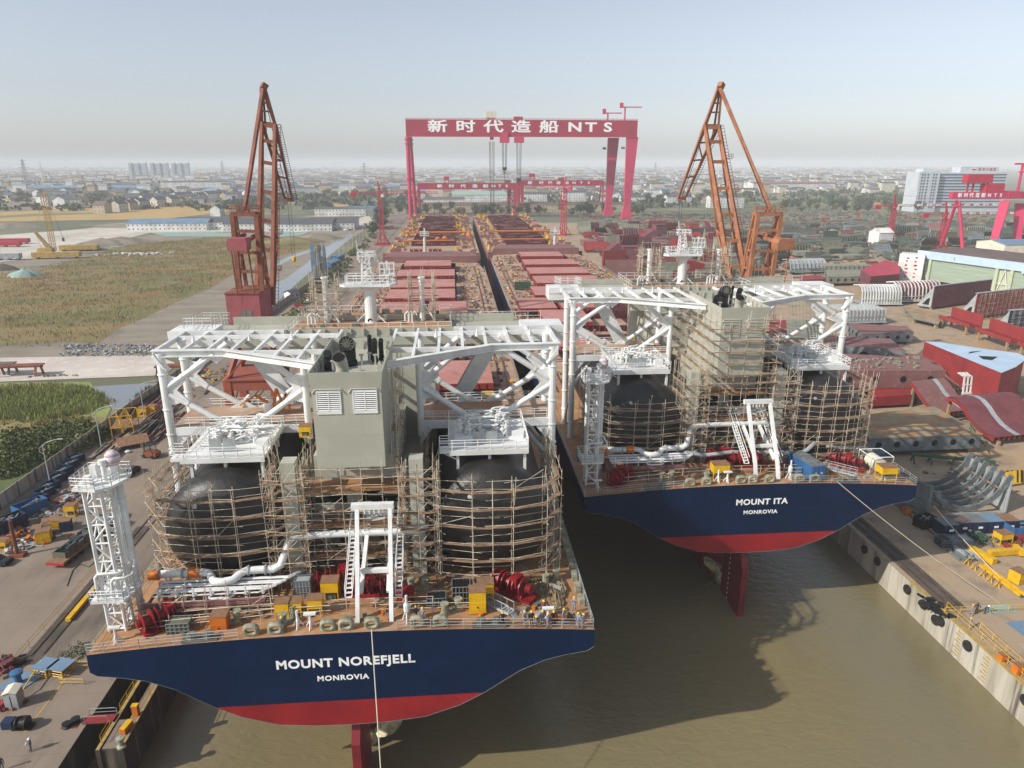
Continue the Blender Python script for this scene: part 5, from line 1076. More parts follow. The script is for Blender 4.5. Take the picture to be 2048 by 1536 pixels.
luffing_crane('luffing_crane', 'tall orange luffing crane standing behind the second ship', 'crane_orange', 'crane_house_red', (78.6, 187, 0),
    [aty(1496, 574, 186), aty(1541, 574, 186), aty(1516, 428, 186), aty(1562, 428, 186)], aty(1566, 488, 181), ((76, 183, 24.6), (83.4, 194, 31)),
    [aty(1464, 578, 190), aty(1496, 578, 190), aty(1410, 250, 199), aty(1437, 250, 199)], [aty(1440, 176, 195), aty(1355, 400, 214), aty(1370, 396, 214), aty(1539, 414, 187)], 1)

def cjk(parent, xs, z, y, size, sx, text='新时代造船NTS', m='letter_white'):
    for ch, x in zip(text, xs):
        o = writing(ch, size, 'sign_character', m, parent, (x, y, z), (R(90), 0, 0), .05, .0 if ord(ch) > 127 else .03 * size, sx=sx if ord(ch) > 127 else sx * .95, over=.026 * size if ord(ch) > 127 else 0)
def goliath(label, Y, x0, x1, zt, zb, txt_px, txt_z, cs, csx, soft_left=True, dep=9, back=38, scale=1., m='gantry_magenta', only=None, cab=()):
    r = thing('gantry_crane', label, 'crane', ((x0 + x1) / 2, Y, 0)); cx = (x0 + x1) / 2; a, b_ = x0 - cx, x1 - cx
    g = MB(); g.box(a, 0, zb, b_, dep * .55, zt); g.box(a, dep * .55 + back * .3, zb + 1, b_, dep + back * .3, zt - .6); gd = g.done('girder', 'gantry_girder', r)
    e = MB(); e.box(a + .1, -.6, zb - .25, b_ - .1, 0, zb + .35); e.rail([(a, -.4, zt), (b_, -.4, zt)], 1.3, 6, .14 * scale, (.6,)); e.done('walkway', m, gd)
    if txt_px: cjk(gd, [aty(p, 250, Y).x - cx for p in txt_px], txt_z, -.12, cs, csx)
    s = 1 if soft_left else -1; sl = a if soft_left else b_; st = b_ if soft_left else a
    for k, dy in enumerate((dep * .3, dep + back * .6)):
        if only != 'stiff':
            t = MB(); rr = 2.4 * scale; x = sl + s * (1.4 + k * 2) * scale; t.tube((x, dy * .4 + 3 * (k == 1), zb), (x + s * k * 2.5 * scale, dy, 2.2), rr, 14, rr * .85)
            for q in (.04, .09, .5): zz = zb * (1 - q); t.lathe((x, dy * (.4 + .6 * q), zz), [(rr, 0), (rr * 1.55, .1), (rr * 1.55, 1.4 * scale), (rr, 1.6 * scale)], 12)
            t.box(x + s * k * 2.5 * scale - 2 * scale, dy - 7 * scale, .4, x + s * k * 2.5 * scale + 2 * scale, dy + 7 * scale, 3 * scale); t.done('slender_leg', m, r)
        if only != 'soft':
            t = MB(); x = st - s * (7.5 + k * 15.5) * scale; w0, w1 = 6.4 * scale, 3.6 * scale
            t.loft([[(x - w0 + .4 * s * w0, dy - 2.5, zb + .3), (x + w0 + .4 * s * w0, dy - 2.5, zb + .3), (x + w0 + .4 * s * w0, dy + 2.5, zb + .3), (x - w0 + .4 * s * w0, dy + 2.5, zb + .3), (x - w0 + .4 * s * w0, dy - 2.5, zb + .3)], [(x - w1, dy - 2, 15 * scale), (x + w1, dy - 2, 15 * scale), (x + w1, dy + 2, 15 * scale), (x - w1, dy + 2, 15 * scale), (x - w1, dy - 2, 15 * scale)],
                    [(x - w1 * 1.7, dy - 3, 3), (x + w1 * 1.7, dy - 3, 3), (x + w1 * 1.7, dy + 3, 3), (x - w1 * 1.7, dy + 3, 3), (x - w1 * 1.7, dy - 3, 3)]]); t.box(x - w1 * 1.8, dy - 6 * scale, .4, x + w1 * 1.8, dy + 6 * scale, 3)
            lg = t.done('box_leg', m, r)
            q = MB(); zz = zb * .86; q.box(x - w0 - 3 * scale, dy - 2, zz, x - w0 + .6, dy + 2, zz + 2.4 * scale); q.done('leg_cabin', 'sage_dark', lg)
    return r, cx
r, cx = goliath('huge magenta gantry crane with white characters spanning the far end of the ships', 840, -50.6, 209.6, 109, 91, [875, 931, 987, 1042, 1098, 1150, 1182, 1216], 101, 13.6, 1.65)
X = lambda px: aty(px, 250, 840).x - cx
b = MB(); x = X(982); b.box(x - 6, 0, 111, x + 6, 10, 117.5); b.box(x - 4.5, 1, 109, x + 4.5, 9, 111); b.done('upper_trolley', 'cream', r)
b = MB(); x = X(1037); b.box(x - 5, 1, 109.1, x + 5, 9, 112.4); b.done('trolley_house', 'gantry_red', r)
for px, zl, hk in ((1009, 58, 1), (1038, 46, 1), (984, 16, 0)):
    x = X(px); b = MB(); b.box(x - 5.4, -3.4, 84.6, x + 5.4, 3, 90.6) if hk else b.box(x - 2, 6, 88, x + 2, 9, 91); b.box(x - 3.6, -3, 90.6, x + 3.6, -.7, 96) if px == 1009 else 0; t = b.done('hoist_trolley', 'gantry_magenta', r)
    c = MB(); [c.tube((x + k, 0 if hk else 8, 86), (x + k * .8, 0 if hk else 8, zl), .3, 4) for k in (-2.6, -1.2, 1.2, 2.6)]
    if hk: c.tube((x, 0, zl), (x, 0, zl - 26), .3, 5)
    c.done('hoist_rope', 'cable_dark', t)
    if hk: k = MB(); k.box(x - 2.4, -1, zl - 3, x + 2.4, 1, zl + .4); k.path([(x, 0, zl - 3), (x - 1.4, 0, zl - 5), (x, 0, zl - 6.4), (x + 1.4, 0, zl - 5)], .5, 5); k.done('hook_block', 'black_metal', t)
for px, py, L in ((1216, 226, 16), (1250, 214, 19)):
    x = X(px); z = aty(px, py, 842).z; b = MB(); b.tube((x, 3, 108.6), (x, 3, z), .9, 8); b.beam((x - 4, 3, z), (x + L, 3, z), 1.1); b.box(x - 6, 1.4, z - 1, x - 2.4, 4.6, z + 4.4); b.done('service_jib', 'gantry_magenta', r)
r, cx = goliath('small red gantry crane with white characters, left of the two behind the huge one', 930, -44.4, 81, 39, 31.5, [876, 900, 924, 948, 970, 986, 999, 1013], 35.2, 4.4, 1.6, True, 6, 22, .42, 'gantry_red')
b = MB(); x = aty(893, 360, 932).x - cx; b.box(x - 3.4, 0, 42.5, x + 3.4, 5, 47); b.box(x - 2.6, 1, 39, x - 1.6, 2, 42.5); b.box(x + 1.6, 1, 39, x + 2.6, 2, 42.5); b.done('trolley_cabin', 'gantry_red', r)
b = MB(); x = aty(1015, 360, 932).x - cx; b.box(x - 3.4, 0, 39.1, x + 3.4, 5, 43); b.done('trolley_house', 'rust_steel', r)
r, cx = goliath('small red gantry crane, right of the two behind the huge one', 985, 85, 203, 41, 34, [1061, 1084, 1102, 1119, 1136, 1151, 1166, 1181], 37.6, 4.2, 1.5, False, 6, 22, .42, 'gantry_red')
b = MB(); x = aty(1064, 358, 987).x - cx; b.box(x - 4, 0, 45, x + 4, 5, 49.5); b.box(x - 3, 1, 41, x - 2, 2, 45); b.box(x + 2, 1, 41, x + 3, 2, 45); b.done('trolley_cabin', 'gantry_red', r)
b = MB(); x = aty(1122, 362, 987).x - cx; b.box(x - 4, 0, 41.1, x + 4, 5, 44.6); b.done('trolley_house', 'rust_steel', r)
# shorter gantry at the right edge
r = thing('gantry_crane', 'pinkish red gantry crane with splayed legs at the right edge', 'crane', (372, 492, 0)); O = Vector((372, 492, 0)); P = lambda px, py, Y: aty(px, py, Y) - O
g = MB(); a, b_ = P(1906, 398, 490), P(2052, 405, 488); zt = a.z + 4.6; g.box(a.x, -1, a.z, b_.x + 18, 3, zt); g.box(b_.x - 12, -1.6, a.z + .4, b_.x - 2, 14, zt + .5); gd = g.done('girder', 'gantry_magenta', r)
cjk(gd, [P(p, 390, 490).x for p in (1922, 1934, 1945, 1957, 1969, 1981, 1993, 2004)], (a.z + zt) / 2, -1.12, 3.2, 1.0)
for (px, py), (qx, qy), y0, y1 in (((1914, 402), (1879, 498), 0, 20), ((1918, 402), (1926, 510), 0, -8)):
    b = MB(); t0, t1 = P(px, py, 492), P(qx, qy, 492 + y1); b.tube(t0, (t1.x, t1.y, .3), 1.1, 10, 1.3); b.lathe(t0 + Vector((0, 0, -4)), [(1.2, 0), (2, .2), (2, 1), (1.2, 1.2)], 10); b.done('slender_leg', 'gantry_magenta', r)
for (px, py), (qx, qy), y1 in (((2010, 404), (1979, 514), -20), ((2040, 408), (2032, 507), -6)):
    b = MB(); t0, t1 = P(px, py, 490 if y1 < -9 else 498), P(qx, qy, 492 + y1); b.beam(t0, (t1.x, t1.y, .3), 6., 3, 4, 3); b.done('box_leg', 'gantry_magenta', r)
b = MB(); x0, x1 = P(1936, 360, 492).x, P(1986, 360, 492).x; z = P(1936, 364, 492).z; b.loft([[(x0 + dx, 6 * dy, zz) for dx, dy in ((0, 0), (x1 - x0, 0), (x1 - x0, 1), (0, 1), (0, 0))] for zz in (z - .5, z + 5)]); b.box(x0, 0, z + 5, x1, 6, z + 5.1); b.box(x0, 0, z - .6, x1, 6, z - .5)
for x in (x0 + 2, x0 + 6, x1 - 5, x1 - 2): b.box(x, 2, zt, x + 1, 3, z)
b.done('trolley_cabin', 'gantry_red', r); b = MB(); x0, x1 = P(1972, 375, 492).x, P(2010, 375, 492).x; b.box(x0, 0, zt + .05, x1, 6, zt + 5.4); b.done('machinery_house', 'gantry_red', r)
b = MB(); q = P(2036, 378, 495); b.tube((q.x, 3, zt), (q.x, 3, zt + 19), .9, 8); b.beam((q.x - 6, 3, zt + 19), (q.x + 18, 3, zt + 19), 1.2); b.lathe((q.x, 3, zt + 13), [(.9, 0), (1.8, .3), (1.8, .9), (.9, 1.2)], 10); b.done('service_jib', 'gantry_magenta', r)

def tower_crane(label, loc, h, jl, jr, m='gantry_red', w_=1.6, stripe=False, foot=5., rz=0., cab=True):
    r = thing('tower_crane', label, 'crane', loc, rz); b = MB()
    for x in (-1, 1):
        for y in (-1, 1): b.beam((x * w_, y * w_, 0), (x * w_ * .8, y * w_ * .8, h), .5); b.beam((x * foot, y * foot, 0), (x * w_, y * w_, foot * 1.5), .5)
    n = max(4, int(h / 3.6))
    for k in range(n):
        z0, z1 = h * k / n, h * (k + 1) / n
        for s in (-1, 1): b.beam((-w_ * s, s * w_, z0), (w_ * s, s * w_, z1), .28); b.beam((s * w_, -w_ * s, z0), (s * w_, w_ * s, z1), .28); b.beam((-w_, s * w_, z1), (w_, s * w_, z1), .25)
    b.box(-foot - 1, -foot - 1, -.0, foot + 1, -foot, 1); b.box(-foot - 1, foot, 0, foot + 1, foot + 1, 1); b.done('mast', m, r)
    t = MB(); t.lathe((0, 0, h), [(2, 0), (2.2, .4), (2.2, 1.2), (1.5, 1.4)], 12); t.beam((0, 0, h + 1), (-1.5, 0, h + 11), .8); t.beam((1.5, 0, h + 1), (-1.5, 0, h + 11), .6); t.done('slewing_head', m, r)
    j = MB()
    for s in (-.7, .7): j.beam((-jl, s, h + 1.6), (jr, s, h + 1.6), .3)
    j.beam((-jl, 0, h + 3), (jr * .97, 0, h + 3), .3); k = 0; x = -jl
    while x < jr - 2: j.beam((x, .7, h + 1.6), (x + 1.5, 0, h + 3), .18); j.beam((x + 1.5, 0, h + 3), (x + 3, -.7, h + 1.6), .18); x += 3
    j.beam((-1.5, 0, h + 11), (jr * .7, 0, h + 3), .14); j.beam((-1.5, 0, h + 11), (-jl + 2, 0, h + 3), .14); j.box(-jl, -1.2, h - .6, -jl + 4, 1.2, h + 2.4); j.done('jib', m, r)
    if stripe:
        s = MB(); x = 3
        while x < jr - 3: s.box(x, -.85, h + 1.4, x + 4, .85, h + 3.2); x += 8
        s.done('white_band', 'white_far', r)
    c = MB(); c.box(.6, -2, h - 1, 2.8, .2, h + 1.4); c.done('cab', 'cream', r); return r
tower_crane('slim dark red tower crane on the left quay by the fence road', (-57.4, 585, 0), 38, 23, 46)
tower_crane('red slewing tower crane standing among the maroon hull blocks behind the ships', (99, 652, 0), 40, 8, 26, rz=R(140), w_=2.)
tower_crane('red tower crane with a red and white banded jib in the green block yard', aty(1783, 455, 560) * Vector((1, 1, 0)), 28, 16, 92, stripe=True, foot=6)
tower_crane('red tower crane with a banded jib just left of the splayed gantry legs', aty(1884, 475, 520) * Vector((1, 1, 0)), 24, 18, 80, stripe=True, foot=4)
# crawler crane on the white site
p = at(100, 510); r = thing('crawler_crane', 'yellow lattice boom crawler crane on the white concrete site', 'crane', p); b = MB()
for s in (-3.5, 3.5): b.prism([(-5, .2), (5, .2), (5.6, .9), (5, 1.7), (-5, 1.7), (-5.6, .9)], s - .7, s + .7, 'y')
b.done('track', 'black_metal', r); b = MB(); b.box(-6, -2.4, 1.8, 3, 2.4, 5); b.box(-7.2, -2.2, 2., -6, 2.2, 4.4); b.done('body', 'yellow_faded', r)
def lattice(b, p, q, w0, w1, n, t=.2, tb=.11):
    p, q = Vector(p), Vector(q); d, a, c = b.frame(p, q, (0, 1, 0)); co = [(1, 1), (1, -1), (-1, -1), (-1, 1)]
    def at_(f, k): w_ = w0 + (w1 - w0) * f; return p.lerp(q, f) + a * co[k][0] * w_ + c * co[k][1] * w_
    for k in range(4): b.beam(at_(0, k), at_(1, k), t)
    for i in range(n):
        for k in range(4): b.beam(at_(i / n, k), at_((i + 1) / n, (k + 1) % 4), tb); b.beam(at_(i / n, k), at_(i / n, (k + 1) % 4), tb)
b = MB(); lattice(b, (3, 0, 3), (3.5, 0, 44), 1.3, 1.6, 18, .3, .14); b.done('boom', 'yellow_faded', r)
b = MB(); lattice(b, (1, 0, 4), (-7, 0, 16), 1., .5, 5, .4, .25); b.tube((-7, 0, 16), (3.5, 0, 44), .12, 4); b.tube((-7, 0, 16), (-5, 0, 5), .12, 4); b.done('backmast', 'yellow_faded', r)
b = MB(); b.tube((4, 0, 44), (11, 0, 12), .1, 4); b.box(10.4, -.5, 9.5, 11.6, .5, 12); b.done('hook', 'cable_dark', r)
# ------------------------------------------------------------ left yard
def fence_pts(): return [(-86.6, 60), (-86.3, 128), (-84.7, 200), (-80.2, 300), (-75.6, 404)]
r = thing('perimeter_wall', 'long grey panel wall between the left yard and the green thicket', 'wall', (-86.3, 128, 0)); O = Vector((-86.3, 128, 0)); pts = [Vector((x, y, 0)) for x, y in fence_pts()]
b = MB(); c = MB()
for a, q in zip(pts, pts[1:]):
    b.beam(a - O + Vector((0, 0, 1.4)), q - O + Vector((0, 0, 1.4)), .14, 2.8); k = int((q - a).length / 6)
    for i in range(k + 1): p = a.lerp(q, i / k) - O; c.box(p.x - .16, p.y - .16, 0, p.x + .16, p.y + .16, 3.0)
b.done('panel', 'concrete_wall', r); c.done('post', 'grey_steel', r)
# street lamps along the wall
L = MB(); L.lathe((0, 0, 0), [(.28, 0), (.28, .3), (.13, .35), (.08, 9)], 8)
lr = thing('street_lamp', 'grey street lamp on the yard wall nearest the camera, arm over the road', 'lamp'); L.done('post', 'lamp_grey', lr)
b = MB(); b.path([(0, 0, 8.6), (.6, 0, 9.3), (1.6, .1, 9.7), (3.2, .2, 10.0)], .06, 5); b.path([(0, 0, 6.9), (-.7, 0, 7.4), (-.8, 0, 8.2), (-.1, 0, 8.7)], .05, 5); b.done('arm', 'lamp_grey', lr)
b = MB(); b.obox((3.5, .2, 10.0), (.9, .3, .12)); b.done('lamp_head', 'lamp_grey', lr); LP = Proto(lr)
lamp_lab = ['grey street lamp on the yard wall nearest the camera, arm over the road', 'street lamp second from the camera, above the end of the blue skips', 'street lamp third from the camera, behind the yellow frame', None]
y = 136.5; k = 0
for (px, py) in ((106, 972), (207, 896), (293, 838)): p = at(px, py); LP.put((p.x - .4, p.y, 0), 0, lamp_lab[k], 'street lamps along the yard wall'); k += 1
for i, Y in enumerate([225 + 26 * j for j in range(19)]):
    x = -83.5 + (Y - 225) * .043 if Y < 420 else -75 - (Y - 404) * .02
    LP.put((x, Y, 0), 0, 'far street lamp in the long row beside the canal', 'street lamps along the yard wall')
# containers, skips, cabinets
GB = 'blue skips against the yard wall'
for i, (px, py, lab) in enumerate(((20, 1058, 'largest blue skip with a pale lid at the left edge of the photo'), (63, 1026, 'blue skip with a pale blue roof second along the wall'))): skip_box(lab, px, py, 0, 5.2, 2.6, 2.3, 'blue_dark' if i == 0 else 'blue_paint', R(58), GB)
for i, (px, py) in enumerate(((78, 1008), (90, 993), (102, 980), (116, 964), (128, 950), (142, 936), (152, 925))): skip_box('dark blue skip in the row under the nearest street lamp, ' + ('nearest', 'second nearest', 'third', 'middle', 'fifth', 'sixth', 'farthest')[i] + ' of seven', px, py, 0, 3.2, 2., 1.6, 'blue_dark', R(70), GB)
GC = 'yellow machine cabinets in the left yard'
cabinet('yellow cabinet beside the pile of grey pipe fittings in the left yard', 145, 1030, 0, 1.9, 1.7, 2.2, group=GC); cabinet('yellow cabinet nearest the loaded flatbed trailer', 90, 1083, 0, 2.2, 1.9, 2.2, 'machine_yellow', False, .3, GC)
cabinet('yellow cabinet partly behind a blue box in the left yard', 120, 1055, 0, 1.8, 1.7, 1.7, 'machine_yellow', False, .2, GC); cabinet('blue box cabinet in the yard beside a yellow one', 134, 1060, 0, 1.7, 1.6, 2.0, 'blue_dark', False, .25, None); cabinet('blue cabinet leaning behind the yellow cabinet near the trailer', 77, 1073, 0, 1.5, 1.8, 1.9, 'blue_paint', False, .3, None)
cabinet('yellow cage at the very left edge of the photo', 6, 1097, 0, 2., 1.6, 1.6, group=GC); cabinet('orange yellow box at the fence by the black trestle', 288, 832, 0, 2.2, 2., 2.4, 'machine_yellow', False, 0, GC); cabinet('second orange yellow box at the fence by the black trestle', 306, 828, 0, 2., 2., 2.4, 'machine_yellow', False, 0, GC)
cabinet('cream and yellow crate on the scrap heap', 103, 1050, 0, 2.6, 1.8, 1.2, 'cream', False, .5, None); cabinet('blue machine half hidden by the white lattice mast', 216, 1040, 0, 2.2, 2., 1.8, 'blue_paint', False, .2, None)
def heap(name, label, cat, px, py, n, spread, mats, seed, hgt=.8, long=0., rz=0.):
    rn = random.Random(seed); p = at(px, py); r = thing(name, label, cat, p, rz); per = {}
    for i in range(n):
        m = mats[i % len(mats)]; b = per.setdefault(m, MB()); x, y = rn.gauss(0, spread[0]), rn.gauss(0, spread[1]); z = rn.uniform(.1, hgt) * max(.25, 1 - (abs(x) / spread[0] / 3)); a = rn.uniform(0, 3.14)
        if long: d = Vector((rn.uniform(-.12, .12), 1, rn.uniform(-.03, .03))) * long * rn.uniform(.6, 1); b.beam(Vector((x, y, z)) - d / 2, Vector((x, y, z)) + d / 2, .3, .35)
        elif rn.random() < .45: d = Vector((math.cos(a), math.sin(a), rn.uniform(-.2, .2))) * rn.uniform(.4, 1.3); b.tube(Vector((x, y, z)) - d / 2, Vector((x, y, z)) + d / 2, rn.uniform(.1, .32), 8)
        else: b.obox((x, y, z), (rn.uniform(.4, 1.4), rn.uniform(.3, .9), rn.uniform(.1, .5)), a, rn.uniform(-.3, .3))
    for m, b in per.items(): b.done('scrap_pile', m, r)['kind'] = 'stuff'
    return r
heap('scrap_heap', 'heap of grey pipe fittings and flanges beside the blue skips', 'scrap', 140, 1000, 90, (2.6, 3.6), ['grey_light', 'grey_steel', 'rust_steel'], 1)
heap('scrap_heap', 'mixed scrap heap of rings and plates beside the tall red post', 'scrap', 62, 1065, 90, (2.8, 2.6), ['grey_steel', 'rust_steel', 'black_metal', 'orange_paint'], 2)
heap('scrap_heap', 'small heap of white wrapped bundles at the foot of the red post', 'scrap', 42, 1095, 36, (1.2, .9), ['white_far', 'grey_light'], 3, .6)
heap('girder_stack', 'long stack of dark steel beams along the wall beyond the forklift', 'beams', 335, 800, 44, (3.4, 7), ['rust_steel', 'block_maroon', 'sage_dark'], 4, 1.6, 14.)
heap('girder_stack', 'stack of rusty beams and frames near the yellow scaffold frame', 'beams', 300, 862, 60, (4, 6), ['rust_steel', 'black_metal', 'sage_dark'], 5, 1.8, 9.)
heap('scrap_heap', 'heap of yellow and orange gear with blue bins beyond the beam stack', 'scrap', 432, 752, 60, (4, 5), ['machine_yellow', 'orange_paint', 'blue_dark', 'sage_dark'], 6, 1.6)
heap('scrap_heap', 'orange drums in a long row beside the canal wall', 'drums', 628, 588, 40, (1.6, 9), ['orange_paint', 'rust_steel'], 7, 1.4)
heap('scrap_heap', 'yellow machine parts heaped beside the rusty crane foot', 'scrap', 578, 634, 40, (2.6, 6), ['machine_yellow', 'sage_dark'], 8, 2.4)
heap('scrap_heap', 'dark row of bundled material along the far canal wall', 'scrap', 735, 482, 90, (3, 40), ['sage_dark', 'rust_steel', 'block_olive', 'black_metal'], 9, 2.6)
heap('scrap_heap', 'yellow gear pile on the far quay before the blue sheds', 'scrap', 684, 512, 40, (3, 8), ['machine_yellow', 'sage_dark'], 10, 2.2)
heap('scrap_heap', 'dark trusses and plates stacked at the foot of the rusty crane', 'scrap', 560, 662, 60, (4, 7), ['rust_steel', 'black_metal'], 11, 2.6, 8.)
heap('scrap_heap', 'red steel rack pile beside the yellow parts', 'scrap', 599, 615, 24, (1.6, 2.4), ['gantry_red'], 12, 2.)
b = MB(); b.tube((0, 0, 0), (0, 0, 6.5), .28, 8); b.box(-1., -.7, 0, 1.2, .7, .5); b.beam((-.9, 0, .4), (-.15, 0, 3.4), .25); p = at(36, 1112); tag(b.done('steel_post', 'rust_steel', loc=p), 'tall rust red steel post on a foot plate in the left yard', 'post')
# flatbed trailer with pipes
p = at(112, 1138); r = thing('flatbed_trailer', 'low flatbed trailer loaded with bundles of grey pipes', 'trailer', (p.x, p.y, 0), R(-9)); b = MB(); b.box(-1.5, 0, .95, 1.5, 15, 1.2); b.box(-1.3, .2, .7, -1.1, 15, .95); b.box(1.1, .2, .7, 1.3, 15, .95); b.done('bed', 'rust_top', r)
for y in (1.6, 3.1, 4.6, 12, 13.4):
    for x in (-1.1, 1.1): b = MB(); b.lathe((x - .2, y, .5), [(.2, 0), (.5, .02), (.5, .38), (.2, .4)], 12, 'x'); b.done('wheel', 'rubber', r)
b = MB(); b.box(-1.5, -.08, .65, 1.5, 0, 1.0); b.done('rear_bumper', 'sign_red', r)
pl = thing('pipe_bundle', 'bundles of grey pipe offcuts riding on the flatbed trailer', 'pipes', (p.x, p.y, 1.2), R(-9)); b = MB(); rn = random.Random(4)
for k in range(70): y = rn.uniform(1.6, 13); x = rn.uniform(-.9, .9); z = .2 + rn.random() * 1.2; b.tube((x, y, z), (x + rn.uniform(-.2, .2), y + rn.uniform(.8, 2.4), z), .16, 8, cap=False)
b.done('pipes', 'grey_steel', pl); b = MB()
for k in range(5): b.box(-1.1, 1.2 + k * 2.5, 0, 1.1, 1.35 + k * 2.5, 1.); b.box(-1.1, 1.2 + k * 2.5, 0, -1., 3.4 + k * 2.5, 1.); b.box(1., 1.2 + k * 2.5, 0, 1.1, 3.4 + k * 2.5, 1.)
b.done('stanchion', 'block_olive', pl)
# forklift, cars, carts
p = at(303, 914); r = thing('forklift', 'forklift truck carrying a stack of grey gear on the left road', 'forklift', (p.x, p.y, 0), R(70)); b = MB(); b.box(-1., -1.3, .4, 1., 1.3, 1.5); b.box(-.9, -1.9, .5, .9, -1.3, 1.4); b.done('body', 'rust_steel', r); b = MB()
for x in (-.8, .8):
    for y in (-.9, .9): b.beam((x, y, 1.5), (x * .9, y * .8, 2.9), .1)
b.box(-.9, -.9, 2.9, .9, .9, 3.0); b.done('cage', 'black_metal', r)
for x in (-.95, .95):
    for y in (-1.1, 1.1): b = MB(); b.lathe((x - .15, y, .45), [(.2, 0), (.45, .02), (.45, .3), (.2, .32)], 12, 'x'); b.done('wheel', 'rubber', r)
b = MB(); [b.box(x - .08, 1.3, .2, x + .08, 1.5, 3.2) for x in (-.45, .45)]; [b.box(x - .1, 1.4, .2, x + .1, 2.8, .3) for x in (-.45, .45)]; b.done('mast', 'sage_dark', r)
def car(label, px, py, m, rz): 
    p = at(px, py); r = thing('parked_car', label, 'car', (p.x, p.y, 0), rz, 'cars on the yards and roads'); b = MB()
    b.loft([[(sx * w_, y, z) for sx, w_, z in ((-1, .85, .3), (-1, .9, .7), (-1, wr, zr), (1, wr, zr), (1, .9, .7), (1, .85, .3), (-1, .85, .3))] for y, zr, wr in ((-2.2, .72, .84), (-2., .9, .86), (-1., .98, .86), (-.3, 1.45, .7), (1.1, 1.48, .7), (1.8, 1.0, .84), (2.15, .9, .84), (2.2, .6, .84))]); b.done('body', m, r)
    b = MB(); b.poly([(-.72, -.98, 1.01), (.72, -.98, 1.01), (.64, -.36, 1.4), (-.64, -.36, 1.4)]); b.poly([(-.7, 1.78, 1.05), (.7, 1.78, 1.05), (.62, 1.18, 1.42), (-.62, 1.18, 1.42)]); b.done('windscreen', 'glass_dark', r)
    for x in (-.82, .82):
        for y in (-1.35, 1.35): w_ = MB(); w_.lathe((x - .1, y, .33), [(.15, 0), (.33, .02), (.33, .18), (.15, .2)], 12, 'x'); w_.done('wheel', 'rubber', r)
car('white car parked on the left quay beside the rusty crane', 616, 606, 'car_white', R(-20)); car('white car driving alone on the far left quay', 700, 535, 'car_white', R(-60)); car('dark car beside the white car near the rusty crane', 622, 600, 'car_dark', R(-20)); car('dark green car behind the head of the white lattice mast', 263, 948, 'car_dark', R(-8)); car('dark vehicle cut by the left edge of the photo', -4, 1128, 'car_dark', R(80))
for i, (px, py) in enumerate(((664, 462), (673, 461), (690, 461), (701, 461))): car('car parked before the long sheds, ' + ('leftmost', 'second', 'third', 'rightmost')[i] + ' of four', px, py, 'car_dark' if i != 2 else 'car_white', R(90))
# yellow scaffold tower, rust plate, blue sheds, huts
p = at(248, 876); r = thing('work_tower', 'yellow open steel frame standing on legs by the yard wall', 'frame', (p.x, p.y, 0), R(12)); b = MB()
for k in range(2):
    x0 = -2.4 + k * 2.5
    for x in (x0, x0 + 2.2):
        for y in (0, 6): b.beam((x, y, 0), (x, y, 5.4), .16)
    for z in (2.6, 5.4): b.rail([(x0, 0, z), (x0 + 2.2, 0, z), (x0 + 2.2, 6, z), (x0, 6, z)], .05, 9, .09, (), close=True)
    b.beam((x0, 0, 2.6), (x0 + 2.2, 0, 5.4), .12); b.beam((x0 + 2.2, 0, 2.6), (x0, 6, 5.4), .12); b.beam((x0 + 2.2, 6, 0), (x0, 0, 2.6), .12)
b.done('frame', 'machine_yellow', r); b = MB(); b.box(-2.4, 0, 2.62, 2.4, 6, 2.72); b.done('floor', 'rust_top', r)
b = MB(); b.obox((0, 0, 1.6), (6.4, 3.4, .12), R(30), R(20)); b.beam((-2, .6, 0), (-2, .6, 1.4), .2); b.beam((2, -.8, 0), (2, -.8, 1.2), .2); p = at(268, 893); tag(b.done('steel_plate', 'rust_top', loc=p), 'tilted rusty steel plate leaning before the yellow frame', 'plate')
b = MB(); b.beam((0, 0, .9), (0, 22, .9), 2.2, .6); [b.box(-1., y, 0, 1., y + .4, .6) for y in (1, 8, 15, 21)]; p = at(196, 935); o = b.done('girder', 'block_tan', loc=(p.x, p.y, 0)); tag(o, 'long tan girder lying along the yard wall below the yellow frame', 'girder')
b = MB(); b.lathe((0, 0, .3), [(.01, -.3), (.6, -.2), (.7, 0), (.4, .2), (.05, .25)], 9); p = at(256, 905); tag(b.done('white_sack', 'white_far', loc=p), 'small white sack on the ground beside the forklift', 'sack')
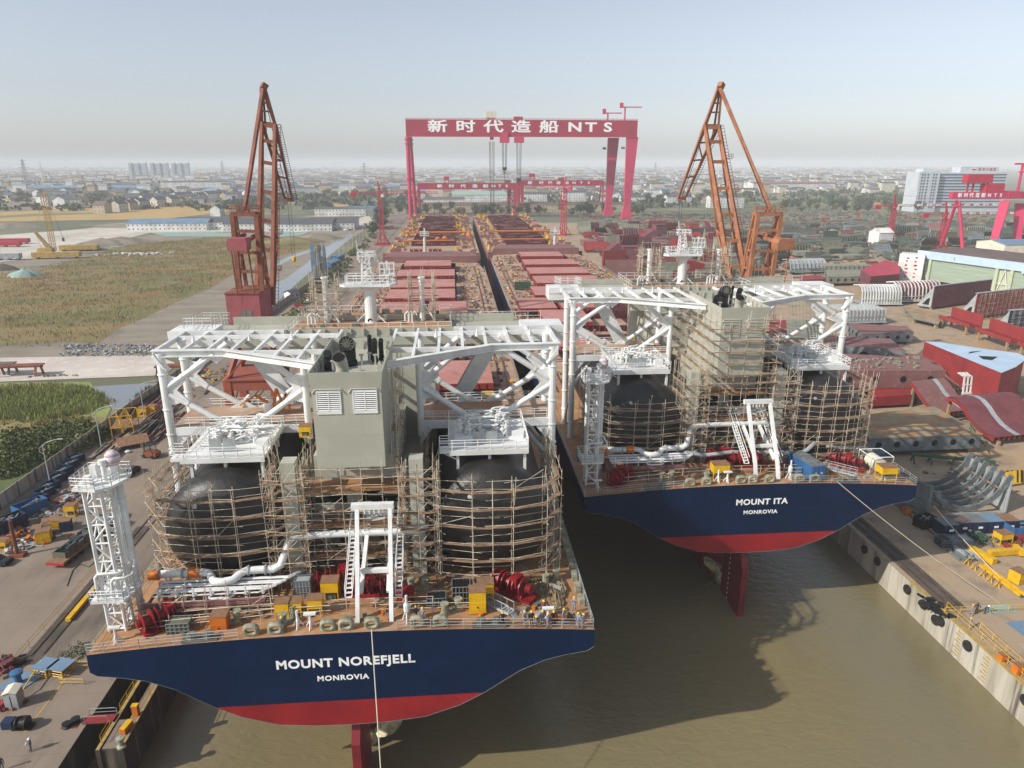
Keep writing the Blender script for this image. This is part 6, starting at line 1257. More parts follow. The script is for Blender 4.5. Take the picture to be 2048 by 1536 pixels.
def hut(name, label, px, py, L_, W_, H_, wall, roof, rz=0., gable=.8, win=True, group=None, cat='building', loc=None, hue=None):
    p = loc or at(px, py); r = thing(name, label, cat, (p[0], p[1], 0), rz, group); b = MB(); b.box(-L_ / 2, -W_ / 2, 0, L_ / 2, W_ / 2, H_); 
    b.prism([(-W_ / 2, H_ - .01), (W_ / 2, H_ - .01), (0, H_ + gable)], -L_ / 2 + .05, L_ / 2 - .05, 'x'); wl = b.done('wall', wall, r); b = MB(); e = .4
    for s in (-1, 1): b.add([(-L_ / 2 - e, s * (W_ / 2 + e), H_ - .1), (L_ / 2 + e, s * (W_ / 2 + e), H_ - .1), (L_ / 2 + e, 0, H_ + gable + .12), (-L_ / 2 - e, 0, H_ + gable + .12), (-L_ / 2 - e, s * (W_ / 2 + e), H_ + .1), (L_ / 2 + e, s * (W_ / 2 + e), H_ + .1), (L_ / 2 + e, 0, H_ + gable + .32), (-L_ / 2 - e, 0, H_ + gable + .32)], [(0, 1, 2, 3), (4, 5, 6, 7), (0, 1, 5, 4), (1, 2, 6, 5), (3, 0, 4, 7)])
    b.done('roof', roof, r)
    if win:
        b = MB(); n = max(2, int(L_ / 4)); fl = max(1, int(H_ / 3.1))
        for f in range(fl):
            for k in range(n):
                x = -L_ / 2 + L_ * (k + .5) / n; z = H_ * (f + .5) / fl - .6
                for s in (-1, 1): b.box(x - .6, s * (W_ / 2) - .03, z, x + .6, s * (W_ / 2) + .03, z + 1.3)
        b.done('window', 'office_window', wl)
    return r
hut('site_hut', 'small white hut with a grey roof beside the canal wall', 584, 596, 6, 4, 3, 'white_far', 'roof_dark', R(60), .9); hut('site_hut', 'long low shed with a pale blue roof beside the steel masts', 664, 533, 16, 5, 3, 'blue_paint', 'roof_blue', R(80), .7)
hut('site_hut', 'second pale blue roofed shed further along the canal', 676, 520, 14, 5, 3, 'blue_paint', 'roof_blue', R(80), .7); hut('site_hut', 'small white gatehouse by the slim tower crane', 764, 445, 18, 7, 5, 'white_far', 'roof_brown', R(85), 1.)
r = thing('steel_masts', 'cluster of tall stacked lattice mast sections standing by the canal wall', 'masts', at(636, 560)); b = MB(); rn = random.Random(3)
for k in range(13):
    x, y, h = rn.uniform(-4, 6), rn.uniform(-6, 10), rn.uniform(12, 22); b = MB(); lattice(b, (x, y, 0), (x, y, h), .5, .5, 8, .16, .09); b.done('mast_section', ('sage_dark', 'grey_steel', 'roof_blue')[k % 3], r)
b = MB(); b.lathe((0, 0, 0), [(.5, 0), (.5, 1.6), (.3, 1.8)], 10); p = at(599, 642); tag(b.done('drum', 'black_metal', loc=p), 'single dark drum standing alone on the left quay road', 'drum')
b = MB(); b.box(-9, -6, 1.2, 9, 6, 2.2); [b.box(x - .5, -6, 0, x + .5, 6, 1.2) for x in (-8, 0, 8)]; p = at(768, 458); tag(b.done('hull_plate', 'block_red', loc=p), 'flat red hull plate on blocks below the slim tower crane', 'hull block')
r = thing('site_gate', 'pale blue gate frame across the road by the far sheds', 'gate', at(722, 432)); b = MB(); [b.box(x - 2.2, -2, 0, x + 2.2, 2, 9) for x in (-17, 17)]; b.done('pillar', 'roof_blue', r); b = MB(); b.box(-20, -2.2, 9, 20, 2.2, 12); b.done('lintel', 'roof_blue', r)
# steel stools on the concrete pad
def trestle(label, px, py, L_, rz, m='rust_steel'):
    p = at(px, py); r = thing('steel_trestle', label, 'trestle', (p.x, p.y, .15), rz, 'rusty trestles on the concrete pad'); b = MB(); b.box(-L_ / 2, -1.6, 3.0, L_ / 2, 1.6, 3.4); b.box(-L_ / 2, -.3, 2.5, L_ / 2, .3, 3.); b.done('table', m, r)
    for x in (-L_ * .4, L_ * .4): [(b := MB(), b.beam((x, s * 1.3, 3), (x + s * .5, s * 1.5, 0), .5), b.done('leg', m, r)) for s in (-1, 1)]
trestle('rusty trestle at the right end of the concrete pad', 342, 752, 8, .1); trestle('long rusty trestle on the left part of the concrete pad', 40, 752, 14, .05); trestle('dark trestle at the left edge of the concrete pad', 5, 748, 8, 0, 'sage_dark'); heap('scrap_heap', 'small row of grey steel bars on the concrete pad', 'scrap', 100, 753, 24, (3, .4), ['grey_steel', 'sage_dark'], 31, .6)
# bottom left corner of the quay
def z6(x, y): return (x / 6, 1280 + y / 6)
def corner(name, label, cat, px, rz=0.): p = at(*z6(*px)); return thing(name, label, cat, (p.x, p.y, 0), rz)
r = corner('control_cabinet', 'grey metal control cabinet with a slanting lid on the near left quay', 'cabinet', (190, 780), .1); b = MB(); b.prism([(-.7, 0), (.7, 0), (.7, 2.2), (0, 2.45), (-.75, 2.2)], -.8, .8, 'y'); b.done('housing', 'grey_light', r); b = MB(); b.prism([(-.82, 2.2), (-.82, 2.28), (0, 2.54), (.82, 2.28), (.82, 2.2), (0, 2.46)], -.9, .9, 'y'); b.done('lid', 'cream', r); b = MB(); b.box(-.04, -.82, .3, .04, -.8, 1.9); b.done('door_seam', 'black_metal', r)
r = corner('mooring_bollard', 'blue mooring bollard on a blue grey steel plate', 'bollard', (225, 520)); b = MB(); b.lathe((0, 0, .1), [(.55, 0), (.42, .2), (.42, 1.1), (.72, 1.3), (.72, 1.65), (.3, 1.75)], 16); b.done('post', 'blue_paint', r); b = MB(); b.prism([(-2.6, -1.2), (1.2, -1.2), (2.6, 1.9), (-.8, 1.9)], 0.004, .1); b.done('base_plate', 'roof_blue', r)
for px, lab in (((545, 390), 'blue grey topped work table on a yellow base, left one of two'), ((735, 395), 'blue grey topped work table on a yellow base, right one of two')):
    r = corner('work_table', lab, 'table', px, -.3); b = MB(); b.box(-1.1, -1., 1.15, 1.3, 1.3, 1.25); b.done('table_top', 'roof_blue', r); b = MB(); [b.rail([(-.9, -.8, z), (1., -.8, z), (1., 1., z), (-.9, 1., z)], .05, 9, .06, (), close=True) for z in (.05, .4, .8)]; [b.box(x - .06, y - .06, 0, x + .06, y + .06, 1.15) for x in (-.9, 1.) for y in (-.8, 1.)]; b.done('base_frame', 'machine_yellow', r)
r = corner('capstan_winch', 'large black capstan winch with a blue motor box on the near left quay', 'winch', (300, 1050)); b = MB(); b.box(-1.2, -.5, 0, .9, .6, .25); b.lathe((0, -.1, .75), [(.3, -.7), (.75, -.68), (.75, -.55), (.5, -.5), (.5, .3), (.8, .35), (.8, .5), (.3, .55)], 18, 'x'); b.lathe((-.3, .6, .7), [(.1, -.4), (.4, -.38), (.4, .3), (.1, .32)], 12, 'x'); b.done('drum', 'black_metal', r); b = MB(); b.box(-2.4, -.3, .1, -1.2, .8, 1.); b.done('motor_box', 'blue_dark', r)
r = corner('pulley_block', 'twin horizontal rope pulleys on a dark plate at the trench edge', 'pulley', (860, 1020)); b = MB(); b.box(-1., -.6, .004, .8, .6, .06); b.done('base_plate', 'rust_steel', r); b = MB(); [b.lathe((x, y, .06), [(.5, 0), (.5, .1), (.34, .2), (.34, .35), (.5, .45), (.5, .52), (.15, .54)], 16) for x, y in ((-.35, -.3), (.3, .4))]; b.done('sheave', 'black_metal', r)
r = corner('foot_bridge', 'red steel footbridge with a grey handrail over the sunken trench', 'bridge', (1040, 985)); b = MB(); b.box(-.3, -.4, .02, 3.4, .9, .16); b.done('deck_plate', 'hatch_red', r); b = MB(); b.path([(0, .85, .16), (0, .85, 1.), (.1, .85, 1.1), (2.9, .85, 1.1), (3.1, .85, 1.), (3.1, .85, .16)], .04, 5); b.path([(0, -.35, .16), (0, -.35, 1.), (.1, -.35, 1.05), (2.5, -.35, 1.05), (2.6, -.35, .16)], .03, 5); b.tube((0, .85, .6), (3.1, .85, .6), .03, 4); b.done('handrail', 'grey_light', r)
for px, lab, rr in (((1680, 905), 'upright orange cabinet at the edge of the pier', 0), ((1570, 1080), 'fallen orange cabinet lying at the edge of the pier', 1)):
    r = corner('orange_cabinet', lab, 'cabinet', px); b = MB(); b.obox((-.4, 0, .75 if not rr else .45), (.65, .55, 1.5) if not rr else (.6, 1.5, .7), R(-12) if rr else 0); b.done('housing', 'orange_paint', r); b = MB(); b.obox((-.4, 0, 1.52 if not rr else .82), (.72, .62, .06) if not rr else (.66, 1.56, .06), R(-12) if rr else 0); b.done('lid', 'machine_yellow', r)
r = corner('mooring_bollard', 'rusty brown bollard at the end of the pier', 'bollard', (1485, 1300)); b = MB(); b.lathe((-.3, .2, .02), [(.5, 0), (.5, .2), (.26, .3), (.26, .9), (.44, 1.05), (.44, 1.25), (.1, 1.3)], 14); b.done('post', 'bollard_sage', r)
heap('scrap_heap', 'rusty red chain heap beside the grey control cabinet', 'scrap', *z6(70, 790), 40, (.6, .5), ['rust_steel', 'hatch_red'], 21, .5); heap('scrap_heap', 'dark red machine parts at the left edge of the quay', 'scrap', *z6(80, 330), 40, (.8, .9), ['rust_steel', 'block_maroon', 'black_metal'], 22, 1.3)
r = corner('anchor_chain', 'thick green brown chain heaped on the quay beside the ship', 'chain', (820, 205)); b = MB(); rn = random.Random(5)
for k in range(44):
    a = rn.uniform(0, 3.1); x, y, z = rn.gauss(1.0, 1.2), rn.gauss(.4, .6) + k * .02, rn.uniform(.15, .6); d = Vector((math.cos(a), math.sin(a), rn.uniform(-.5, .5))) * .35; u = d.cross(Vector((0, 0, 1))).normalized() * .2; c = Vector((x, y, z))
    b.path([c + d * math.cos(t) + u * math.sin(t) for t in [i * math.pi / 4 for i in range(9)]], .07, 5)
b.done('chain_links', 'block_olive', r)
def yrail(label, pts, h=1.1, st=2., m='machine_yellow', name='yellow_railing'): b = MB(); b.rail(pts, h, st, .04, (.55,)); return tag(b.done(name, m), label, 'railing')
A_ = lambda x, y: at(*z6(x, y))
for i, (y0, y1) in enumerate(((67.5, 69.8), (72.4, 78), (78, 86))): yrail('yellow post railing along the trench edge by the pier, ' + ('end', 'middle', 'far')[i] + ' run', [(-40.65, y0, .15), (-40.65, y1, .15)])
yrail('low yellow barrier frame lying flat in rows on the near left quay', [A_(720, 540), A_(1010, 540)], .9, 1.5); yrail('yellow railing beside the stern overhang on the left quay', [A_(880, 340), A_(1060, 340)], 1., 1.5); yrail('yellow post railing with rope along the dark rail bed', [(-58.1, 82, 0), (-58.1, 118, 0)], 1.1, 3.6); yrail('yellow railing on the pier edge above the water', [(-38.3, 72, 0), (-38.3, 92, 0)], 1.1, 3.)
b = MB(); b.beam((0, 0, .3), (0, 9.5, .3), .7, .5); o = b.done('yellow_beam', 'machine_yellow', loc=(-55.8, 91, 0)); tag(o, 'long yellow steel beam lying in the dark rail bed', 'beam'); b = MB(); b.path([A_(200, 770) + Vector((0, 0, .3)), A_(320, 640) + Vector((0, 0, 1.)), A_(520, 340) + Vector((0, 0, 1.2))], .09, 5); tag(b.done('yellow_pole', 'machine_yellow'), 'slanting yellow pole from the control cabinet to the left work table', 'pole')
b = MB(); b.path([at(134, 1172, .05), at(146, 1140, .05), at(160, 1128, .05), at(178, 1134, .05), at(196, 1118, .05), at(212, 1108, .05)], .06, 5); tag(b.done('hose', 'rubber'), 'thin black hose snaking over the left yard behind the trailer', 'hose')
# vegetation of the marsh and thicket
def leaves(name, pts, hgt, size, m, label=None, per=14, seed=1, kind='stuff', flat=.5, blade=0):
    rn = random.Random(seed); b = MB()
    for (x, y, rad, h) in pts:
        for k in range(per):
            a = rn.uniform(0, 6.28); rr = rad * math.sqrt(rn.random()); z = h * (1 - (rr / rad) ** 2 * .8) * rn.uniform(.25, 1.05); s = size * rn.uniform(.6, 1.5); c = Vector((x + rr * math.cos(a), y + rr * math.sin(a), z)); n_ = Vector((rn.gauss(0, 1), rn.gauss(0, 1), rn.gauss(flat, .6))).normalized(); u = n_.cross(Vector((.3, .5, .8))).normalized() * s; w_ = n_.cross(u).normalized() * s * rn.uniform(.5, 1)
            if blade: u = Vector((math.cos(a * 3), math.sin(a * 3), 0)) * s * .22; w_ = Vector((rn.gauss(0, .25), rn.gauss(0, .25), 1)) * s * blade; c.z = s * blade * .5
            b.add([c - u, c + w_, c + u, c - w_], [(0, 1, 2, 3)])
    o = b.done(name, m); o['kind'] = kind
    if label: o['label'] = label; o['category'] = 'plants'
    return o
def inside(poly, x, y):
    c = False; n = len(poly)
    for i in range(n):
        (x1, y1), (x2, y2) = poly[i], poly[i - 1]
        if (y1 > y) != (y2 > y) and x < (x2 - x1) * (y - y1) / (y2 - y1) + x1: c = not c
    return c
def fill(px, n, seed, rad, h):
    rn = random.Random(seed); P = [tuple(at(a, b_)[:2]) for a, b_ in px]; xs = [p[0] for p in P]; ys = [p[1] for p in P]; o = []
    while len(o) < n:
        x, y = rn.uniform(min(xs), max(xs)), rn.uniform(min(ys), max(ys))
        if inside(P, x, y): k = rn.uniform(.6, 1.4); o.append((x, y, rad * k, h * k))
    return o
TH = [(0, 876), (110, 864), (205, 856), (216, 868), (196, 884), (150, 905), (40, 945), (0, 960)]
leaves('thicket', [(x, y, r_ * random.uniform(.5, 1.3), h_ * random.uniform(.35, 1.5)) for x, y, r_, h_ in fill(TH, 200, 2, 2.6, 2.7)], 1, .24, 'foliage', 'dense dark green thicket behind the yard wall', 150, 3, flat=.2); leaves('thicket', fill(TH, 40, 4, 2.2, 3.3), 1, .25, 'foliage_yellow', 'yellow green sprays among the dark thicket', 60, 5)
leaves('reeds', fill([(0, 778), (150, 774), (202, 794), (204, 806), (160, 830), (90, 838), (0, 836)], 170, 6, 2.4, 1.0), 1, .34, 'grass_green', 'green reed bed in the marsh', 90, 7, blade=2.6); leaves('reeds', fill([(0, 776), (150, 770), (205, 792), (215, 812), (190, 842), (90, 856), (0, 846)], 60, 8, 2.2, 1.0), 1, .3, 'reed', 'tan reed stems in the marsh', 60, 9, blade=2.4)
leaves('reeds', fill([(300, 800), (332, 772), (322, 770), (286, 790), (262, 826), (280, 826)], 40, 10, 1.8, 2.2), 1, .3, 'foliage', 'green reeds along the canal under the wall', 60, 11, blade=2.6)
WF = [(0, 548), (180, 514), (250, 490), (420, 476), (560, 476), (630, 488), (560, 511), (500, 529), (466, 547), (418, 576), (348, 605), (286, 634), (228, 658), (194, 686), (0, 692)]
leaves('weeds', fill(WF, 1500, 12, 6., .7), 1, .42, 'reed', 'dry brown weeds over the waste ground', 16, 13, blade=1.5); leaves('weeds', fill(WF, 260, 14, 7., .7), 1, .4, 'foliage_yellow', 'olive weeds over the waste ground', 22, 15, blade=1.5)
leaves('bushes', fill([(552, 668), (600, 600), (660, 545), (744, 470), (752, 474), (690, 540), (640, 590), (570, 668)], 80, 16, 2.4, 2.8), 1, .5, 'foliage', 'low green bushes along the canal side of the wall', 40, 17); leaves('rubble', fill([(130, 690), (300, 690), (330, 712), (120, 712)], 160, 18, 1.5, .5), 1, .4, 'grey_light', 'pale broken rubble along the mud bank', 7, 19)
for px, py, R_, h, m, lab in ((205, 491, 20, 6, 'mud', 'grey earth mound along the white road'), (165, 500, 16, 5, 'mud', 'smaller grey earth mound along the white road'), (245, 486, 26, 5, 'mud', 'long dark earth mound at the end of the white road'), (50, 553, 9, 4.6, 'net_green', 'earth mound under green netting at the left'), (20, 455, 26, 6, 'mud', 'big grey earth mound by the yellow field'), (265, 452, 40, 4, 'mud', 'flat dark mound beside the crane boom'), (590, 486, 26, 5, 'weeds', 'grassy mound by the canal bend'), (640, 478, 20, 5, 'mud', 'brown mound between the canal and the road'), (8, 540, 8, 4, 'stain_dark', 'black spoil mound at the left edge')):
    p = at(px, py); b = MB(); rn = random.Random(px); rings = []; 
    for i in range(6):
        f = i / 5; rings.append([(R_ * (1 - f) * (1 + .25 * math.sin(3 * a + px) + .1 * math.sin(7 * a)) * math.cos(a), R_ * .6 * (1 - f) * (1 + .2 * math.sin(2 * a)) * math.sin(a), h * (f ** .7) + rn.uniform(-.2, .3) * (i > 0)) for a in [k * 2 * math.pi / 20 for k in range(20)]])
    b.loft(rings, close=True); o = b.done('earth_mound', m, smooth=True, loc=(p.x, p.y, -.1)); tag(o, lab, 'mound')
for i, q in enumerate(([(300, 466), (420, 464), (470, 468), (470, 474), (330, 474)], [(540, 463), (620, 465), (600, 472), (540, 476)], [(225, 487), (256, 486), (250, 494), (218, 496)])): sheet('green_netting', [at(a, b_)[:2] for a, b_ in q], .3, 'net_green', 'structure')
b = MB(); rn = random.Random(8)
for k in range(40): b.obox((rn.gauss(0, 10), rn.gauss(0, 4), .5), (rn.uniform(1, 4), rn.uniform(.8, 2), rn.uniform(.4, 1.4)), rn.random() * 3)
p = at(275, 509); tag(b.done('white_rubble', 'white_far', loc=p), 'scatter of white rubble bags on the weed field', 'rubble')
for px, py, L_, m, lab in ((12, 494, 22, 'gantry_red', 'red steel bridge segment on the white site, left one'), (30, 488, 22, 'gantry_red', 'red steel bridge segment on the white site, right one'), (160, 502, 26, 'yellow_faded', 'yellow steel segment lying beyond the crawler crane'), (115, 517, 30, 'yellow_faded', 'yellow boom segment lying before the crawler crane'), (20, 520, 14, 'grey_light', 'grey container cabin at the left edge of the site')):
    p = at(px, py); r = thing('steel_segment', lab, 'segment', p, .08); b = MB(); b.box(-L_ / 2, -2.5, 1.2, L_ / 2, 2.5, 4.4); b.done('body', m, r); b = MB(); [b.box(x - .4, -2.3, 0, x + .4, 2.3, 1.2) for x in (-L_ * .4, 0, L_ * .4)]; b.done('support', 'sage_dark', r)
# ------------------------------------------------------------ right yard: hull blocks, workshop, quay gear
def web(b, p, q, z0, z1, n=5, t=.18):           # a plate edge with stiffeners
    p, q = Vector(p), Vector(q); b.beam((p.x, p.y, (z0 + z1) / 2), (q.x, q.y, (z0 + z1) / 2), t, z1 - z0)
def holes(b, p, q, z, r, n, off=.12):
    p, q = Vector((*p[:2], 0)), Vector((*q[:2], 0)); d = (q - p).normalized(); o = Vector((d.y, -d.x, 0)) * off
    for k in range(n):
        c = p.lerp(q, (k + .5) / n) + o; b.add([c + d * r * math.cos(t) + Vector((0, 0, z + r * math.sin(t))) for t in [i * math.pi / 5 for i in range(10)]], [tuple(range(10))])
def slab(label, px, zt, zb, mt, ms, nh=8, hr=None, rib=None, name='hull_block', group=None):
    P = [at(a, c, zt) for a, c in px]; O = Vector((sum(p.x for p in P) / len(P), sum(p.y for p in P) / len(P), 0)); L = [(p - O) for p in P]
    r = thing(name, label, 'hull block', O, 0, group); b = MB(); b.prism([(p.x, p.y) for p in L], zt - .16, zt); b.done('deck_plate', mt, r)
    b = MB(); h = MB(); n = len(L)
    for i in range(n):
        p, q = L[i] * .985, L[(i + 1) % n] * .985; web(b, p, q, zb, zt - .17)
        if nh and (q - p).length > 5: holes(h, p, q, (zb + zt) / 2, hr or (zt - zb) * .22, max(2, int((q - p).length / (4 if nh > 5 else 7))))
    m = 6
    for k in range(1, m): f = k / m; web(b, L[0].lerp(L[-1], f) * .98, L[1].lerp(L[2 % n], f) * .98, zb, zt - .17)
    b.done('girders', ms, r)
    if h.f: h.done('lightening_hole', 'dark_void', r)
    if rib:
        b = MB()
        for k in range(rib): f = (k + .5) / rib; p, q = L[0].lerp(L[1], f), L[-1].lerp(L[2 % n], f); b.beam(p.lerp(q, .04) * 1 + Vector((0, 0, zt + .18)), p.lerp(q, .96) + Vector((0, 0, zt + .18)), .12, .36)
        b.done('stiffeners', mt, r)
    b = MB(); [b.box(p.x * .85 - .5, p.y * .85 - .5, 0, p.x * .85 + .5, p.y * .85 + .5, zb) for p in L]; pieces(b, 'support_block', 'block_tan', r); return r
slab('large tan and rust deck block with round holes along its grey side', [(1738, 877), (1966, 868), (1868, 812), (1724, 830)], 4.6, 1.2, 'block_tan', 'grey_steel')
slab('mauve decked block with big dark cut outs in its grey side, above the brown one', [(1650, 688), (1812, 701), (1780, 677), (1668, 672)], 6.5, .9, 'block_mauve', 'grey_steel', 4, 1.5)
slab('long mauve panel block with a ribbed grey edge, highest of the mauve ones', [(1724, 668), (1828, 664), (1812, 652), (1697, 646)], 4.5, 1., 'block_mauve', 'grey_steel', 8)
slab('mauve plated block with a pale ribbed end next to the big red wedge', [(1822, 728), (1898, 722), (1880, 712), (1768, 703)], 5., 1., 'block_mauve', 'grey_steel', 8)
r = slab('wide brown deckhouse block cluttered with pipes on its top', [(1672, 742), (1892, 741), (1845, 716), (1672, 706)], 8.5, 3.6, 'block_mauve', 'block_mauve', 2, .9); b = MB(); rn = random.Random(9)
for k in range(60): p = at(rn.uniform(1680, 1850), rn.uniform(715, 738), 8.5) - r.location; b.obox((p.x, p.y, 8.7), (rn.uniform(.4, 2), rn.uniform(.3, .8), rn.uniform(.2, .8)), rn.random() * 3)
b.done('pipe_clutter', 'block_sage', r)['kind'] = 'stuff'
def wedge(label, px, zt, m_top, m_side, zb=.8, openings=()):
    P = [at(a, c, zt) for a, c in px]; O = Vector((P[0].x, P[0].y, 0)); L = [(p.x - O.x, p.y - O.y) for p in P]; r = thing('hull_block', label, 'hull block', O); b = MB(); b.prism(L, zb, zt - .02); b.done('shell_plating', m_side, r); b = MB(); b.prism([(x * .99, y * .99) for x, y in L], zt, zt + .06); b.done('top_plate', m_top, r)
    for q in openings: b = MB(); b.poly([(at(a, c, zt).x - O.x, at(a, c, zt).y - O.y, zt + .08) for a, c in q]); b.done('opening', 'dark_void', r)
    return r
wedge('big red wedge shaped bow block with a pale blue top at the right edge', [(2003, 746), (1849, 683), (1876, 684), (1950, 695), (2034, 706), (2050, 712), (2048, 722), (2032, 734)], 9.5, 'pale_blue', 'block_red', .3, [[(1936, 708), (1965, 702), (1950, 703), (1940, 704)], [(1956, 712), (1996, 714), (1984, 721), (1966, 719)]])
wedge('curved red hull piece under the brown deckhouse block', [(1735, 795), (1828, 790), (1815, 760), (1740, 752)], 3.4, 'block_red', 'block_red')
def shell(label, px0, px1, z, m, mr, prof, n=14, stripe=None):
    a, q = at(*px0), at(*px1); d = (q - a); L_ = d.length; d.normalize(); s = Vector((-d.y, d.x, 0)); O = a; r = thing('shell_panel', label, 'hull block', O); rows = []
    for w_, zz in prof: rows.append([tuple(d * L_ * k / n + s * w_ + Vector((0, 0, zz))) for k in range(n + 1)])
    b = MB(); b.loft(rows); b.loft([[(x, y, zz - .12) for x, y, zz in rw] for rw in rows]); b.done('plating', m, r, smooth=True); b = MB()
    for k in range(n + 1):
        pts = [Vector(rw[k]) - Vector((0, 0, .1)) for rw in rows]
        for p, q2 in zip(pts, pts[1:]): b.beam(p - Vector((0, 0, .5)), q2 - Vector((0, 0, .5)), .16, .9)
    b.done('ribs', mr, r)
    if stripe: b = MB(); b.loft([[(x, y, zz + .03) for x, y, zz in [tuple(Vector(rows[i][k])) for i in range(len(rows))]] for k in stripe]); b.done('paint_stripe', 'grey_light', r)
    b = MB(); [b.box(x - .3, y - .3, 0, x + .3, y + .3, max(.2, zz - 1)) for x, y, zz in (rows[0][1], rows[0][-2], rows[-1][1], rows[-1][-2])]; pieces(b, 'support_block', 'block_tan', r); return r
S_ = [(0, 2.2), (2.2, 2.5), (4.5, 3.2), (7, 4.6), (9, 6.2), (11, 7.3), (13, 7.6), (15, 7.2)]
shell('large maroon S curved shell panel with a grey stripe at the right edge', (1985, 893), (2110, 880), 0, 'block_maroon', 'block_red', S_, 12, (4, 5))
shell('smaller maroon curved shell panel with a grey stripe beside the larger one', (1880, 842), (1950, 834), 0, 'block_mauve', 'block_red', S_[:6], 8, (5, 6))
shell('brown curved plate joined to white ribs before the red wedge', (1872, 792), (1922, 788), 0, 'block_mauve', 'white_far', S_[:5], 7)
r = thing('rib_frame', 'white painted rib frame standing beside the brown curved plate', 'hull block', at(1925, 792)); b = MB()
for k in range(8): x = k * 1.05; b.beam((x, 0, .5), (x, .6, 5.6), .3, .5); b.beam((x, .6, 5.4), (x, 3, 5.8), .3, .4)
b.beam((-.3, 0, .8), (7.8, 0, .8), .5, .6); b.beam((-.3, .3, 3.2), (7.8, .3, 3.2), .3, .3); b.beam((-.3, 3, 5.8), (7.8, 3, 5.8), .4); b.done('ribs', 'white_far', r)
def trough(label, pa, pb, hb, z=3.2, m='block_red'):
    a, q = at(*pa), at(*pb); d = q - a; L_ = d.length; d.normalize(); r = thing('trough_block', label, 'hull block', a, math.atan2(d.y, d.x)); b = MB(); b.box(0, 0, z, L_, .25, z + 1.4); b.box(0, .25, z, L_, 5, z + .25); b.box(0, 5, z, L_, 5.25, z + hb); [b.box(L_ * k / 9 - .06, .3, z + .25, L_ * k / 9 + .06, 5, z + .7) for k in range(10)]; b.done('plating', m, r); b = MB(); [b.box(x - .35, y - .35, 0, x + .35, y + .35, z) for x in (L_ * .1, L_ * .9) for y in (.6, 4.6)]; pieces(b, 'support_post', 'block_tan', r); return r
trough('bright red trough shaped block on short posts, left one of three', (1874, 652), (1934, 672), 4.6); trough('bright red trough shaped block on short posts, middle one of three', (1946, 678), (2016, 704), 4.8); trough('bright red trough shaped block cut by the right edge, third of three', (2030, 708), (2110, 735), 4.8)
def panel(label, pa, pb, h, thick, m, rn_seed=0, scaf=None, end=True):
    a, q = at(*pa), at(*pb); d = q - a; L_ = d.length; d.normalize(); rz = math.atan2(d.y, d.x); r = thing('side_block', label, 'hull block', a, rz); b = MB(); b.box(0, 0, 1., L_, .3, h); b.done('plating', m, r); b = MB()
    for k in range(8): x = L_ * k / 7; b.prism([(.3, 1), (thick, 1), (thick * .55, h * .5), (.3, h)], x - .1, x + .1, 'x')
    b.box(0, .3, 1, L_, thick, 1.25); b.box(-.05, -.1, h, L_ + .05, 1.2, h + .2); b.done('webs', 'grey_light', r); b = MB(); b.add([(-.12, .3 + thick * .16, 2.), (-.12, .3 + thick * .6, 2.), (-.12, .3 + thick * .3, h * .45), (-.12, .3 + thick * .12, h * .5)], [(0, 1, 2, 3)]); b.done('cut_out', 'dark_void', r); b = MB(); [b.box(x - .5, y - .5, 0, x + .5, y + .5, 1) for x in (1, L_ - 1) for y in (.6, thick - .6)]; pieces(b, 'support_block', 'block_tan', r)
    return r, a, rz, L_
panel('tall plain maroon side block with a grey slanted end frame', (1862, 620), (1976, 604), 10.5, 7, 'block_maroon')
_, a_, rz_, L_ = panel('maroon side block behind a grid of scaffold, right of the plain one', (1946, 640), (2080, 622), 11, 7, 'block_red'); d_ = Vector((math.cos(rz_), math.sin(rz_), 0)); s_ = Vector((d_.y, -d_.x, 0))
scaffold('scaffold grid in front of the maroon side block at the right edge', a_, [tuple((d_ * t + s_ * 1.2)[:2]) for t in (0, L_ * .5, L_)], [2.4, 4.4, 6.4, 8.4, 10.4], 0, 11.2, -.8, 3, seed=41, wood=.3, bra=.1)
_, a_, rz_, L_ = panel('dark navy lower side block behind scaffold at the right edge', (2012, 668), (2110, 660), 9, 6, 'blue_dark'); d_ = Vector((math.cos(rz_), math.sin(rz_), 0)); s_ = Vector((d_.y, -d_.x, 0))
scaffold('scaffold before the dark navy block at the right edge', a_, [tuple((d_ * t + s_ * 1.2)[:2]) for t in (0, L_ * .5, L_)], [2.4, 4.4, 6.4, 8.2], 0, 9, -.8, 3, seed=42, wood=.3, bra=.1)
def ribbed(label, pa, pb, h, w_, m, mr, n=12, curve=True):
    a, q = at(*pa), at(*pb); d = q - a; L_ = d.length; d.normalize(); r = thing('ribbed_block', label, 'hull block', a, math.atan2(d.y, d.x)); b = MB(); pf = [(0, 1.), (0, 3), (.6, 5 * h / 7), (2.2, h * .93), (w_ * .5, h), (w_, h * .9)] if curve else [(0, 1), (0, h), (w_, h)]
    b.loft([[(L_ * k, y, z) for y, z in pf] for k in (0, 1)]); b.box(0, .05, .8, L_, w_, 1.0); b.done('plating', m, r); b = MB()
    for k in range(n + 1):
        x = L_ * k / n
        for (y0, z0), (y1, z1) in zip(pf, pf[1:]): b.beam((x, y0 - .2, z0), (x, y1 - .2, z1 + .1), .35, .5)
    for z in (1.6, 3.2): b.beam((0, -.3, z), (L_, -.3, z), .3, .3)
    b.box(-.2, -1.6, .9, L_ + .2, -.05, 1.2); b.done('frames', mr, r); b = MB(); [b.box(x - .5, 0, 0, x + .5, w_, .8) for x in (1, L_ / 2, L_ - 1)]; pieces(b, 'support_block', 'sage_dark', r); return r
ribbed('white ribbed tank shell section with a dome shaped end', (1722, 612), (1800, 612), 9, 10, 'grey_light', 'white_far', 14); ribbed('dark red ribbed hull section joined behind the white ribbed one', (1792, 607), (1878, 604), 9.5, 9, 'block_maroon', 'white_far', 12)
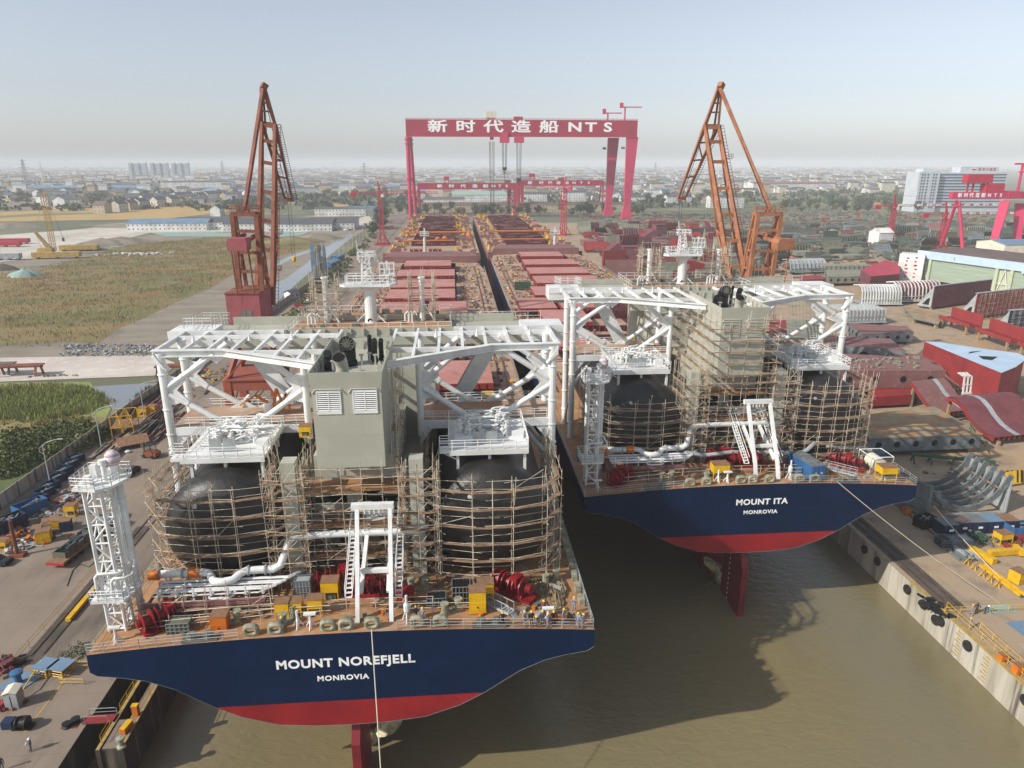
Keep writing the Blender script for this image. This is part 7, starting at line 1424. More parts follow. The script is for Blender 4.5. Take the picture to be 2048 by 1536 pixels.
ribbed('white ribbed panel stack right of the white frames of the second ship', (1676, 650), (1768, 648), 6, 12, 'white_far', 'grey_light', 13, False); ribbed('small pale sage deckhouse block with a row of openings', (1648, 557), (1740, 556), 7, 9, 'block_sage', 'block_sage', 10, False)
slab('low sage deck block on legs below the sage deckhouse', [(1655, 554), (1742, 552), (1720, 538), (1652, 538)], 5, 1.4, 'block_sage', 'block_sage', 8); wedge('red slanted keel block beside the white noticeboard building', [(1742, 553), (1800, 548), (1800, 528), (1770, 520), (1722, 540)], 9, 'gantry_red', 'block_maroon'); ribbed('silver grey ribbed bow piece beyond the orange crane', (1580, 548), (1650, 546), 8, 10, 'grey_light', 'grey_light', 9); wedge('small flat dark red block below the silver bow piece', [(1600, 560), (1652, 558), (1640, 550), (1600, 552)], 3, 'block_red', 'block_red')
slab('wooden decked steel platforms on posts beside the maroon block', [(1826, 634), (1878, 646), (1890, 630), (1806, 612)], 2.6, 1.8, 'block_tan', 'grey_steel', 0)
# red and dark block rack behind the casing of the second ship
slab('olive grey ribbed block stack between the white frames of the second ship', [(1570, 700), (1640, 700), (1640, 640), (1570, 640)], 7, 1, 'block_sage', 'block_olive', 5, rib=10); wedge('tall red curved block behind the right frame of the second ship', [(1535, 680), (1575, 680), (1572, 640), (1540, 640)], 14, 'block_red', 'block_red')
# curved ribs in the near right yard
r = thing('curved_frames', 'row of curved grey frames like a cradle beside the second ship stern', 'hull block', at(1900, 1030))
for k in range(6):
    b = MB(); y = k * 2.1; pts = [(-3.4, y, 4.8 - .1 * k), (-2.6, y, 3.4), (-.6, y, 1.8), (2., y, 1.1), (5., y, 1.5), (7.6, y, 3.0), (9.4, y, 5.2), (10.4, y, 7.6)]
    for p, q in zip(pts, pts[1:]): b.beam(p, q, .3, 1.1)
    b.done('rib', 'grey_steel', r)
b = MB(); [b.beam((x, -.2, z), (x, 10.6, z), .25) for x, z in ((-3.2, 4.4), (-.6, 1.2), (2, .6), (5, .9), (7.6, 2.4), (9.4, 4.6))]; b.done('stringer', 'block_tan', r); b = MB(); b.box(10.4, -.3, .2, 10.7, 10.8, 6.6); [b.box(10.2, y, .2, 10.4, y + .2, 6.4) for y in (0, 2.6, 5.2, 7.8, 10.4)]; b.box(-1, -.4, 0, 10.4, -.1, .5); b.done('end_plate', 'grey_light', r)
r = thing('stiffened_panel', 'upright blue grey stiffened panel left of the curved frames', 'hull block', at(1852, 1035), R(118)); b = MB(); b.box(0, 0, .2, 14, .3, 6.4); [b.box(k * 1.7, -.9, .4, k * 1.7 + .2, 0, 6.2) for k in range(9)]; b.done('plating', 'grey_steel', r); b = MB(); b.beam((1, -2.5, .2), (1, -.4, 5.6), .4); b.beam((13, -2.5, .2), (13, -.4, 5.6), .4); b.done('prop', 'grey_light', r)
# skips, racks and yellow gear on the right quay
for i, (x, lab) in enumerate(((84.6, 'first'), (87.5, 'second'), (90.4, 'third'), (93.3, 'fourth'), (96.2, 'fifth'))):
    r = thing('tool_container', lab + ' of five dark blue lidded containers in a row on the right quay', 'container', (x, 105.6 - (i == 0) * .6, 0), .0, 'blue containers on the right quay'); b = MB(); b.box(-1.35, -1.2, .1, 1.35, 1.5, 2.3); [b.box(-1.2 + k * .6, -1.25, .2, -1.1 + k * .6, -1.2, 2.2) for k in range(5)]; b.done('shell', 'blue_dark', r); b = MB(); b.box(-1.4, -1.25, 2.3, 1.4, 1.55, 2.4); b.done('lid', ('grey_steel', 'roof_brown', 'grey_steel', 'roof_blue', 'rust_top')[i], r); b = MB(); b.box(-.3, -1.27, 1.1, .5, -1.252, 1.5); b.done('marking', 'letter_white', r)
skip_box('long pale blue container at the right end of the dark blue row', 2050, 1070, 0, 7, 2.8, 2.2, 'blue_paint'); skip_box('open dark skip with a cream rim at the left end of the blue row', 1848, 1052, 0, 3.4, 2.2, 1.9, 'black_metal', .3); cabinet('single orange crate alone in the shade of the second ship', 1813, 1027, 0, 1.3, 1.2, 1.2, 'orange_paint', False, 0, None); cabinet('yellow stand with open legs by the grey racks on the right quay', 2003, 1086, 0, 2.4, 1.8, 2.1, 'machine_yellow', True, .1, None); cabinet('yellow cabinet with a slanting face at the right edge of the quay', 2034, 1163, 0, 2., 1.8, 2., 'machine_yellow', False, .3, None)
for i, (px, py) in enumerate(((1885, 1090), (1905, 1091), (1926, 1089))): crate('grey wire rack of fittings on the right quay, ' + ('left', 'middle', 'right')[i] + ' one of three', px, py, 0, 1.9, 2.2, 1.4, ('black_metal', 'grey_steel', 'grey_light')[i], 'wire racks on the right quay')
heap('scrap_heap', 'dark green hose and net heap behind the wire racks', 'scrap', 1960, 1080, 46, (2.4, 1.2), ['tarp_green', 'sage_dark'], 51, .9); heap('scrap_heap', 'grey pipe bundle on a low rack beside the yellow beam', 'pipes', 1925, 1112, 26, (.9, .5), ['grey_light', 'grey_steel'], 52, .8, 3.2); heap('scrap_heap', 'red frames piled behind the yellow stand', 'scrap', 2040, 1085, 36, (2, 1.2), ['rust_steel', 'hatch_red'], 53, 1.2); heap('scrap_heap', 'rusty bar and pallet scatter in the shade before the green trestle', 'scrap', 1925, 945, 40, (4, 1.6), ['rust_steel', 'grey_steel', 'block_tan'], 54, .5); heap('scrap_heap', 'crumpled white and blue sheets beside the curved frames', 'scrap', 1948, 975, 26, (1.6, 1.6), ['grey_light', 'blue_paint', 'white_far'], 55, .9)
b = MB(); b.beam(at(1938, 1095, .5), at(1990, 1124, .5), 1.0, 1.); tag(b.done('yellow_beam', 'machine_yellow'), 'thick yellow beam lying slantwise on the right quay', 'beam'); b = MB(); b.beam(at(1978, 1106, .6), at(2044, 1101, .6), .9, .9); b.beam(at(2030, 1092, .6), at(2046, 1108, .6), .8, .8); tag(b.done('yellow_beam', 'machine_yellow'), 'yellow beam with a forked end pointing right across the quay', 'beam')
for dx, lab in ((0, 'left one of two long thin yellow beams on trestles'), (.8, 'right one of two long thin yellow beams on trestles')): b = MB(); b.beam(at(1960, 1130, .8) + Vector((dx, 0, 0)), at(2040, 1190, .8) + Vector((dx, 0, 0)), .32, .4); tag(b.done('yellow_beam', 'machine_yellow'), lab, 'beam', 'long yellow beams on trestles')
tr = thing('saw_horse', 'x', 'trestle'); b = MB(); b.beam((-.6, -.4, 0), (0, 0, .9), .1); b.beam((.6, -.4, 0), (0, 0, .9), .1); b.beam((-.6, .4, 0), (0, 0, .9), .1); b.beam((.6, .4, 0), (0, 0, .9), .1); b.beam((-.7, 0, .9), (.7, 0, .9), .14); b.done('legs', 'machine_yellow', tr); TP = Proto(tr)
for i, (px, py) in enumerate(((1934, 1128), (1948, 1138), (1965, 1152), (1980, 1162), (1995, 1173))): TP.put(at(px, py), .6, 'yellow trestle in the row under the long beams, ' + ('first', 'second', 'third', 'fourth', 'fifth')[i] + ' from the water side', 'yellow trestles on the right quay')
cabinet('orange winch box on the quay kerb, left one of two', 2003, 1322, 0, .9, .8, 1.1, 'orange_paint', False, .1, 'orange boxes on the kerb'); cabinet('orange winch box on the quay kerb, right taller one of two', 2033, 1347, 0, 1., .9, 1.4, 'orange_paint', False, .1, 'orange boxes on the kerb')
yrail('yellow post railing along the kerb of the right quay', [(70.2, 60, 0), (70.2, 84, 0)], 1.2, 2.4); yrail('yellow post railing crossing the right quay behind three workers', [at(1888, 1228), at(2048, 1222), at(2120, 1220)], 1.1, 2.2); yrail('second yellow railing line on the kerb walkway', [(71.6, 62, 0), (71.6, 79, 0)], 1.2, 2.4)
sheet('blue_grey_plate', [at(a, c)[:2] for a, c in ((2010, 1245), (2060, 1240), (2090, 1275), (2052, 1276))], .05, 'roof_blue'); b = MB(); b.obox((0, 0, .03), (4.6, 1.9, .05)); [b.beam((-2.2 + k * .4, -.9, .08), (-2 + k * .4, .9, .08), .06) for k in range(11)]; p = at(1996, 1218); tag(b.done('safety_net', 'net_green', loc=p), 'green netting panel laid on the right quay behind the rail', 'net')
for i, (px, py, dz_) in enumerate(((1722, 1098, 0), (1748, 1122, 0), (1803, 1178, 0), (1838, 1208, 0), (1862, 1232, .6), (1878, 1240, .1), (1938, 1290, 0), (2038, 1400, 0))):
    Y = at(px, py, -1.2).y; b = MB(); b.lathe((0, 0, 0), [(.3, -.2), (.62, -.25), (.75, -.12), (.75, .12), (.62, .25), (.3, .2)], 16, 'x'); o = b.done('tyre_fender', 'rubber', loc=((69.0 if Y > 64.2 else 68.2), Y, -1.3 - dz_)); tag(o, 'black tyre hung as a fender on the pale quay wall, ' + ('first', 'second', 'third', 'fourth', 'fifth', 'sixth', 'seventh', 'nearest')[i] + (' from the far end' if i < 7 else ' the camera'), 'tyre', 'tyre fenders on the quay wall')
heap('scrap_heap', 'dark hoses and tyres tangled at the quay edge', 'scrap', 1868, 1218, 30, (.7, 1.6), ['black_metal', 'rubber'], 57, .7)
r = thing('barrier_ramp', 'yellow and black striped barrier at the right edge by the curved frames', 'barrier', at(2035, 968)); b = MB(); b.obox((0, 0, 1.6), (6, .4, 2.6), .2, R(-30)); b.done('panel', 'machine_yellow', r); b = MB(); [b.obox((-2.6 + k * 1.0, -.1 - k * .0, 1.75), (.35, .42, 2.5), .2, R(-30), R(20)) for k in range(6)]; b.done('stripe', 'black_metal', r)
r = thing('access_stair', 'green and yellow scaffold stair leaning on the maroon shell', 'stair', at(1978, 905), R(60)); b = MB(); [b.beam((x, 0, 0), (x, 4.5, 6), .14) for x in (-1, 1)]; [b.beam((-1, 4.5 * k / 9, 6 * k / 9), (1, 4.5 * k / 9, 6 * k / 9), .1) for k in range(10)]; [b.beam((x, 0, 1.2), (x, 4.5, 7.2), .08) for x in (-1, 1)]; [b.beam((x, y, 0), (x, y, 6 * y / 4.5), .12) for x in (-1, 1) for y in (2.2, 4.4)]; b.done('frame', 'tarp_green', r)
r = thing('green_trestle', 'long dark green trestle lying on the shaded ground beyond the second ship', 'trestle', at(1820, 925), R(-12)); b = MB(); b.beam((0, 0, 2.), (17, 0, 1.), .8, .6); [b.beam((x, -1, 0), (x, 0, 2), .25) for x in (.5, 4)]; [b.beam((x, 1, 0), (x, 0, 2), .25) for x in (.5, 4, 9)]; b.done('frame', 'tarp_green', r)
for i, (px, py) in enumerate(((1688, 800), (1754, 803), (1776, 806), (1808, 806))): cabinet('yellow cabinet before the red hull piece beyond the second ship, ' + ('first', 'second', 'third', 'fourth')[i] + ' from the left', px, py, 0, 2.2, 1.8, 1.9, group='yellow cabinets before the red hull piece')
cabinet('dark blue cabinet at the end of the yellow row before the red hull piece', 1822, 806, 0, 2.2, 1.6, 1.8, 'blue_dark', False, 0, None)
# workshop
A0, B0 = Vector((251, 371, 0)), Vector((283, 266, 0)); d = (B0 - A0).normalized(); rz = math.atan2(d.y, d.x)
r = thing('workshop', 'long workshop with a pale blue fascia and tall green sliding doors', 'building', A0, rz); L_ = (B0 - A0).length; dp = 42
b = MB(); b.box(0, 1.5, 0, L_, dp, 16.4); b.done('wall', 'cream', r); b = MB(); b.box(.5, .2, 16.6, L_, dp + .5, 17.0); b.box(.5, 8, 17, L_, dp - 6, 17.4); b.done('roof', 'roof_brown', r); b = MB(); b.box(0, -.6, 13.4, 57, .4, 17.4); b.box(57, -.9, 12.6, L_ + 2, .4, 16.6); b.done('fascia', 'pale_blue', r)
for k, x in enumerate((0, 44, 100)):
    b = MB(); b.box(x, -.5, 0, x + 1.6, 1.4, 13.4); b.box(x + 7.5, -.5, 0, x + 9, 1.4, 13.4); b.box(x + 1.6, .8, 0, x + 7.5, 1.4, 13.4); b.done('column', 'pale_green', r); b = MB(); b.beam((x + 1.6, .3, 1), (x + 4.6, .3, 13), .35); b.beam((x + 7.5, .3, 1), (x + 4.6, .3, 13), .35); b.beam((x + 1.6, .3, 6), (x + 7.5, .3, 6), .3); b.done('brace', 'white_far', r)
for x0, x1 in ((9, 44), (53, 100)): b = MB(); b.box(x0, .6, 2.4, x1, 1.3, 13.4); [b.box(x0, .5, z, x1, .6, z + .12) for z in (4, 6, 8, 10, 12)]; b.done('sliding_door', 'door_green', r); b = MB(); b.box(x0, 1.32, 0, x1, 1.45, 2.4); b.done('door_gap', 'dark_void', r)
for ch, x in (('1', 22), ('2', 72)): o = writing(ch, 2.2, 'bay_number', 'sign_red', r, (x, -.66 - .3 * (x > 50), 15.2 - .7 * (x > 50)), (R(90), 0, 0), .02, .03)
r = thing('sign_building', 'narrow white building end with rows of red characters beside the workshop', 'building', at(1816, 566), R(50)); b = MB(); b.box(-1, -6, 0, 9, 6, 15.5); b.done('wall', 'white_far', r); b = MB(); rn = random.Random(2)
for i in range(6):
    for k in range(2):
        for q in range(4): x = -1.06; b.box(-1.08, -3.4 + k * 4.4 + rn.uniform(0, 1.4), 13.6 - i * 2 + rn.uniform(-.5, .5), -1.01, -2.6 + k * 4.4 + rn.uniform(.2, 1.2), 13.8 - i * 2 + rn.uniform(-.4, .5))
b.done('red_lettering', 'sign_red', r); b = MB(); [b.box(x - .8, -6.05, z, x + .8, -6.01, z + 1.6) for x in (2, 5.5) for z in (1.5, 5, 8.5, 12)]; b.done('window', 'office_window', r)
b = MB(); b.lathe((0, 0, 0), [(3, 0), (3, 9), (2.4, 9.8), (2.4, 11)], 16); tag(b.done('round_tank', 'tarp_green', loc=(300, 338, 17)), 'green round tank on the workshop roof at the right edge', 'tank')
hut('long_shed', 'pale blue roofed shed behind the workshop at the right edge', 0, 0, 70, 26, 12, 'cream', 'roof_blue', .0, 2, False, loc=(390, 452, 0))
# the crowd of far hull blocks
def blk(kind, m):
    b = MB(); c = MB()
    if kind == 0: b.box(-8, -6, 3.6, 8, 6, 3.9); [b.box(-8, -6 + k * 2.4, 1, 8, -5.8 + k * 2.4, 3.6) for k in range(6)]; [b.box(-8 + k * 3.2, -6, 1, -7.8 + k * 3.2, 6, 3.6) for k in range(6)]
    elif kind == 1: b.prism([(-6, 1), (6, 1), (6, 2), (-3, 8.5), (-4, 8.5), (-6, 4)], -8, -7.7, 'x'); b.prism([(-6, 1), (6, 1), (6, 2), (-3, 8.5), (-4, 8.5), (-6, 4)], 7.7, 8, 'x'); b.box(-8, -6, 1, 8, 6, 1.3); b.add([(-8, 6, 2), (8, 6, 2), (8, -3, 8.5), (-8, -3, 8.5)], [(0, 1, 2, 3)]); [b.prism([(6, 1), (6, 2), (-3, 8.5), (-3.4, 8.5)], -8 + k * 2.6, -7.9 + k * 2.6, 'x') for k in range(7)]
    elif kind == 2: b.box(-7, -5, 1, 7, 5, 1.4); b.box(-7, 4.6, 1.4, 7, 5, 7); [b.prism([(4.6, 1.4), (1.5, 1.4), (4, 6.6), (4.6, 7)], -7 + k * 2.3, -6.8 + k * 2.3, 'x') for k in range(7)]; [b.box(-7, -5 + k * 1.6, 1.4, 7, -4.9 + k * 1.6, 2.2) for k in range(6)]
    elif kind == 3: b.box(-5, -4, 1, 5, 4, 9); b.box(-5.4, -4.4, 9, 5.4, 4.4, 9.3)
    elif kind == 4: b.box(-9, -.4, 1, 9, .1, 9.5); [b.box(-9 + k * 2, .1, 1, -8.8 + k * 2, 1.8, 9.3) for k in range(10)]; b.box(-9, .1, 1, 9, 5, 1.3)
    elif kind == 5: b.loft([[(x, y, z) for y, z in ((-6, 1.5), (-4, 1.7), (-1, 2.6), (2, 4.6), (4, 7), (5, 9))] for x in (-7, 7)]); [b.beam((-7 + k * 2, y0, z0 - .4), (-7 + k * 2, y1, z1 - .4), .2, .8) for k in range(8) for (y0, z0), (y1, z1) in zip(((-6, 1.5), (-1, 2.6), (2, 4.6)), ((-1, 2.6), (2, 4.6), (5, 9)))]
    r = thing('hull_block', 'x', 'hull block'); b.done('plating', m, r); [c.box(x - .6, y - .6, 0, x + .6, y + .6, 1) for x in (-5, 5) for y in (-4, 4)]; pieces(c, 'support_block', 'block_tan', r); return Proto(r)
KN = ('flat grillage', 'slanted hopper', 'ribbed corner', 'boxy', 'upright panel', 'curved bilge'); GN = {'block_green': 'green', 'block_olive': 'olive grey', 'block_sage': 'pale sage', 'block_maroon': 'maroon', 'block_red': 'red', 'grey_steel': 'grey', 'block_mauve': 'mauve'}
PB = {(k, m): blk(k, m) for k in range(6) for m in GN if not (m in ('grey_steel', 'block_mauve') and k in (1, 3))}
rn = random.Random(12); n = 0; G6 = [(1150, 434), (1300, 430), (1420, 432), (1560, 420), (1840, 428), (2100, 440), (2100, 500), (1840, 512), (1800, 548), (1640, 556), (1500, 560), (1400, 600), (1260, 580), (1180, 500)]
def prj(x, y, z):
    c, s = math.cos(YAW), math.sin(YAW); X = x * c - y * s; W_ = x * s + y * c; zz = z - CH; fw = W_ * math.cos(PIT) - zz * math.sin(PIT); return 1024 + F * X / fw, 768 - F * (W_ * math.sin(PIT) + zz * math.cos(PIT)) / fw
KEEP = [(1580, 1660, 530, 562), (1640, 1810, 520, 562), (1870, 2060, 495, 520)]
for iy in range(26):
    for ix in range(30):
        y = 300 + iy * 18.5 + rn.uniform(-4, 4); x = 84 + ix * 20 + rn.uniform(-4, 4) + (iy % 2) * 9; px, py = prj(x, y, 0)
        if not inside(G6, px, py) or any(a < px < b_ and c < py < e for a, b_, c, e in KEEP) or (x > 235 and y < 385) or n >= 275: continue
        if 190 < x < 216 and (y > 800 or y < 300): continue
        red = px < 1440 + rn.uniform(-60, 40); m = rn.choice(['block_maroon', 'block_maroon', 'block_red', 'block_mauve', 'block_sage', 'block_red']) if red else rn.choice(['block_green', 'block_green', 'block_olive', 'block_sage', 'grey_steel', 'block_green', 'block_mauve' if rn.random() < .4 else 'block_olive'])
        k = rn.choice((0, 0, 1, 2, 2, 4, 5, 3 if red else 0))
        if (k, m) not in PB: k = 0
        PB[(k, m)].put((x, y, 0), rn.choice((0, .1, -.12, math.pi / 2, math.pi, math.pi * 1.05)) + rn.uniform(-.1, .1), '%s %s hull block among the crowded rows behind the second ship' % (GN[m], KN[k]), '%s %s hull blocks in the far yard' % (GN[m], KN[k]), (rn.uniform(.8, 1.1), rn.uniform(.8, 1.1), rn.uniform(.7, 1.3 if red else .95))); n += 1
for p_ in PB.values():
    if not p_.used:
        for c_ in p_.t[1]: bpy.data.objects.remove(c_[0])
        bpy.data.objects.remove(p_.t[0])
rn = random.Random(44); GP = [tuple(at(a, c)[:2]) for a, c in G6]
for m, q in (('block_green', 900), ('block_sage', 420), ('grey_steel', 500), ('rust_steel', 420), ('block_tan', 200), ('block_red', 160)):
    b = MB(); k = 0
    while k < q:
        x, y = rn.uniform(84, 620), rn.uniform(300, 900)
        if (x > 235 and y < 385) or not inside(GP, x, y): continue
        k += 1; z = rn.uniform(.2, 4); b.obox((x, y, z), (rn.uniform(1, 8), rn.uniform(.4, 3), rn.uniform(.2, 1.6)), rn.choice((0, .1, 1.57, -.2)), rn.uniform(-.2, .2))
    o = b.done('steel_litter', m); o['kind'] = 'stuff'; o['label'] = 'loose plates and girders strewn between the far hull blocks'; o['category'] = 'steel'
hut('white_shelter', 'white gabled shelter standing among the green hull blocks', 1602 + 156, 496, 12, 12, 12, 'white_far', 'white_far', .1, 3, False)
# ------------------------------------------------------------ the two distant hulls, buildings, trees, town
def far_ship(x0, x1, y0, y1, label, hx):
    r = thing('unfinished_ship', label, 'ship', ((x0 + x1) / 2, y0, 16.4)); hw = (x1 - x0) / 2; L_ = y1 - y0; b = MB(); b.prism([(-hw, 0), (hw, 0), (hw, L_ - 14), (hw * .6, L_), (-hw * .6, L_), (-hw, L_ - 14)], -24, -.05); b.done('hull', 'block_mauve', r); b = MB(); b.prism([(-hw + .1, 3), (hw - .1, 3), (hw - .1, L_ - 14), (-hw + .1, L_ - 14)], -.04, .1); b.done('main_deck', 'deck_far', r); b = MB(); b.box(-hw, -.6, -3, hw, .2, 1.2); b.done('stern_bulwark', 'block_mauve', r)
    rn = random.Random(int(x0) + 50)
    for k in range(8):
        y = 44 + k * 29; b = MB(); b.box(-13, y, .1, 13, y + .5, 2); b.box(-13, y + 19, .1, 13, y + 19.5, 2); b.box(-13, y + .5, .1, -12.5, y + 19, 2); b.box(12.5, y + .5, .1, 13, y + 19, 2); b.box(-12.5, y + .5, .12, 12.5, y + 19, .2); [b.box(-12.5, y + 2.5 + q * 4, .2, 12.5, y + 3. + q * 4, 1.6) for q in range(4)]; b.done('hatch_coaming', 'hold_dark', r)
    b = MB()
    for k in range(150): x = rn.choice((-1, 1)) * rn.uniform(13.6, hw - 1.); y = rn.uniform(6, L_ - 16); q = rn.uniform(.4, 1.8); b.box(x - q, y, .1, x + q, y + q * .7, .3 + q)
    for k in range(70): y = rn.uniform(30, L_ - 16); x = rn.uniform(-13, 10); b.beam((x, y, 2.4), (x + rn.uniform(2, 9), y, 2.4), .4)
    for s in (-1, 1): [b.path([(s * x, 30, .9), (s * x, L_ - 16, .9)], .22, 5) for x in (hw - 3, hw - 5.5)]
    b.done('deck_fittings', 'block_mauve', r); b = MB(); b.path([(-20, 96, 3.2), (20, 96, 3.2)], .7, 6); b.done('orange_pipe', 'orange_paint', r); b = MB(); b.path([(-18, 46, 3), (12, 46, 3)], .5, 6); b.done('orange_pipe', 'orange_paint', r)
    for x in (hx - 6, hx - 3, hx + 4, hx + 7): b = MB(); [b.lathe((x + d_, 9, 1.6), [(.4, -.8), (1.3, -.7), (1.3, -.5), (.6, -.4), (.6, .4), (1.3, .5), (1.3, .7), (.4, .8)], 10, 'x') for d_ in (-1, 1)]; b.done('mooring_winch', 'winch_red', r)
    b = MB(); b.lathe((hx, 12, .1), [(1, 0), (.8, 1), (.7, 9)], 10); b.box(hx - 2.4, 11, 9, hx + 2.4, 13, 9.4); b.rail([(hx - 2.4, 11, 9.4), (hx + 2.4, 11, 9.4), (hx + 2.4, 13, 9.4), (hx - 2.4, 13, 9.4)], 1.6, 2, .14, close=True); b.box(hx - .4, 11.8, 9.4, hx + .4, 12.2, 13); b.done('mast', 'white_far', r); return r
far_ship(-37, 13.4, 376, 690, 'unfinished brown decked ship beyond MOUNT NOREFJELL, left of the far slit', -4); far_ship(17.6, 68, 380, 690, 'unfinished brown decked ship beyond MOUNT ITA, right of the far slit', 12)
b = MB(); b.box(-1.2, -1, 0, 1.2, 1, 1.1); b.box(-1, -.8, 1.1, .4, .8, 2.6); b.beam((0, 0, 2.4), (1.6, .4, 3.4), .3); r = thing('deck_machine', 'x', 'machine'); b.done('body', 'machine_yellow', r); b = MB(); b.lathe((.7, 0, 1.1), [(.4, 0), (.4, .9)], 8); b.done('motor', 'rust_top', r); YM = Proto(r); rn = random.Random(77)
for k in range(150):
    s = rn.random() < .5; x0, x1 = ((-37, 13.4), (17.6, 68))[s]; x = rn.choice((x0 + rn.uniform(1.5, 14), x1 - rn.uniform(1.5, 14))); y = 396 + 285 * rn.random() ** .9
    YM.put((x, y, 16.52), rn.random() * 6, 'yellow machine on the brown deck of the far ' + ('right' if s else 'left') + ' unfinished ship', 'yellow machines on the far ' + ('right' if s else 'left') + ' ship', rn.uniform(.4, .85))
b = MB(); b.lathe((0, 0, 0), [(2.4, 0), (2.2, 1.4), (1.2, 2.6), (.2, 3.2)], 10); r = thing('tarp_tent', 'x', 'tarp'); b.done('cover', 'orange_paint', r); TT = Proto(r)
for px, py, l in ((890, 482, 'on the far left ship, right one'), (876, 484, 'on the far left ship, left one'), (1072, 464, 'on the far right ship'), (938, 474, 'by the far slit')): TT.put(at(px, py, 16.6), 0, 'orange tarpaulin heap ' + l)
# buildings
hut('long_shed', 'long low brown roofed shed across the far end of the dock', 0, 0, 300, 26, 9, 'house_tan', 'roof_brown', 0, 3, loc=(90, 1000, 0)); hut('long_shed', 'cream shed with many bays left of the far dock sheds', 0, 0, 62, 20, 11, 'white_far', 'roof_brown', .02, 3, loc=(-14, 1120, 0)); hut('factory_hall', 'white hall with a pale teal roof behind the small gantry', 0, 0, 92, 40, 15, 'white_far', 'roof_teal', 0, 5, loc=(44, 1190, 0))
for i, (x, y, L_, h, w_) in enumerate(((128, 1180, 44, 16, 'white_far'), (196, 1190, 36, 18, 'white_far'), (236, 1160, 30, 12, 'cream'), (292, 1170, 46, 11, 'white_far'), (352, 1130, 40, 13, 'white_far'), (402, 1060, 52, 15, 'white_far'), (60, 1290, 60, 12, 'cream'))): hut('office_block', ('white', 'tall white', 'cream', 'low white', 'white', 'long white', 'far cream')[i] + ' building beyond the dock sheds, ' + ('first', 'second', 'third', 'fourth', 'fifth', 'sixth', 'last')[i] + ' from the left', 0, 0, L_, 16, h, w_, 'roof_dark', .03, 3, loc=(x, y, 0))
for i, (px, py, L_, w_, h) in enumerate(((345, 459, 74, 30, 7), (420, 456, 60, 40, 7), (520, 457, 56, 60, 7), (610, 458, 60, 56, 7), (668, 456, 46, 50, 7))): hut('barrack_shed', 'long grey blue roofed shed block beyond the white road, ' + ('leftmost', 'second', 'third', 'fourth', 'rightmost')[i] + ' of five', px, py, L_, w_, h, 'white_far', 'roof_blue' if i < 1 else 'roof_dark', .03, 3.4)
hut('gate_building', 'white office with window rows behind the long sheds', 682, 432, 62, 10, 9, 'white_far', 'roof_dark', .02, 2); hut('village_house', 'white gabled house alone at the yellow field edge', 436, 432, 16, 12, 9, 'white_far', 'roof_dark', 1.5, 5, False)
hut('factory_hall', 'wide white factory with rows of windows left of the rusty crane', 400, 386, 150, 40, 24, 'white_far', 'roof_dark', .02, 2); hut('factory_hall', 'low blue roofed works beyond the left tree line', 170, 386, 260, 60, 12, 'roof_blue', 'roof_blue', .05, 4, False); hut('factory_hall', 'long grey shed between the crane and the huge gantry', 620, 388, 260, 50, 13, 'grey_light', 'roof_dark', .04, 4, False); hut('factory_hall', 'long pale shed beyond the slim tower crane', 740, 384, 180, 40, 12, 'white_far', 'roof_blue', .02, 4, False)
r = hut('stadium_hall', 'very long white hall with a red roof edge beyond the green field', 1576, 384, 190, 60, 20, 'white_far', 'roof_brown', -.02, 3); b = MB(); b.box(-97, -31.5, 20.4, 97, -30.4, 23.4); b.done('red_band', 'hatch_top', r)
r = thing('office_tower', 'large pale office block with dark window bands at the right', 'building', (690, 940, 0), -.05); b = MB(); b.box(-44, 0, 0, 52, 26, 51); b.box(-72, -6, 0, -44, 24, 52); b.box(-64, 0, 52, -50, 18, 56); b.box(-12, 3, 51, 40, 22, 58.4); b.done('wall', 'office_grey', r)
for k in range(12): b = MB(); b.box(-42, -.35, 5 + k * 3.85, 50, -.02, 6.9 + k * 3.85); b.done('window_band', 'office_window', r)
for k in range(12): b = MB(); [b.box(x, -6.3, 5 + k * 3.85, x + 2, -6.02, 7.2 + k * 3.85) for x in (-69, -65.5, -61, -53.5, -50)]; b.done('window', 'office_window', r)
b = MB(); b.lathe((6, 2.9, 54.6), [(4.6, -.3), (4.6, 0)], 24, 'y'); b.v = [(x, y, 54.6 + (z - 54.6) * .5) for x, y, z in b.v]; b.done('emblem', 'white_far', r); b = MB(); b.lathe((6, 2.55, 54.6), [(3.4, -.05), (3.4, 0)], 20, 'y'); b.v = [(x, y, 54.6 + (z - 54.6) * .3) for x, y, z in b.v]; b.done('emblem_bar', 'sign_red', r)
for ch, x in zip('新时代造船', (14.5, 19.5, 24.5, 29.5, 34.5)): writing(ch, 3.8, 'sign_character', 'sign_red', r, (x, 2.9, 54.7), (R(90), 0, 0), .05, .1)
def flats(label, px, py, w_, n, h, Y, m='office_grey'):
    p = at(px, py); s = Y / p.y; r = thing('apartment_tower', label, 'building', (p.x * s, Y, 0)); b = MB(); [b.box(-w_ / 2 + w_ * k / n, (k % 2) * 5, 0, -w_ / 2 + w_ * (k + .82) / n, 22, h - (k % 2) * 3) for k in range(n)]; b.done('wall', m, r); b = MB(); [b.box(-w_ / 2 + w_ * k / n + 1, (k % 2) * 5 - .3, z, -w_ / 2 + w_ * (k + .82) / n - 1, (k % 2) * 5 - .05, z + 1.4) for k in range(n) for z in range(4, int(h) - 4, 4)]; b.done('window_band', 'office_window', r)
for px, l in ((277, 'left'), (320, 'middle'), (362, 'right')): flats('grey apartment tower group on the left skyline, %s one of three' % l, px, 352, 66, 5, 66, 3000)
for px, py, n, l in ((180, 366, 9, 'left'), (262, 364, 9, 'middle'), (350, 362, 9, 'right')): flats('long cream row of flats below the apartment towers, %s one' % l, px, py, 170, n, 17, 2200, 'house_wall')
flats('pinkish apartment row behind the right small gantry', 1140, 378, 190, 10, 26, 1700, 'block_mauve')
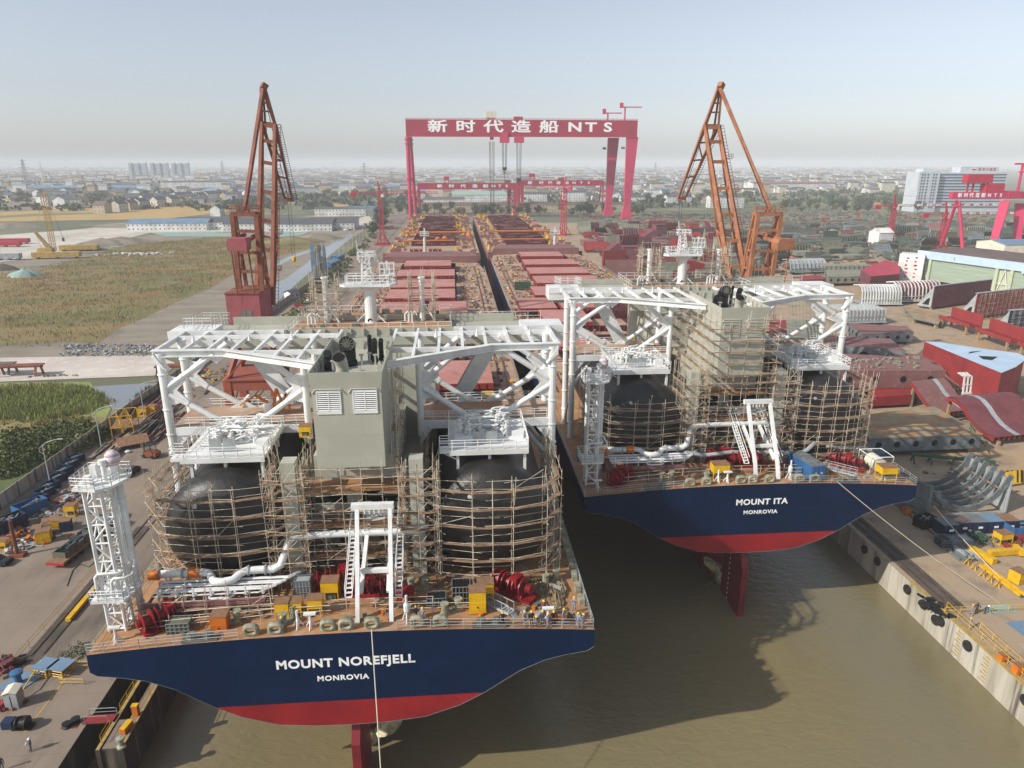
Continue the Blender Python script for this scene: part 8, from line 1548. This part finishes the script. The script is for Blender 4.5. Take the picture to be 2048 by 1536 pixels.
def pylon(px, py, h, label):
    r = thing('power_pylon', label, 'pylon', at(px, py)); b = MB(); w_ = h * .1; [b.beam((x * w_, y * w_, 0), (x * w_ * .12, y * w_ * .12, h), h * .012) for x in (-1, 1) for y in (-1, 1)]
    for k in range(7): z0, z1 = h * k / 7, h * (k + 1) / 7; a, c = w_ * (1 - .88 * k / 7), w_ * (1 - .88 * (k + 1) / 7); [b.beam((-a, s * a, z0), (c, s * c, z1), h * .007) for s in (-1, 1)]; [b.beam((a, s * a, z0), (-c, s * c, z1), h * .007) for s in (-1, 1)]
    for z, l in ((h * .7, .2), (h * .82, .16), (h * .94, .12)): b.beam((-h * l, 0, z), (h * l, 0, z), h * .012)
    b.done('lattice', 'pylon', r)
for px, py, h, l in ((54, 372, 75, 'at the far left of the skyline'), (447, 356, 76, 'between the flats and the rusty crane'), (730, 364, 66, 'beyond the tower crane, left of two'), (785, 378, 44, 'beyond the tower crane, shorter right one of two'), (1310, 352, 70, 'right of the huge gantry leg')): pylon(px, py, h, 'grey lattice power pylon ' + l)
b = MB(); b.lathe((0, 0, 0), [(2.2, 0), (1.2, 70)], 10); tag(b.done('chimney', 'white_far', loc=at(88, 372)), 'slim white chimney on the left skyline beside a pylon', 'chimney')
# houses: a row of dark roofed village houses, then the nearer houses of the town one by one
HP = []
for L_, W_, h, wl, rf in ((14, 10, 8, 'house_wall', 'roof_dark'), (16, 11, 9, 'white_far', 'roof_dark'), (12, 9, 7, 'house_tan', 'roof_brown'), (24, 12, 9, 'white_far', 'roof_blue')): HP.append(Proto(hut('town_house', 'x', 0, 0, L_, W_, h, wl, rf, 0, 3.4, True, loc=(0, 0, 0))))
HN = ('grey walled dark roofed', 'white walled dark roofed', 'tan walled brown roofed', 'long white blue roofed')
vil = [(240, 424), (262, 420), (282, 418), (296, 412), (318, 414), (330, 407), (346, 412), (360, 405), (376, 402), (388, 409), (402, 403), (420, 402), (436, 399), (452, 400), (470, 398), (500, 398), (300, 406), (270, 414)]
for i, (px, py) in enumerate(vil): HP[(0, 2, 0, 1)[i % 4]].put(at(px, py), 1.2 + jit(.2), HN[(0, 2, 0, 1)[i % 4]] + ' house in the village row beyond the yellow field', 'village houses beyond the yellow field', 1.35)
rn = random.Random(21); n = 0; N0 = [(-700, 980), (-420, 1000), (-120, 1250), (250, 1230), (560, 1150), (700, 1500), (700, 2300), (-900, 2300), (-1000, 1300)]
while n < 230:
    x, y = rn.uniform(-1100, 800), rn.uniform(1000, 2300)
    if not inside(N0, x, y): continue
    px, py = prj(x, y, 0)
    if not (-20 < px < 2060) or (500 < px < 760 and py > 384) or (1440 < px < 1700 and py > 368): continue
    k = rn.choice((0, 1, 1, 2, 3)); HP[k].put((x, y, 0), rn.choice((0, .2, 1.5, -.3)), HN[k] + ' house in the town ' + ('left of' if px < 810 else 'behind' if px < 1280 else 'right of') + ' the huge gantry', HN[k] + ' town houses', rn.uniform(.9, 1.5)); n += 1
def town(name, m, mr, n, seed, y0, y1):
    rn = random.Random(seed); b = MB(); t = MB()
    for k in range(n):
        y = y0 * (y1 / y0) ** (rn.random() ** .8); x = rn.uniform(-.78, .72) * y; L_, W_, h = rn.uniform(10, 34) * (1 + y / 9000), rn.uniform(9, 16), rn.choice((6, 7, 8, 9, 9, 12, 18)) * (1 + y / 14000)
        if -60 < x < 230 and y < 1300 or (x > 420 and y < 1500) or (x < -100 and y < 1500): continue
        b.box(x - L_ / 2, y, -.5, x + L_ / 2, y + W_, h); t.add([(x - L_ / 2 - .4, y - .5, h - .3), (x + L_ / 2 + .4, y - .5, h - .3), (x + L_ / 2, y + W_ / 2, h + 3), (x - L_ / 2, y + W_ / 2, h + 3), (x + L_ / 2 + .4, y + W_ + .5, h - .3), (x - L_ / 2 - .4, y + W_ + .5, h - .3)], [(0, 1, 2, 3), (3, 2, 4, 5)])
    for mm, q, s in ((b, m, 'walls'), (t, mr, 'roofs')): o = mm.done('far_town_' + s, q); o['kind'] = 'stuff'; o['label'] = 'far town reading as one mass towards the skyline'; o['category'] = 'town'
town('town', 'house_wall', 'roof_dark', 2600, 1, 1300, 9000); town('town', 'white_far', 'roof_grey', 1700, 2, 1300, 9000); town('town', 'house_tan', 'roof_brown', 1300, 3, 1300, 9000)
# trees: trunk, limbs and a crown of leaf clumps; three kinds, copied one by one
def tree(h, rad, m, seed, n=520, tall=1.):
    rn = random.Random(seed); r = thing('broadleaf_tree', 'x', 'tree'); b = MB(); b.tube((0, 0, 0), (.1, 0, h * .55), h * .03, 7, h * .014)
    for k in range(6): a = k * 1.05 + rn.random(); z = h * rn.uniform(.28, .5); b.tube((0, 0, z), (rad * .6 * math.cos(a), rad * .6 * math.sin(a), z + h * rn.uniform(.15, .35)), h * .012, 5, h * .004)
    b.done('trunk', 'bark', r); b = MB(); cl = [(rn.gauss(0, rad * .42), rn.gauss(0, rad * .42), h * rn.uniform(.38, .9), rad * rn.uniform(.28, .5)) for k in range(16)]
    for k in range(n):
        x, y, z, q = rn.choice(cl); d = Vector((rn.gauss(0, 1), rn.gauss(0, 1), rn.gauss(0, .8) * tall)).normalized() * q * rn.uniform(.6, 1.1); c = Vector((x, y, z)) + d; nn = (d.normalized() + Vector((rn.gauss(0, .5), rn.gauss(0, .5), rn.gauss(0, .5)))).normalized(); s = rad * rn.uniform(.08, .17); u = nn.cross(Vector((.2, .4, .9))).normalized() * s; v_ = nn.cross(u) * rn.uniform(.6, 1); b.add([c - u, c + v_, c + u, c - v_], [(0, 1, 2, 3)])
    b.done('crown', m, r); return Proto(r)
TR = [tree(12, 5.2, 'foliage_far', 1), tree(9, 4.6, 'foliage', 2), tree(15, 4.2, 'foliage_far', 3, tall=1.5), tree(8, 4.2, 'foliage_yellow', 4)]; TN = ('dark green round', 'mid green spreading', 'tall dark green', 'yellow green'); rn = random.Random(31); n = 0
for px, cnt, lab in (([(790, 430), (800, 398), (840, 400), (820, 432)], 16, 'by the left leg of the huge gantry'), ([(820, 428), (1300, 424), (1300, 434), (820, 434)], 46, 'across the far end of the dock'), ([(560, 400), (770, 384), (800, 412), (730, 404), (600, 414), (560, 416)], 40, 'beyond the gold field patch'), ([(0, 386), (240, 384), (470, 380), (470, 392), (230, 400), (0, 401)], 56, 'in the left tree line'), ([(470, 398), (560, 396), (560, 440), (470, 436)], 16, 'behind the rusty crane'), ([(1280, 400), (1500, 392), (1500, 410), (1290, 418)], 34, 'beyond the red hull blocks'), ([(1560, 414), (1840, 410), (1840, 430), (1560, 426)], 46, 'before the office block'), ([(744, 470), (760, 440), (780, 420), (770, 450), (752, 476)], 14, 'along the yard road left of the tower crane')):
    P = fill(px, cnt, n + 3, 1, 1); n += cnt
    for x, y, _, _ in P: k = rn.choice((0, 0, 1, 2, 3)); TR[k].put((x, y, 0), rn.random() * 6, TN[k] + ' tree ' + lab, 'trees ' + lab, rn.uniform(.8, 1.35))
rn = random.Random(5); L2 = []
while len(L2) < 3600:
    y = 1050 * 7.5 ** (rn.random() ** .9); x = rn.uniform(-.8, .75) * y
    if (-60 < x < 230 and y < 1150) or (x > 380 and y < 1150): continue
    k = rn.uniform(4, 11) * (1 + y / 5000); L2.append((x, y, k * 1.3, k * .8 if y > 1500 else k))
leaves('far_wood', L2, 1, 3.4, 'foliage_far', 'far trees of the plain reading as one mass', 16, 6, flat=.2)
leaves('shrubs', fill([(1290, 388), (1840, 388), (1840, 424), (1560, 420), (1290, 410)], 160, 33, 5, 2.6), 1, .9, 'foliage_far', 'low scrub over the green field at the right', 24, 34)
# ------------------------------------------------------------ the hazy air
hz = bpy.data.materials.new('haze'); hz.use_nodes = True; n = hz.node_tree.nodes; n.remove(n['Principled BSDF'])
v = n.new('ShaderNodeVolumePrincipled'); v.inputs['Color'].default_value = (.86, .9, .945, 1); v.inputs['Density'].default_value = .00018; v.inputs['Anisotropy'].default_value = -.1
hz.node_tree.links.new(v.outputs[0], n['Material Output'].inputs['Volume'])
b = MB(); b.box(-16100, -600, -10.5, 16100, 21100, 128); MATS['haze'] = hz; o = b.done('haze', 'haze'); o['kind'] = 'stuff'; o.display_type = 'WIRE'
SC.cycles.volume_bounces = 3
